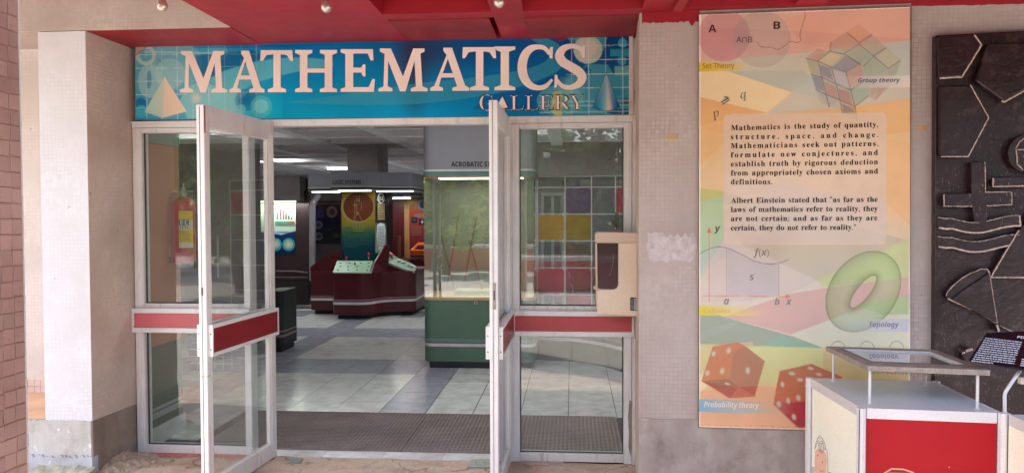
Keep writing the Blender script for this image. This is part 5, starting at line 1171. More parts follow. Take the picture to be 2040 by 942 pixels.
# ---- LOGIC SYSTEMS kiosk
KY = 11.56
kx = lambda px, Y=KY: PY(px, 600, Y).x
def kz(py, Y=KY): return PY(720, py, Y).z
plan = [(kx(661), KY), (kx(733), KY), (kx(760, KY + .25), KY + .42), (kx(828, 12.1), 12.1), (kx(834, 12.4), 12.5), (kx(834, 12.4), 13.3), (kx(617, 12.1), 13.3), (kx(617, 12.1), 12.12), (kx(661), 12.12)]
pl = roundpoly(plan, [.1, .16, .22, .1, .05, .1, .1, .06, 0], 5)
kio = thing('kiosk', (kx(720), 12.4, 0), 'maroon kiosk under the LOGIC SYSTEMS canopy in the middle of the gallery', 'exhibit kiosk')
KT = kz(545); slab('plinth', pl, 0, .07, m_marD, kio, -.07); slab('base', pl, .07, KT, m_mar, kio, 0, bevel=.01)
slab('stripe', pl, kz(607) , kz(602), m_strw, kio, .004); slab('stripe', pl, kz(599.5), kz(597), m_strg, kio, .004)
tw = roundpoly([(kx(622, 12.2), 12.2), (kx(690, 12.2), 12.35), (kx(828, 12.2), 12.35), (kx(830, 12.2), 13.2), (kx(622, 12.2), 13.2)], .05, 3)
q = M(); q.prism([(kx(617, 12.12), 12.16, KT), (kx(617, 12.12), 12.16, KT + .06), (kx(640, 12.12), 12.16, KT + .20), (kx(680, 12.12), 12.16, KT + .34), (kx(680, 12.12), 12.16, KT)], (0, 1.0, 0)); q.build('left_console_body', m_mar, kio)
# front console
m_con = plain('pale green console top', rgb(140, 170, 146), .35, var=.05)
xa, xb = kx(662), kx(737); z_f, z_b = kz(543), kz(521, KY + .3)
q = M(); q.hexa([(xa + .01, KY + .0, KT + .001), (xb, KY + .0, KT + .001), (xb + .06, KY + .5, KT + .001), (xa + .08, KY + .5, KT + .001), (xa + .01, KY, KT + .02), (xb, KY, KT + .02), (kx(741, KY + .3), KY + .36, kz(519, KY + .36)), (kx(672, KY + .36), KY + .36, kz(519, KY + .36))]); q.build('console', m_con, kio, bevel=.008)
q = M(); q.prism([(xb, KY + .02, KT), (xb + .14, KY + .5, KT), (xb + .16, KY + .6, KT + .42), (xb + .1, KY + .5, KT + .42), (xb - .0, KY + .25, KT + .16)], (.02, 0, 0)); q.build('console_side', m_mar, kio)
def conpt(u, v): a = Vector((xa + .01, KY, KT + .022)).lerp(Vector((xb, KY, KT + .022)), u); b_ = Vector((kx(672, KY + .36), KY + .36, kz(519, KY + .36) + .002)).lerp(Vector((kx(741, KY + .3), KY + .36, kz(519, KY + .36) + .002)), u); return a.lerp(b_, v)
for (u, v, h, c_) in ((.28, .85, .09, (190, 20, 60)), (.88, 1.1, .11, (190, 20, 60)), (.55, .55, .05, (150, 30, 50))):
    q = M(); p = conpt(u, v); q.cyl(p, p + Vector((0, 0, h * .35)), .008, 8); q.build('lever_stem', m_strw, kio)
    q = M(); p2 = p + Vector((0, 0, h * .35)); q.lathe(p2, [(.012, 0), (.018, h * .25), (.014, h * .55), (.004, h * .65)], 10); q.build('lever', plain('red lever', rgb(196, 20, 50), .35), kio, smooth=True)
R = random.Random(3)
q = M()
for k in range(12): p = conpt(.12 + .76 * (k % 4) / 3 + R.uniform(-.04, .04), .15 + .3 * (k // 4)); q.obox(p, (.03, 0, 0), (0, .018, .006), (0, 0, .006))
q.build('console_buttons', m_gask, kio)
# right console: a sloping switch board
q = M(); A = [PY(757, 503, 12.0), PY(778, 502, 12.05), PY(795, 515, 12.0), PY(822, 524, 11.95), PY(828, 531, 11.95), PY(812, 534, 11.9), PY(775, 524, 11.95)]
P0 = [PY(x, y, 12.10) for x, y in ((757, 502), (772, 522), (800, 533), (826, 541))]; P1 = [PY(x, y, 12.55) for x, y in ((776, 500), (793, 514), (815, 522), (831, 531))]
q.add([p for p in P0 + P1] + [p - Vector((0, 0, .03)) for p in P0 + P1], [[0, 1, 5, 4], [1, 2, 6, 5], [2, 3, 7, 6], [8, 9, 1, 0], [9, 10, 2, 1], [10, 11, 3, 2], [3, 11, 15, 7]]); q.build('console', m_con, kio)
q = M(); pts_ = [(p.x, p.z - .031) for p in P0]; q.prism([(P0[0].x, 12.10, KT)] + [(x, 12.10, z) for x, z in pts_] + [(P0[3].x, 12.10, KT)], (0, .5, 0)); q.build('console_body', m_mar, kio)
q = M()
for a_, b_, s_ in ((0, .35, .03), (0, .7, .03), (1, .4, .04), (1, .75, .04), (2, .3, .03), (2, .6, .02)):
    p = P0[a_].lerp(P0[a_ + 1], b_).lerp(P1[a_].lerp(P1[a_ + 1], b_), .5); q.obox(p + Vector((-s_ / 2, 0, .003)), (s_ * 1.5, 0, 0), (0, .06, .0), (0, 0, .01))
q.build('console_buttons', m_gask, kio)
q = M(); p = P0[0].lerp(P1[1], .45); q.obox(p, (.09, 0, -.02), (0, .08, 0), (0, 0, .02)); q.build('red_button_plate', plain('red lever', rgb(196, 20, 50), .35), kio)
# central post with poster faces
PX0, PX1, PX2 = kx(680, 12.2), kx(748, 12.2), kx(767, 12.5)
post = [(PX0, 12.2), (PX1, 12.2), (PX2, 12.62), (PX2, 13.1), (PX0, 13.1)]
slab('post', post, .3, PY(720, 372, 12.2).z, m_marD, kio)
kp = Print(lambda x, y, o: PY(x, y, 12.197 - o), .001)
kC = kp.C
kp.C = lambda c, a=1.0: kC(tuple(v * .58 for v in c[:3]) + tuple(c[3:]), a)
kp.grid(680.5, 379, 747.5, 620, lambda x, y: lerpc([(379, (216, 160, 30)), (440, (206, 176, 50)), (452, (170, 168, 60)), (465, (70, 140, 90)), (480, (10, 110, 110)), (530, (10, 84, 130)), (600, (20, 60, 120))], y), 4, 30)
kp.circ(712, 413, 33, (214, 190, 110), 1, ry=32); kp.circ(714, 412, 30, (140, 60, 20), 1, ry=29); kp.line([(714, 441), (704, 438)], .8, (220, 200, 160))
for l_ in ([(716, 390), (716, 402), (720, 402), (720, 418), (716, 418)], [(711, 410), (711, 422), (713, 428)], [(704, 392), (712, 392), (712, 398)], [(704, 408), (710, 408)], [(712, 424), (706, 438), (706, 446)], [(713, 424), (720, 436), (720, 446)], [(707, 398), (707, 408), (707, 428), (703, 436)], [(716, 404), (710, 410)]): kp.line(l_, .8, (222, 196, 160), .8)
for x, y in ((712, 399), (708, 409), (712, 424)): kp.ring(x, y, 1.8, 2.8, (222, 196, 160), .8, n=10)
for x in (706, 713, 720): kp.line([(x, 440), (x - 3, 448), (x - 3, 456), (x + 3, 456), (x + 3, 448), (x, 440)], .7, (200, 210, 190), .8)
kp.micro(686, 451, 702, 463, 5, (120, 190, 170), .7, seed=4); kp.micro(727, 451, 743, 463, 5, (120, 190, 170), .7, seed=5); kp.micro(686, 466, 713, 494, 11, (120, 170, 190), .6, seed=6); kp.micro(716, 466, 743, 490, 9, (120, 170, 190), .6, seed=7); kp.line([(703, 460), (724, 460)], 1, (210, 200, 90))
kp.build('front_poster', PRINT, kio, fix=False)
def sidefn(x, y, o):   # x 748..767 along the slanting side
    t = (x - 748) / 19; p = Vector((PX1, 12.2)).lerp(Vector((PX2, 12.62)), t); n_ = Vector((.42, -(PX2 - PX1))).normalized(); z = PY(757, y, 12.4).z; return (p.x + n_.x * (.003 + o), p.y + n_.y * (.003 + o), z)
sp_ = Print(sidefn, .001); sp_.grid(748.3, 379, 766.7, 503, lambda x, y: lerpc([(379, (20, 16, 24)), (440, (30, 26, 30)), (450, (110, 116, 110)), (503, (170, 190, 170))], y), 2, 12)
sp_.circ(758, 395, 5.5, (200, 196, 190), 1, ry=10); sp_.circ(758, 395, 4.4, (20, 16, 22), 1, ry=8.4); sp_.text('M', 754.6, 399, 8, (220, 214, 206), 'B', x1=761.5); sp_.line([(750, 399), (766, 399)], .7, (190, 186, 180))
sp_.grid(752, 405, 764, 438, lambda x, y: (150, 132, 96), 1, 1); sp_.micro(752.6, 407, 763.4, 436, 9, (90, 76, 60), .7, seed=9)
sp_.poly([(751, 447), (756, 444), (763, 446), (765, 460), (762, 495), (757, 502), (752, 496), (749.5, 470)], (206, 214, 214)); sp_.micro(752, 452, 763, 492, 14, (130, 140, 146), .6, seed=10)
sp_.build('side_poster', PRINT, kio, fix=False)
# canopy of the kiosk
kc = [(kx(660, KY), KY - .0), (kx(742), KY - .0), (kx(760, 11.8), 11.98), (kx(824, 12.1), 12.02), (kx(831, 12.3), 12.15), (kx(831, 12.3), 13.2), (kx(615, 12.1), 13.2), (kx(615, 12.1), 12.12), (kx(660, KY), 12.12)]
kcp = roundpoly(kc, [.02, .18, .2, .12, .05, .1, .1, .02, 0], 5)
kcn = thing('kiosk_canopy', (kx(720), 12.4, kz(379)), 'grey lobed header with the words LOGIC SYSTEMS above the maroon kiosk', 'canopy')
zc0, zc1 = kz(378), kz(341); slab('header', kcp, zc0, zc1, m_head, kcn); slab('trim', kcp, zc0 + .012, zc0 + .035, m_marD, kcn, .004); slab('trim', kcp, zc0 + .047, zc0 + .058, m_strw, kcn, .003)
tx = Print(lambda x, y, o: PY(x, y, KY - .003 - o), .001); tx.text('LOGIC SYSTEMS', 662.5, 367, 8, (16, 14, 18), 'SB', x1=719); tx.build('lettering', PRINT, kcn, fix=False)
tx = Print(lambda x, y, o: PY(x, y, 12.005 - o), .001); tx.text('MATHS', 818, 369, 6, (60, 50, 70), 'S', x1=829); 
m_tube = emit('lit fluorescent diffuser', (.93, 1, .96), 1.3)
def arealamp(c, sx, sy, watts, par, col=(.95, 1, .97)):
    l = bpy.data.lights.new('lamp_light', 'AREA'); l.shape = 'RECTANGLE'; l.size = sx; l.size_y = sy; l.energy = watts; l.color = col
    o = bpy.data.objects.new('lamp_light', l); COL.objects.link(o); o.parent = par; o.location = Vector(c) - WPOS[par]; return o
for (xa_, xb_, ya_, yb2) in ((kx(617, 12.2), kx(675, 12.2), 12.3, 12.42), (kx(668), kx(735), KY + .14, KY + .26), (kx(752, 12.2), kx(826, 12.2), 12.12, 12.24)):
    q = M(); q.box(xa_ + .02, xb_ - .02, ya_, yb2, zc0 - .016, zc0 - .001); q.build('tube_lamp', m_tube, kcn); arealamp(((xa_ + xb_) / 2, (ya_ + yb2) / 2, zc0 - .02), xb_ - xa_ - .06, .1, .9, kcn)
# square grey concrete pillar above
wallthing('interior_pillar', (kx(691, 12.4), kx(752, 12.4), 12.5, 13.2, zc1 + .001, 3.0), plain('grey concrete', rgb(190, 182, 182), .8), 'grey square pillar rising from the LOGIC SYSTEMS header', 'pillar')
# ceiling tube lamp
t = thing('ceiling_lamp', PY(673, 336, 18.3), 'lit tube lamp on the ceiling beam above the LOGIC SYSTEMS header', 'ceiling lamp')
a, b_ = PY(654, 335, 18.3), PY(689, 336, 18.3); q = M(); q.box(a.x, b_.x, 18.25, 18.38, a.z - .035, a.z); q.build('diffuser', emit('bright diffuser', (.92, 1, .97), 7), t); arealamp(((a.x + b_.x) / 2, 18.3, a.z - .04), b_.x - a.x, .1, 3, t)
q = M(); q.box(a.x, b_.x, 18.26, 18.37, a.z + .001, CZ + .01); q.build('housing', m_ceil, t)
# ---- left partitions with posters
BY = 12.9
t = thing('chart_partition', (PY(585, 500, BY).x, BY, 0), 'dark partition with glowing bar chart poster left of the central kiosk', 'partition')
def bz(py, Y=BY): return PY(585, py, Y).z
q = M(); q.box(kx(440, BY), kx(617, BY), BY, BY + .2, .07, bz(402)); q.build('board', plain('maroon black board', rgb(42, 20, 26), .45), t)
q = M(); q.box(kx(440, BY), kx(617, BY), BY - .06, BY - .001, .07, bz(560)); q.build('plinth', m_marD, t); 
q = M(); q.box(kx(440, BY), kx(590, BY), BY - .066, BY - .061, bz(540), bz(538)); q.prism([(kx(590, BY), BY - .066, bz(540)), (kx(616, BY), BY - .066, bz(543)), (kx(616, BY), BY - .066, bz(541)), (kx(590, BY), BY - .066, bz(538))], (0, .005, 0)); q.box(kx(440, BY), kx(616, BY), BY - .07, BY - .0665, bz(552), bz(551)); q.build('stripe', m_strg, t)
bp_ = Print(lambda x, y, o: PY(x, y, BY - .003 - o), .001)
bp_.grid(500, 403, 589, 462, lambda x, y: lerpc([(403, (150, 200, 120)), (430, (206, 222, 190)), (462, (170, 190, 180))], y), 2, 10); bp_.poly([(500, 462), (560, 468), (589, 460), (589, 506), (500, 506)], (12, 40, 84)); bp_.poly([(530, 462), (560, 468), (589, 460), (570, 464)], (140, 170, 200))
for x, h, c_ in ((558, 24, (150, 40, 90)), (563.5, 18, (40, 110, 170)), (568.5, 12, (130, 40, 60)), (574, 8, (60, 60, 90)), (579.5, 5, (90, 120, 80)), (551, 14, (60, 130, 120))): bp_.grid(x, 437 - h, x + 2.6, 437, lambda a, b_: c_, 1, 1)
bp_.grid(548, 441, 587, 447, lambda x, y: lerpc([(548, (60, 140, 110)), (570, (90, 140, 130)), (587, (170, 80, 70))], x), 4, 1); bp_.micro(568, 412, 584, 416, 2, (90, 130, 80), .6)
for x, c_ in ((575, (60, 160, 180)), (549, (60, 150, 170))): bp_.circ(x, 487, 12.5, c_, .9, ry=13); bp_.circ(x, 487, 8.5, (190, 200, 150), .8); bp_.circ(x, 487, 4, (206, 206, 206), .9)
bp_.build('poster', PRINT, t, fix=False)
# lit header above it
t2 = thing('exhibit_header', (PY(585, 385, BY).x, BY - .1, bz(400)), 'dull grey box header over the bar chart partition', 'header')
q = M(); q.box(kx(440, BY - .2), kx(600, BY - .2), BY - .2, BY + .1, bz(400), bz(352)); q.build('box', plain('dull box header', rgb(110, 98, 96), .7), t2)
q = M(); q.box(kx(440, BY - .1), kx(590, BY - .1), BY - .12, BY - .06, bz(403), bz(4005 / 10)); q.build('tube_lamp', m_tube, t2); arealamp((kx(560, BY), BY - .1, bz(404)), 1.0, .06, 2.5, t2, (.9, 1, .9))
q = M(); q.box(kx(601, BY), kx(622, BY), BY, BY + .25, bz(402), bz(381)); q.build('dark_end', m_marD, t2)
# curved grey fin
t = thing('curved_fin', (PY(622, 540, 12.8).x, 12.8, 0), 'tall grey panel with curled top beside the bar chart partition', 'panel')
fn_ = [(616, 560), (616, 410), (619, 400), (628, 392), (630, 383), (640, 383), (638, 393), (630, 402), (627, 412), (627, 560)]
q = M(); q.prism([PY(*p, 12.78) for p in fn_], (0, .06, 0)); q.build('fin', plain('mid grey panel', rgb(130, 124, 130), .6), t)
# oval picture partition
OY = 15.5
t = thing('picture_partition', (PY(655, 500, OY).x, OY, 0), 'dim partition with a poster of oval pictures behind the kiosk', 'partition')
q = M(); q.box(kx(600, OY), kx(700, OY), OY, OY + .2, 0, PY(655, 402, OY).z); q.build('board', plain('dim grey board', rgb(90, 80, 82), .6), t)
q = M(); q.box(kx(600, OY), kx(720, OY), OY - .2, OY + .2, PY(655, 400, OY).z, PY(655, 384, OY).z); q.build('header', plain('dull box header', rgb(110, 98, 96), .7), t)
op = Print(lambda x, y, o: PY(x, y, OY - .003 - o), .001); op.grid(627, 408, 682, 486, lambda x, y: lerpc([(408, (60, 44, 50)), (440, (40, 40, 66)), (486, (50, 50, 60))], y), 4, 8); op.grid(630, 416, 646, 436, lambda x, y: (62, 58, 110), 1, 1)
for x, y, rx, ry, c_ in ((661, 422, 11, 12, (150, 116, 104)), (634, 448, 9, 8, (120, 136, 170)), (634, 471, 9, 8, (120, 130, 146)), (638, 426, 7, 7, (90, 84, 150)), (668, 470, 14, 9, (50, 60, 58))): op.circ(x, y, rx, c_, .9, ry=ry); op.circ(x + 1, y, rx * .5, (90, 86, 100), .7, ry=ry * .5)
op.line([(648, 458), (660, 456), (672, 452)], 3, (90, 96, 100), .6); op.text('ZERO', 664, 397, 4, (40, 36, 44), 'S') if False else None
op.build('poster', PRINT, t, fix=False)
# ---- right of the kiosk: PROBABILITY bay
QY = 15.6
def qz(py, Y=QY): return PY(800, py, Y).z
t = thing('probability_bay', (PY(800, 560, QY).x, QY, 0), 'maroon bay with red orange poster under the PROBABILITY header', 'partition')
q = M(); q.box(kx(766, QY), kx(806, QY), QY, QY + .1, .5, qz(399)); q.build('board', plain('deep maroon board', rgb(84, 18, 26), .4), t)
q = M(); q.box(kx(806.5, QY), kx(815, QY), QY, QY + .1, .5, qz(402)); q.build('pale_edge', plain('ochre edge', rgb(176, 132, 84), .5), t)
q = M(); q.box(kx(740, QY), kx(900, QY), QY - .9, QY + .1, .06, qz(513)); q.build('counter', m_mar, t); q = M(); q.box(kx(740, QY), kx(900, QY), QY - .904, QY - .9005, qz(556, QY - .9), qz(553.5, QY - .9)); q.build('stripe', m_strw, t)
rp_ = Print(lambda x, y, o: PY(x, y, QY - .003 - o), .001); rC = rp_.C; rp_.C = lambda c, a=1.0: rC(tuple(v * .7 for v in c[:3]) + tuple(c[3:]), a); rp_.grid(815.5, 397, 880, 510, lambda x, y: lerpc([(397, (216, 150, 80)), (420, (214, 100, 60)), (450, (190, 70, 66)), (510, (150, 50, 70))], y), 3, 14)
rp_.blob(818, 400, 22, (240, 210, 130), .9, .2, ry=18); rp_.circ(841, 407, 10, (150, 160, 180), 1, ry=12); rp_.circ(842, 408, 6, (60, 70, 110), .8, ry=7); rp_.circ(836, 429, 11, (200, 160, 160), .8, ry=4); rp_.grid(820, 433, 831, 444, lambda x, y: (12, 24, 60), 1, 1); rp_.grid(835, 436, 846, 448, lambda x, y: (16, 24, 64), 1, 1); rp_.circ(825.5, 438, 4, (40, 110, 150), .9); rp_.line([(841, 438), (841, 446)], 2, (220, 220, 230)); rp_.line([(838, 442), (844, 442)], 2, (220, 220, 230)); rp_.micro(819, 450, 840, 470, 6, (226, 170, 160), .6, seed=12)
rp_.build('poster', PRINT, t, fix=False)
t2 = thing('probability_header', (PY(815, 380, QY - .8).x, QY - .8, qz(392, QY - .8)), 'grey header with the word PROBABILITY at the back right of the kiosk', 'header')
q = M(); q.box(kx(764, QY - .8), kx(806, QY - .8), QY - .8, QY, qz(393, QY - .8), qz(381, QY - .8)); q.box(kx(807, QY - 1), kx(900, QY - 1), QY - 1, QY, qz(391, QY - 1), qz(360, QY - 1)); q.build('box', m_head, t2)
q = M(); q.box(kx(768, QY - .8), kx(815, QY - .8), QY - .7, QY - .6, qz(396, QY - .8), qz(3931 / 10, QY - .8)); q.build('tube_lamp', m_tube, t2); arealamp((kx(820, QY), QY - .5, qz(397)), 1.0, .1, 2, t2, (1, .95, .9))
pt_ = Print(lambda x, y, o: PY(x, y, QY - 1.003 - o), .001); pt_.text('PROBABILITY', 818, 390, 6, (50, 46, 52), 'S', x1=850, off=.01); pt_.build('lettering', PRINT, t2, fix=False)
t = thing('orange_model', (PY(832, 508, QY - .6).x, QY - .6, qz(513)), 'orange sloped model box on the maroon counter at the back', 'exhibit model')
m_or = plain('orange acrylic', rgb(214, 104, 20), .3); a = PY(817, 508, QY - .7); b_ = PY(850, 508, QY - .7)
q = M(); q.box(a.x, b_.x, QY - .75, QY - .3, a.z, a.z + .07); q.build('tray', m_or, t)
q = M(); q.prism([(a.x, QY - .74, a.z + .071), (b_.x, QY - .74, a.z + .071), (b_.x, QY - .4, a.z + .22), (a.x + .1, QY - .4, a.z + .22)], (0, -.015, .02), holes=[[(a.x + .08, QY - .7, a.z + .0886), (b_.x - .06, QY - .7, a.z + .0886), (b_.x - .06, QY - .5, a.z + .176), (a.x + .12, QY - .5, a.z + .176)]]); q.build('sloped_frame', m_or, t)
q = M(); p = PY(795, 512, QY - .4); q.cyl((p.x, p.y, qz(513)), (p.x, p.y, p.z + .42), .035, 12); o = q.build('wooden_post', plain('brown post', rgb(120, 80, 64), .5)); tag(o, 'short brown post standing on the counter in the PROBABILITY bay', 'post')
# ---- dark backdrop added so reflections show, and blue gridded plinth behind the left panes
DYY = 9.3; q = M(); q.box(kx(262, DYY), kx(512, DYY), DYY, DYY + .15, 0, 2.5); o = q.build('dark_backdrop', plain('charcoal backdrop', rgb(58, 52, 54), .6, var=.2)); tag(o, 'charcoal backdrop added deep behind the left glass panel to show reflections', 'partition')
BYY = 7.65; t = thing('blue_plinth', (kx(426, BYY), BYY, 0), 'low blue plinth with pale grid lines behind the left door', 'plinth')
bx0, bx1, bz1 = kx(374, BYY), kx(478, BYY), PY(426, 668, BYY).z; q = M(); q.box(bx0, bx1, BYY, BYY + .4, 0, bz1); q.build('body', plain('royal blue laminate', rgb(30, 66, 150), .35, var=.15), t)
q = M()
for k in range(1, 6): x = bx0 + (bx1 - bx0) * k / 6; q.box(x - .003, x + .003, BYY - .003, BYY - .0005, .01, bz1 - .01)
for k in range(1, 5): z = bz1 * k / 5; q.box(bx0 + .01, bx1 - .01, BYY - .0045, BYY - .0032, z - .003, z + .003)
q.build('grid_line', m_strw, t, kind='stuff')
# ---- low green cabinet behind the left leaf
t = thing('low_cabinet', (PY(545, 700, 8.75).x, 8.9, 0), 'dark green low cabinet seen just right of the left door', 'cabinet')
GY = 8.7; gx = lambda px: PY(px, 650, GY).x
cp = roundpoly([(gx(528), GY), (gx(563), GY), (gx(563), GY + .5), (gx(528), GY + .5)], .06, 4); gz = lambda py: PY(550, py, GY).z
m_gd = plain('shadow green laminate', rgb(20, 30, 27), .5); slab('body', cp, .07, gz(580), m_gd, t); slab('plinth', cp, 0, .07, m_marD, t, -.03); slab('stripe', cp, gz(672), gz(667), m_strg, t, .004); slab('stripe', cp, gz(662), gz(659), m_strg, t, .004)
# ================================================================== display case ACROBATIC STICKS
CY = 7.9
gx = lambda px, Y=CY: PY(px, 650, Y).x
gz = lambda py, px=950, Y=CY: PY(px, py, Y).z
cpl = roundpoly([(gx(843), CY), (gx(1066), CY), (gx(1066), CY + .72), (gx(843), CY + .72)], .11, 6)
dc = thing('display_case', ((gx(843) + gx(1066)) / 2, CY + .36, 0), 'green glazed display case under the ACROBATIC STICKS header', 'display case')
slab('plinth', cpl, 0, gz(721), plain('dark grey plinth', rgb(56, 60, 62), .5), dc, -.045)
slab('cabinet', cpl, gz(721) + .001, gz(598), m_grn, dc, 0, bevel=.004)
slab('stripe', cpl, gz(690.5), gz(684.5), m_strw, dc, .005); slab('stripe', cpl, gz(681), gz(675.5), plain('slate stripe', rgb(120, 134, 136), .5), dc, .0048)
slab('shelf', cpl, gz(597.8), gz(592), plain('cream shelf', rgb(214, 184, 140), .45), dc, .006, bevel=.003)
q = M(); a, b_ = gx(908), gx(972); q.box(a, b_, CY - .0035, CY - .0005, gz(712), gz(607)); q.build('door_panel', m_grn, dc, bevel=.001)
for px, py in ((910, 619), (910, 697)):
    q = M(); p = PY(px, py, CY - .0045); q.cyl(p, p - Vector((0, .001, 0)), .004, 8); q.build('screw', m_gask, dc)
q = M(); p = PY(948, 602.5, CY - .0005); q.cyl(p, p - Vector((0, .012, 0)), .017, 18); q.build('button_ring', m_strw, dc); q = M(); q.cyl(p - Vector((0, .0122, 0)), p - Vector((0, .022, 0)), .0115, 16, r1=.009); q.build('button', plain('red button', rgb(176, 20, 30), .3), dc)
# glass box: bent panes
def shell(nm, P, z0, z1, th, mat, par):
    q = M(); I = off_poly(P, -th); n = len(P); q.add([(x, y, z0) for x, y in P] + [(x, y, z1) for x, y in P] + [(x, y, z0) for x, y in I] + [(x, y, z1) for x, y in I], [[i, (i + 1) % n, n + (i + 1) % n, n + i] for i in range(n)] + [[2 * n + (i + 1) % n, 2 * n + i, 3 * n + i, 3 * n + (i + 1) % n] for i in range(n)]); return q.build(nm, mat, par, fix=False)
zt0, zt1 = gz(592), gz(353)
q = M(); q.box(gx(843) + .02, gx(1066) - .02, CY + .004, CY + .009, zt0, zt1); q.build('front_glass', m_case, dc)
for px, s_ in ((845, 1), (1064, -1)):
    q = M(); x = gx(px); q.box(x, x + .005 * s_, CY + .012, CY + .70, zt0, zt1) if s_ > 0 else q.box(x - .005, x, CY + .012, CY + .70, zt0, zt1); q.build('side_glass', m_case, dc)
    q = M(); x = gx(864 if s_ > 0 else 1046, CY); q.box(x - .004, x + .004, CY + .5, CY + .51, zt0, zt1); q.build('glass_fin', m_case, dc)
q = M(); q.box(gx(843) + .02, gx(1066) - .02, CY + .69, CY + .70, zt0, zt1); q.build('back_board', plain('pale case back', rgb(126, 130, 112), .5, var=.1), dc)
q = M(); q.box(gx(900), gx(1010), CY + .18, CY + .5, zt0 + .001, zt0 + .05); q.build('pale_green_base', plain('pale green board', rgb(190, 206, 160), .5), dc)
m_stick = plain('varnished stick', rgb(120, 90, 60), .4)
for (xa_, za_, xb_, zb_) in ((890, 575, 915, 420), (905, 575, 880, 470), (925, 560, 950, 430), (960, 575, 935, 480), (1005, 570, 1030, 450), (1030, 570, 1010, 480)):
    q = M(); q.cyl(PY(xa_, za_, CY + .35), PY(xb_, zb_, CY + .4), .008, 8); q.build('stick', m_stick, dc)
# header
hd = thing('display_header', ((gx(843) + gx(1066)) / 2, CY + .36, gz(352)), 'grey rounded header with the words ACROBATIC STICKS above the display case', 'header')
slab('fascia', cpl, gz(339.5), CZ - .002, m_head, hd); slab('white_line', cpl, gz(340.8), gz(337.2), m_strw, hd, .003); slab('teal_band', cpl, gz(349), gz(341), m_teal, hd, .006); slab('lower_edge', cpl, gz(352.5), gz(349.2), plain('dull copper edge', rgb(150, 112, 96), .5), hd, .009)
ht = Print(lambda x, y, o: PY(x, y, CY - .002 - o), .0006); ht.text('ACROBATIC STICKS', 899, 332, 9.3, (10, 8, 12), 'SB', x1=1001); ht.build('lettering', PRINT, hd, fix=False)
q = M(); q.box(gx(870), gx(1040), CY + .15, CY + .3, gz(354.6), gz(352.7)); q.build('tube_lamp', emit('case lamp', (.95, 1, .8), 1.6), hd); arealamp((gx(955), CY + .22, gz(356)), 1.0, .12, 1.6, hd, (.95, 1, .85))
# ================================================================== right side: coloured acrylic screen, counter, door
AY = 8.0
def az(py, px=1150, Y=AY): return PY(px, py, Y).z
cnt = thing('curved_counter', (PY(1180, 700, 8.3).x, 8.3, 0), 'curved dark green counter with white stripe behind the right panel', 'counter')
arc_px = [(1068, 716), (1100, 717.5), (1140, 719.5), (1180, 725), (1215, 733), (1250, 745), (1290, 764)]
fr = [PZ(x, y, .0) for x, y in arc_px]; pl_ = [(p.x, p.y) for p in fr]; pl_s = [(p.x, p.y) for p in smoothpath([(a, b_, 0) for a, b_ in pl_], 4)]
cpoly = pl_s + [(pl_s[-1][0], 9.2), (pl_s[0][0], 9.2)]
slab('body', cpoly, .0, PY(1150, 628, 8.4).z, plain('dull green counter', rgb(70, 78, 74), .35, var=.12), cnt)
slab('stripe', cpoly, PY(1100, 676, 8.5).z, PY(1100, 670, 8.5).z, m_strw, cnt, .004); slab('stripe', cpoly, PY(1100, 662, 8.5).z, PY(1100, 660, 8.5).z, m_strg, cnt, .003)
slab('counter_top', cpoly, PY(1150, 628, 8.4).z + .001, PY(1150, 624, 8.4).z + .001, plain('grey counter top', rgb(120, 116, 118), .35), cnt, .02)
scn = thing('acrylic_screen', (PY(1160, 616, AY + .7).x, AY + .7, az(616)), 'open screen of square purple, amber and magenta acrylic panes', 'screen')
SY2 = AY + .55; gxs = [1071, 1125.7, 1178.5, 1226, 1275]; gys = [351.5, 373, 426.5, 480, 533.5, 587, 617]
q = M()
for x in gxs: a = PY(x, 480, SY2).x; q.box(a - .004, a + .004, SY2 - .004, SY2 + .004, PY(1150, 617, SY2).z, PY(1150, 352, SY2).z)
for y in gys: z = PY(1150, y, SY2).z; q.box(PY(1071, y, SY2).x, PY(1275, y, SY2).x, SY2 - .0036, SY2 + .0036, z - .003, z + .003)
q.build('frame', m_alu, scn)
def acry(name, c, a=.7):
    m, t, p, N, L = nodes(name); t.nodes.remove(p); tr = N('ShaderNodeBsdfTransparent'); tr.inputs[0].default_value = (*[k ** .7 for k in c], 1); df = N('ShaderNodeBsdfPrincipled'); df.inputs[0].default_value = (*c, 1); df.inputs['Roughness'].default_value = .12
    mx = N('ShaderNodeMixShader'); mr = N('ShaderNodeMapRange'); mr.inputs[3].default_value = a - .2; mr.inputs[4].default_value = a + .1; L(noise(t, 5, 3), mr.inputs[0]); L(mr.outputs[0], mx.inputs[0]); L(tr.outputs[0], mx.inputs[1]); L(df.outputs[0], mx.inputs[2]); L(mx.outputs[0], t.nodes['Material Output'].inputs[0]); return m
ac = {'purple': acry('purple acrylic', rgb(104, 74, 130)), 'amber': acry('amber acrylic', rgb(206, 150, 10), .85), 'magenta': acry('magenta acrylic', rgb(190, 20, 70), .75), 'wine': acry('wine acrylic', rgb(110, 14, 40), .7), 'yellow': acry('yellow acrylic', rgb(206, 170, 40), .4), 'clear': acry('clear acrylic', rgb(200, 206, 206), .1), 'gold': acry('gold acrylic', rgb(170, 104, 30), .6)}
lay_ = {(1, 1): 'purple', (3, 1): 'magenta', (0, 2): 'amber', (1, 2): 'yellow', (1, 3): 'clear', (0, 4): 'magenta', (1, 4): 'wine', (1, 5): 'magenta', (0, 1): 'clear', (2, 1): 'clear', (0, 3): 'clear', (2, 2): 'clear', (3, 2): 'clear', (0, 5): 'clear', (2, 3): 'clear', (2, 4): 'clear', (0, 0): 'clear', (1, 0): 'clear', (2, 0): 'clear', (3, 0): 'clear'}
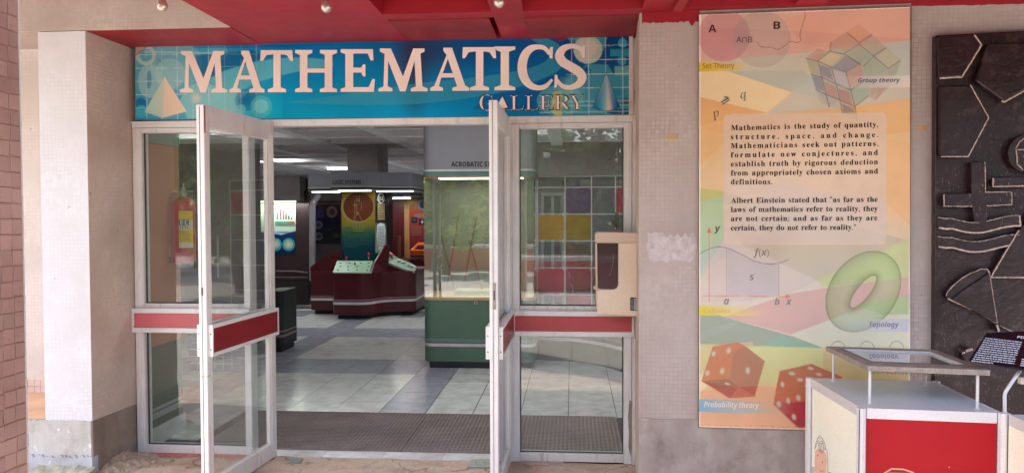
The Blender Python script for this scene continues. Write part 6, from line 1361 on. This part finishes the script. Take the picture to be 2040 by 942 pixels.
for (i, j), c_ in lay_.items():
    pts = roundpoly([(gxs[i] + 1.8, gys[j] + 1.8), (gxs[i + 1] - 1.8, gys[j] + 1.8), (gxs[i + 1] - 1.8, gys[j + 1] - 1.8), (gxs[i] + 1.8, gys[j + 1] - 1.8)], 6 if c_ != 'clear' else 1, 3)
    q = M(); q.prism([PY(*p, SY2 - .002) for p in pts], (0, .003, 0)); q.build('acrylic_pane', ac[c_], scn)
# things behind the screen on the counter
R = random.Random(5)
def cushion(px0, px1, py0, py1, Y, col, nm, lab, cat, lean=.1):
    c = PY((px0 + px1) / 2, py1, Y); w_ = abs(PY(px1, py1, Y).x - PY(px0, py1, Y).x); h_ = PY(px0, py0, Y).z - c.z
    P = roundpoly([(-w_ / 2, 0), (w_ / 2, 0), (w_ / 2 * .86, h_), (-w_ / 2 * .86, h_)], h_ * .3, 5); q = M(); q.prism([(c.x + x, Y + lean * z, c.z + z) for x, z in P], (0, .05, 0)); o = q.build(nm, plain(lab[:20] + ' cloth', col, .5, var=.2, sc=12), bevel=.012); return tag(o, lab, cat)
cushion(1068, 1098, 538, 586, 8.75, rgb(170, 10, 60), 'seat_back', 'crimson chair back leaning left behind the acrylic screen', 'chair back', .15); cushion(1094, 1124, 540, 586, 8.8, rgb(150, 20, 66), 'seat_back', 'crimson chair back next to the aluminium grid line', 'chair back', .1)
cushion(1140, 1177, 538, 572, 8.8, rgb(84, 58, 76), 'checked_cloth', 'dark checked cloth bundle behind the wine red pane', 'cloth')
cushion(1126, 1150, 484, 532, 8.75, rgb(220, 84, 40), 'orange_booklet', 'bright orange booklet standing behind the gold pane', 'booklet', .3)
cushion(1140, 1178, 486, 532, 8.85, rgb(176, 104, 20), 'gold_cloth', 'golden brown draped cloth behind the orange booklet', 'cloth', .05); cushion(1180, 1222, 545, 584, 8.9, rgb(150, 110, 30), 'folder', 'mustard folder partly hidden by the beige dispenser', 'folder', .1); cushion(1130, 1174, 440, 478, 9.0, rgb(196, 170, 60), 'yellow_cloth', 'pale yellow cloth hanging behind the yellow pane', 'cloth', .0)
cushion(1130, 1176, 592, 614, 8.75, rgb(140, 16, 44), 'red_bag', 'dark red bag lying below the acrylic screen', 'bag')
q = M(); q.cyl(PY(1133, 540, 8.45), PY(1142, 583, 8.4), .006, 8); o = q.build('pen', plain('chrome pen', rgb(190, 190, 196), .25, metal=.8)); tag(o, 'thin silver pen leaning before the wine red pane', 'pen')
# statuette
bz_ = PY(1229, 462, 8.0); t = thing('bird_statuette', (bz_.x, 8.0, bz_.z), 'small dark bird statuette on a red base above the dispenser', 'statuette')
q = M(); q.lathe((bz_.x, 8.0, bz_.z - .03), [(.035, 0), (.035, .02), (.028, .05), (.02, .055)], 14); q.build('base', plain('red base', rgb(150, 40, 30), .4), t)
q = M(); c = Vector((bz_.x, 8.0, bz_.z + .03)); q.tube(smoothpath([c, c + Vector((-.01, 0, .05)), c + Vector((-.02, 0, .10)), c + Vector((0, 0, .15)), c + Vector((-.03, 0, .17))], 4), [.012, .012, .014, .018, .024, .03, .034, .036, .034, .03, .022, .018, .018, .016, .012, .006, .003][:17], 10)
q.add([c + Vector(v) for v in ((0, 0, .06), (.05, -.02, .05), (.10, -.01, .03), (.05, .01, .12))], [[0, 1, 3], [1, 2, 3]]); q.add([c + Vector(v) for v in ((-.02, 0, .06), (-.05, -.02, .03), (-.07, -.01, .0), (-.05, .01, .10))], [[0, 1, 3], [1, 2, 3]]); q.build('bird', plain('dark bronze', rgb(50, 36, 34), .4), t)
q = M(); q.prism([(bz_.x - .12, 7.95, bz_.z - .04), (bz_.x + .14, 7.95, bz_.z - .04), (bz_.x + .14, 7.95, bz_.z - .031), (bz_.x - .12, 7.95, bz_.z - .031)], (0, .15, 0)); o = q.build('glass_shelf', m_case); tag(o, 'small glass shelf carrying the bird statuette', 'shelf')
q = M(); q.cyl((bz_.x + .1, 8.02, .9), (bz_.x + .1, 8.02, bz_.z - .041), .01, 8); q.build('shelf_post', m_alu, o)
# back wall of this corner with door and sign
WY = 13.3
def wz(py): return PY(1150, py, WY).z
wt = thing('office_wall', (PY(1150, 600, WY).x, WY, 0), 'mauve grey wall with a glazed door behind the acrylic screen', 'wall')
q = M(); P = [PY(1062, 480, WY).x, PY(1078, 480, WY).x, PY(1121, 480, WY).x, 6.0]; zd = wz(384)
q.box(P[0], P[1], WY, WY + .2, 0, 3.05); q.box(P[2], P[3], WY, WY + .2, 0, 3.05); q.box(P[1], P[2], WY, WY + .2, zd, 3.05); q.build('plaster', plain('mauve grey plaster', rgb(150, 140, 148), .7, var=.05), wt)
q = M(); q.box(P[0], P[3], WY - .25, WY - .001, wz(351), 3.0); q.build('bulkhead', m_wallg, wt)
q = M()
for x in (1078, 1098, 1119): a = PY(x, 480, WY - .02).x; q.box(a, a + .05, WY - .02, WY + .1, 0, zd)
q.box(P[1], P[2], WY - .016, WY + .09, zd - .05, zd - .001); q.build('door_frame', m_alu, wt)
q = M(); q.box(P[1] + .05, P[2] - .05, WY + .04, WY + .046, 0, zd - .06); q.build('door_pane', m_case, wt)
q = M(); q.box(P[1] + .02, P[2] - .02, WY + .9, WY + .92, .3, 2.0); q.build('lit_room', plain('lit room wall', rgb(190, 190, 196), .7), wt)
ps = Print(lambda x, y, o: PY(x, y, WY - .26 - o), .001); ps.poly([(1119, 359), (1156, 359), (1156, 372.5), (1119, 372.5)], (62, 44, 96)); ps.micro(1127, 361.5, 1152, 370, 2, (150, 140, 176), .8, h=.6); ps.build('purple_plate', PRINT, wt, fix=False)
# round ceiling lamp
c = PY(1133, 250, 9.0); t = thing('dome_lamp', (c.x, 9.0, c.z), 'round white dome lamp on the ceiling above the right panel', 'ceiling lamp')
q = M(); q.lathe((c.x, 9.0, c.z - .045), [(.02, 0), (.13, .015), (.19, .04), (.2, .055)], 28); q.build('dome', plain('opal dome', rgb(226, 220, 214), .3), t, smooth=True)
q = M(); q.lathe((c.x, 9.0, c.z + .0105), [(.22, 0), (.22, .012), (.1, .03), (.02, CZ + .3 - c.z)], 20); q.build('rim', m_alu, t)
# general gallery tubes giving room light; last two added, unseen, to brighten the floor
for i, (X, Y) in enumerate(((-1.2, 10.3), (-5.4, 10.4), (1.6, 9.4), (-2.2, 17.0), (-6.5, 16.0), (-1.3, 6.55), (.9, 6.55))):
    t = thing('gallery_lamp', (X, Y, CZ + .1), ['tube lamp between ceiling ribs above the display case', 'tube lamp between ceiling ribs at the left of the gallery', 'tube lamp between ceiling ribs over the curved counter', 'tube lamp between ceiling ribs deep behind the kiosk', 'tube lamp between ceiling ribs deep at the left', 'added unseen tube lamp just inside the open doors', 'added unseen tube lamp just inside the right glass panel'][i], 'ceiling lamp', 'tube lamps between the ceiling ribs')
    q = M(); q.box(X - .5, X + .5, Y - .04, Y + .04, CZ + .14, CZ + .18); q.build('diffuser', emit('dim tube', (.95, 1, .98), 1), t); q = M(); q.box(X - .52, X + .52, Y - .05, Y + .05, CZ + .1805, CZ + .3215); q.build('housing', m_ceil, t); arealamp((X, Y, CZ + .13), .9, .08, (24, 11, 8, 22, 12, 7, 6)[i], t)
# ================================================================== FOREGROUND: pin screen table
TZ = .75
A, B, Cc, D = PZ(1613, 752, TZ), PZ(1716, 812, TZ), PZ(1998, 822, TZ), PZ(1865, 759, TZ)
tb = thing('exhibit_table', ((A + B + Cc + D) / 4) * 1.0 - Vector((0, 0, TZ)), 'aluminium framed table with red front and cream side under the pin screen', 'table')
WPOS[tb] = tb.location.copy()
zv = Vector((0, 0, 1))
def qbox(q, P, z0, z1): q.hexa([p + zv * (z0 - p.z) for p in P] + [p + zv * (z1 - p.z) for p in P])
def inset(P, d):
    c = sum(P, Vector()) / 4; return [p + (c - p).normalized() * d for p in P]
m_top = plain('grey laminate table top', rgb(214, 216, 222), .3, var=.06, sc=5)
m_frm = plain('satin aluminium frame', rgb(216, 213, 215), .4, metal=.12, var=.05)
Pq = [A, B, Cc, D]
q = M(); qbox(q, inset(Pq, .014), TZ - .01, TZ - .002); q.build('table_top', m_top, tb)
def side_panel(P0, P1, nm, mat, hgt=.046, rail_mat=m_frm):
    d = (P1 - P0); L_ = d.length; d = d / L_; n_ = Vector((d.y, -d.x, 0))
    c = (A + Cc) / 2
    if (P0 - c).dot(n_) < 0: n_ = -n_
    q = M(); q.obox(P0 + d * .022 + zv * (TZ - hgt - P0.z) - n_ * .012, d * (L_ - .044), n_ * .012, zv * hgt); q.build('rail', rail_mat, tb, bevel=.001); q = M(); q.obox(P0 + d * .022 + zv * (.08 - P0.z) - n_ * .012, d * (L_ - .044), n_ * .012, zv * .04); q.build('rail', rail_mat, tb, bevel=.001)
    q = M(); q.obox(P0 + d * .022 + zv * (.12 - P0.z) - n_ * .0105, d * (L_ - .044), n_ * .005, zv * (TZ - hgt - .1205)); q.build(nm, mat, tb)
    return d, n_
for p in Pq:
    q = M(); q.cyl((p.x, p.y, .0), (p.x, p.y, TZ + .0005), .02, 8); cdir = ((A + Cc) / 2 - p); cdir.z = 0; q.build('corner_post', m_frm, tb)
    q = M(); o_ = p - cdir.normalized() * .0195; q.box(o_.x - .0018, o_.x + .0018, o_.y - .0018, o_.y + .0018, .01, TZ - .002); q.build('post_groove', m_gask, tb)
m_cream = plain('cream panel', rgb(255, 252, 232), .35, var=.03); m_redp = plain('glossy red panel', rgb(168, 4, 26), .35, var=.05, spec=.25)
side_panel(A, B, 'cream_panel', m_cream); df_, nf_ = side_panel(B, Cc, 'red_panel', m_redp); side_panel(Cc, D, 'side_panel', m_cream); side_panel(D, A, 'back_panel', m_cream)
# drawings on the panels
def facefn(P0, P1, off):
    d = (P1 - P0).normalized(); n_ = Vector((d.y, -d.x, 0)); c = (A + Cc) / 2
    if (P0 - c).dot(n_) < 0: n_ = -n_
    def f(x, y, o):
        r = ray(x, y); t_ = (P0 - CAM).dot(n_) + off + o; return CAM + r * (t_ / r.dot(n_))
    return f
dr_ = Print(facefn(A, B, -.0052), .0004)
dr_.T = (1400, 780, 5.8156)
face_ = [(1300, 680), (1345, 655), (1400, 680), (1430, 720), (1440, 800), (1432, 880), (1430, 1000), (1300, 1000), (1295, 800)]
dr_.poly(face_, (246, 200, 176)); 
for l_ in ([(1296, 660), (1310, 590), (1330, 540), (1352, 498), (1385, 540), (1410, 590), (1425, 650), (1420, 670)], [(1305, 650), (1320, 600), (1342, 555)], [(1330, 545), (1350, 520), (1372, 548)], [(1340, 580), (1345, 640), (1350, 690)], [(1355, 600), (1362, 660), (1360, 700)], [(1372, 590), (1382, 650), (1378, 720)], [(1390, 580), (1400, 640), (1396, 700)], [(1350, 572), (1372, 575), (1392, 560)], [(1345, 590), (1372, 596), (1400, 590)], [(1436, 660), (1446, 760), (1448, 880), (1440, 1000)], [(1405, 640), (1418, 672), (1428, 660)]): dr_.line(l_, 5, (130, 132, 136), .8)
for x, y in ((1332, 735), (1385, 812)): dr_.circ(x, y, 6, (220, 110, 90), .8, ry=14, n=12)
dr_.line([(1350, 900), (1375, 925), (1400, 905)], 5, (170, 120, 100), .8); dr_.circ(1470, 960, 26, (120, 120, 126), .8, ry=30); dr_.poly([(1265, 860), (1290, 870), (1292, 1000), (1262, 1000)], (200, 200, 206), .6)
dr_.build('boy_drawing', PRINT, tb, fix=False)
dr2 = Print(facefn(B, Cc, -.0052), .0004); dr2.line([(1757, 945), (1768, 938), (1776, 933), (1800, 934), (1818, 940), (1832, 950)], 3, (206, 170, 140)); dr2.line([(1764, 946), (1772, 940), (1810, 942), (1826, 952)], 1.6, (150, 120, 110)); dr2.circ(1891, 929.5, 1.3, (240, 190, 180), n=8); dr2.build('line_drawing', PRINT, tb, fix=False)
# ---- pin screen frame on its posts
FZ1 = .925; th_ = .024
a, b_, c, d_ = PZ(1645, 689, FZ1), PZ(1728, 728, FZ1), PZ(1973, 737, FZ1), PZ(1862, 696, FZ1)
ps_ = thing('pin_screen', ((a + b_ + c + d_) / 4) - Vector((0, 0, FZ1 - TZ)), 'pin art screen in a worn grey frame on four aluminium rods', 'pin screen')
WPOS[ps_] = ps_.location.copy()
m_ply = plain('worn grey board', rgb(158, 148, 140), .65, var=.18, sc=18, bmp=.3, bsc=40, fine=.12)
o4 = [a, b_, c, d_]
def lerp4(u, v): return (a.lerp(b_, u)).lerp(d_.lerp(c, u), v)
i4 = [lerp4(.14, .10), lerp4(.80, .11), lerp4(.80, .90), lerp4(.14, .90)]
for k in range(4):
    k2 = (k + 1) % 4; q = M(); q.hexa([o4[k] - zv * th_, o4[k2] - zv * th_, i4[k2] - zv * th_, i4[k] - zv * th_, o4[k], o4[k2], i4[k2], i4[k]]); q.build('frame_board', m_ply, ps_, bevel=.0012)
q = M(); q.hexa([p - zv * .012 for p in i4] + [p - zv * .008 for p in i4]); 
m_pg = glass('pin screen glass', tint=(.82, .88, .86), dust=.10, refl_gain=3.0); q.build('glass_plate', m_pg, ps_)
q = M(); q.hexa([p - zv * .0215 for p in i4] + [p - zv * .019 for p in i4]); q.build('pin_board', plain('grey pin board', rgb(128, 136, 136), .4, metal=.2), ps_)
for k in range(4):
    k2 = (k + 1) % 4; p0, p1 = i4[k], i4[k2]; m_ = sum(i4, Vector()) / 4; e0, e1 = p0.lerp(m_, .035), p1.lerp(m_, .035); q = M(); q.hexa([p - zv * .0078 for p in (p0, p1, e1, e0)] + [p + zv * .0015 for p in (p0, p1, e1, e0)]); q.build('steel_bead', m_frm if k in (2, 3) else plain('dark bead', rgb(70, 72, 78), .4), ps_)
# rods
for u, v in ((.04, .06), (.93, .05), (.94, .93), (.05, .90)):
    p = lerp4(u, v); q = M(); q.cyl((p.x, p.y, TZ - .001), (p.x, p.y, FZ1 - th_), .0065, 14); q.cyl((p.x, p.y, TZ - .0015), (p.x, p.y, TZ + .004), .011, 14); q.build('rod', m_frm, ps_, smooth=True)
# pins hanging below the board: past counting, one part
q = M(); R = random.Random(21)
for i in range(46):
    for j in range(22):
        u = .60 + .38 * j / 21 if False else .18 + .60 * j / 21; v = .13 + .74 * i / 45; p = lerp4(u + .01 * (i % 2), v) - zv * .0216; L_ = R.uniform(.028, .036)
        q.cyl(p, p - zv * L_, .0012, 3, caps=False)
q.build('pin', m_screw, ps_, kind='stuff')
# screws along the frame edge
for v in (.18, .42, .56, .78):
    p = b_.lerp(c, v) - zv * .011; n_ = Vector(((c - b_).y, -(c - b_).x, 0)).normalized(); q = M(); q.cyl(p, p + n_ * .0014, .0022, 8); q.build('screw', m_screw, ps_)
# ---- neighbouring unit at the right edge
E1 = Cc + Vector((.012, 0, 0)); P1 = PZ(2060, 852, TZ) ; dirn = (P1 - PZ(1998, 824, TZ)); dirn.z = 0; dirn = dirn.normalized()
n_t = thing('exhibit_table', Cc + dirn * .3 + Vector((.3, .3, -TZ)), 'second aluminium framed table cut off by the right picture edge', 'table'); WPOS[n_t] = n_t.location.copy()
s0 = Cc + Vector((.014, .004, 0)); s1 = s0 + dirn * .55; back = Vector((-dirn.y, dirn.x, 0)); 
if back.y < 0: back = -back
back = Vector((D - Cc)).normalized() if False else back
S = [s0 + back * .0, s1, s1 + back * .6, s0 + back * .6 + Vector((.0, 0, 0))]
q = M(); qbox(q, [s0 + dirn * .012 + back * .012, s1, s1 + back * .6, s0 + back * .6 + dirn * .012], TZ - .012, TZ - .004); q.build('table_top', m_top, n_t)
q = M(); q.obox(s0 + zv * (-.046), dirn * .55, back * .012, zv * .046); q.build('rail', m_frm, n_t, bevel=.001)
q = M(); q.obox(s0 + dirn * .022 - zv * .68, dirn * .53, back * .008, zv * .633); q.build('cream_panel', m_cream, n_t)
q = M(); q.cyl((s0.x, s0.y + .004, 0), (s0.x, s0.y + .004, TZ), .012, 10); q.build('corner_post', m_frm, n_t)
# ---- slanted info board on a bent tube
iz = Vector((PZ(2001, 826, TZ).x, 0, 0))
ib = thing('info_board', PY(2003, 818, 3.5) , 'black slanted information board with white text on a bent tube', 'information board')
IY0, IY1 = 3.42, 3.62
def ifn(x, y, o):
    # board plane tilted: rises away from the viewer
    P0 = PY(1988, 738, IY0); u = Vector((1, -.05, -.02)).normalized(); v = Vector((0, .62, .5)).normalized(); n_ = u.cross(v); n_ = -n_ if n_.dot(CAM - P0) < 0 else n_
    r = ray(x, y); return CAM + r * (((P0 - CAM).dot(n_) + o) / r.dot(n_))
bd = [(1931, 718), (1966, 664), (2100, 664), (2110, 744), (1985, 731)]
bd = [(1929, 718.5), (1965, 663), (2120, 655), (2130, 748)]
q = M(); top = [ifn(x, y, 0) for x, y in bd]; q.prism(top, (0, .004, -.008)); q.build('board', plain('black acrylic', rgb(20, 20, 28), .25, coat=.3), ib)
it = Print(lambda x, y, o: ifn(x, y, .0006 + o), .0004); R = random.Random(31)
for i in range(12):
    y = 672 + i * 4.1; xs0 = 1963 - i * 2.45; xs1 = 2036 - i * 1.5 - (40 if i == 11 else 0); x = xs0; sl_ = .19
    while x < xs1 - 2:
        wd = min(R.uniform(3, 11), xs1 - x); yy0 = y + (x - xs0) * sl_ * .62; it.lay() if x == xs0 else None
        it.add([it.pt(x, yy0), it.pt(x + wd, yy0 + wd * sl_ * .6), it.pt(x + wd - .6, yy0 + 1.9 + wd * sl_ * .6), it.pt(x - .6, yy0 + 1.9)], [[0, 1, 2, 3]], 0, it.C((214, 220, 232), .85)); x += wd + 1.2
for i in range(4):
    y = 714 + i * 4.1; it.lay(); it.add([it.pt(2036 - i, y), it.pt(2080, y + 4), it.pt(2080, y + 6), it.pt(2035 - i, y + 2)], [[0, 1, 2, 3]], 0, it.C((214, 220, 232), .85))
it.text('PIN', 2026, 673, 4.6, (230, 232, 240), 'SBI', x1=2046, slope=.1)
it.build('lettering', PRINT, ib, fix=False)
q = M(); q.tube(smoothpath([PY(2001.5, 824, 3.46), PY(2001.5, 800, 3.46), PY(2002, 785, 3.46), PY(2006, 776, 3.46), PY(2022, 752, 3.47), PY(2032, 738, 3.49)], 5), .0075, 12); q.build('tube', m_frm, ib, smooth=True)
q = M(); p = PY(2040, 752, 3.5); q.obox(p + Vector((-.012, 0, -.03)), (.05, 0, 0), (0, .03, 0), (0, 0, .03)); q.build('clamp', m_bei, ib, bevel=.004)
# ================================================================== YARD behind the viewer (mirrored in the glass)
m_leaf = []
for nm, c_ in (('sunlit leaf', (.22, .36, .08)), ('deep leaf', (.07, .15, .035)), ('yellowish leaf', (.36, .42, .10))):
    m, t, p, N, L = nodes(nm); L(ramp(t, noise(t, 3, 3), [(.3, tuple(k * .6 for k in c_)), (.7, tuple(k * 1.4 for k in c_))]), p.inputs[0]); p.inputs['Roughness'].default_value = .5; m_leaf.append(m)
m_bark = plain('grey brown bark', rgb(110, 92, 78), .9, var=.3, sc=10, bmp=.8)
def tree(x, y, h, r, seed, lab, mi=0, n=3800, low=.4):
    h = h * .75 if h > 4 else h; low = .28
    R = random.Random(seed); t = thing('yard_tree', (x, y, 0), lab, 'tree'); q = M(); q.tube(smoothpath([(x, y, -.05), (x + R.uniform(-.2, .2), y, h * .3), (x + R.uniform(-.3, .3), y + .1, h * .6), (x, y, h * .9)], 4), [h * .035 * (1 - i * .07) for i in range(13)], 9)
    cl = []
    for k in range(26):
        a_ = R.uniform(0, 6.28); e_ = R.uniform(0, 1); rr = r * (.25 + .75 * R.random()); zc = h * (low + (1 - low) * e_); rad = rr * math.sqrt(max(.1, 1 - (abs(e_ - .45) / .6) ** 2)); c = Vector((x + rad * math.cos(a_), y + rad * math.sin(a_), zc)); cl.append((c, r * R.uniform(.22, .42)))
        if k < 9: q.tube([(x, y, h * (.28 + .05 * k)), tuple((Vector((x, y, h * (.3 + .05 * k))) + c) / 2 + Vector((0, 0, .2))), tuple(c)], [h * .012, h * .008, h * .004], 6)
    q.build('trunk', m_bark, t, smooth=True)
    q = M()
    for i in range(n):
        c, cr = cl[R.randrange(len(cl))]; v = Vector((R.gauss(0, 1), R.gauss(0, 1), R.gauss(0, .8))).normalized() * cr * R.random() ** .4; p = c + v; s_ = R.uniform(.08, .2); u_ = Vector((R.gauss(0, 1), R.gauss(0, 1), R.gauss(0, .6))).normalized() * s_; w2 = u_.orthogonal().normalized() * s_ * .45
        q.add([p - u_, p + w2, p + u_, p - w2], [[0, 1, 2, 3]], 0 if R.random() < .7 else 1)
    q.build('crown', [m_leaf[mi], m_leaf[1]], t, fix=False); return t
tree(-7.0, -9, 6.5, 2.8, 1, 'broad leafy tree at the left of the yard behind the viewer'); tree(-3.2, -12, 8, 3.2, 2, 'tall dark tree in the middle of the yard', 1, 5000); tree(.6, -10, 6.2, 2.6, 3, 'bushy tree behind the red kerb of the yard', 0); tree(4.4, -12, 7.5, 3, 4, 'large tree at the right of the yard', 1, 4800); tree(-3.5, -5.2, 3.6, 1.3, 5, 'young yellow green tree nearest to the gallery doors', 2, 2600, .3); tree(-11.5, -13, 8, 3.4, 6, 'far left tree at the yard corner', 1); tree(8.5, -11, 7, 3, 7, 'far right tree at the yard corner', 0); tree(-6.9, -5.6, 3.9, 1.7, 8, 'small tree beside the tractor tyre', 0, 4200, .3)
q = M(); q.box(-40, 40, -22, -21.6, 0, 4.6); o = q.build('yard_hedge', plain('dense hedge green', (.03, .055, .02), .9, var=.6, sc=1.5, bmp=1)); tag(o, 'tall dark hedge closing the far side of the yard', 'hedge')
# red and white curved kerb wall, low
ks = thing('planter_kerb', (-1, -6, 0), 'low curved red planter wall with white edge across the yard', 'kerb')
pth = [Vector((x, -6.8 - .035 * (x + 1) ** 2 * .5, 0)) for x in [-7 + .7 * i for i in range(19)]]
q = M(); q2 = M()
for p0, p1 in zip(pth, pth[1:]): q.obox(p0, p1 - p0, (0, .35, 0), (0, 0, .62)); q2.obox(p0 + Vector((0, -.02, .621)), p1 - p0, (0, .42, 0), (0, 0, .09))
q.build('red_wall', plain('sunny red paint', rgb(206, 60, 66), .5), ks); q2.build('white_coping', plain('white coping', rgb(226, 222, 214), .6), ks)
t = thing('tractor_tyre', (-4.6, -2.4, 0), 'large black tractor tyre standing in the yard', 'tyre')
q = M(); nseg = 36
for k in range(nseg):
    a0_ = 2 * math.pi * k / nseg; a1_ = 2 * math.pi * (k + 1) / nseg; c = Vector((-4.6, -2.4, .72)); f = lambda r_, a_, y_: c + Vector((r_ * math.cos(a_), y_, r_ * math.sin(a_)))
    pr_ = [(.42, -.14), (.62, -.2), (.7, -.17), (.72, 0), (.7, .17), (.62, .2), (.42, .14)]
    for (r0, y0), (r1, y1) in zip(pr_, pr_[1:]): q.add([f(r0, a0_, y0), f(r0, a1_, y0), f(r1, a1_, y1), f(r1, a0_, y1)], [[0, 1, 2, 3]])
q.build('carcass', plain('black rubber tyre', rgb(40, 40, 44), .7), t)
q = M()
for k in range(20):
    a_ = 2 * math.pi * k / 20
    for s_ in (-1, 1):
        aa = a_ + (.08 if s_ > 0 else 0); p = c + Vector((.71 * math.cos(aa), 0, .71 * math.sin(aa))); rad = Vector((math.cos(aa), 0, math.sin(aa))); tg = Vector((-math.sin(aa), 0, math.cos(aa))); q.obox(p - tg * .03, tg * .055, Vector((0, s_ * .18, 0)) + tg * .1, rad * .035)
q.build('tread', plain('black rubber tyre', rgb(40, 40, 44), .7), t)
t.location.z = .0
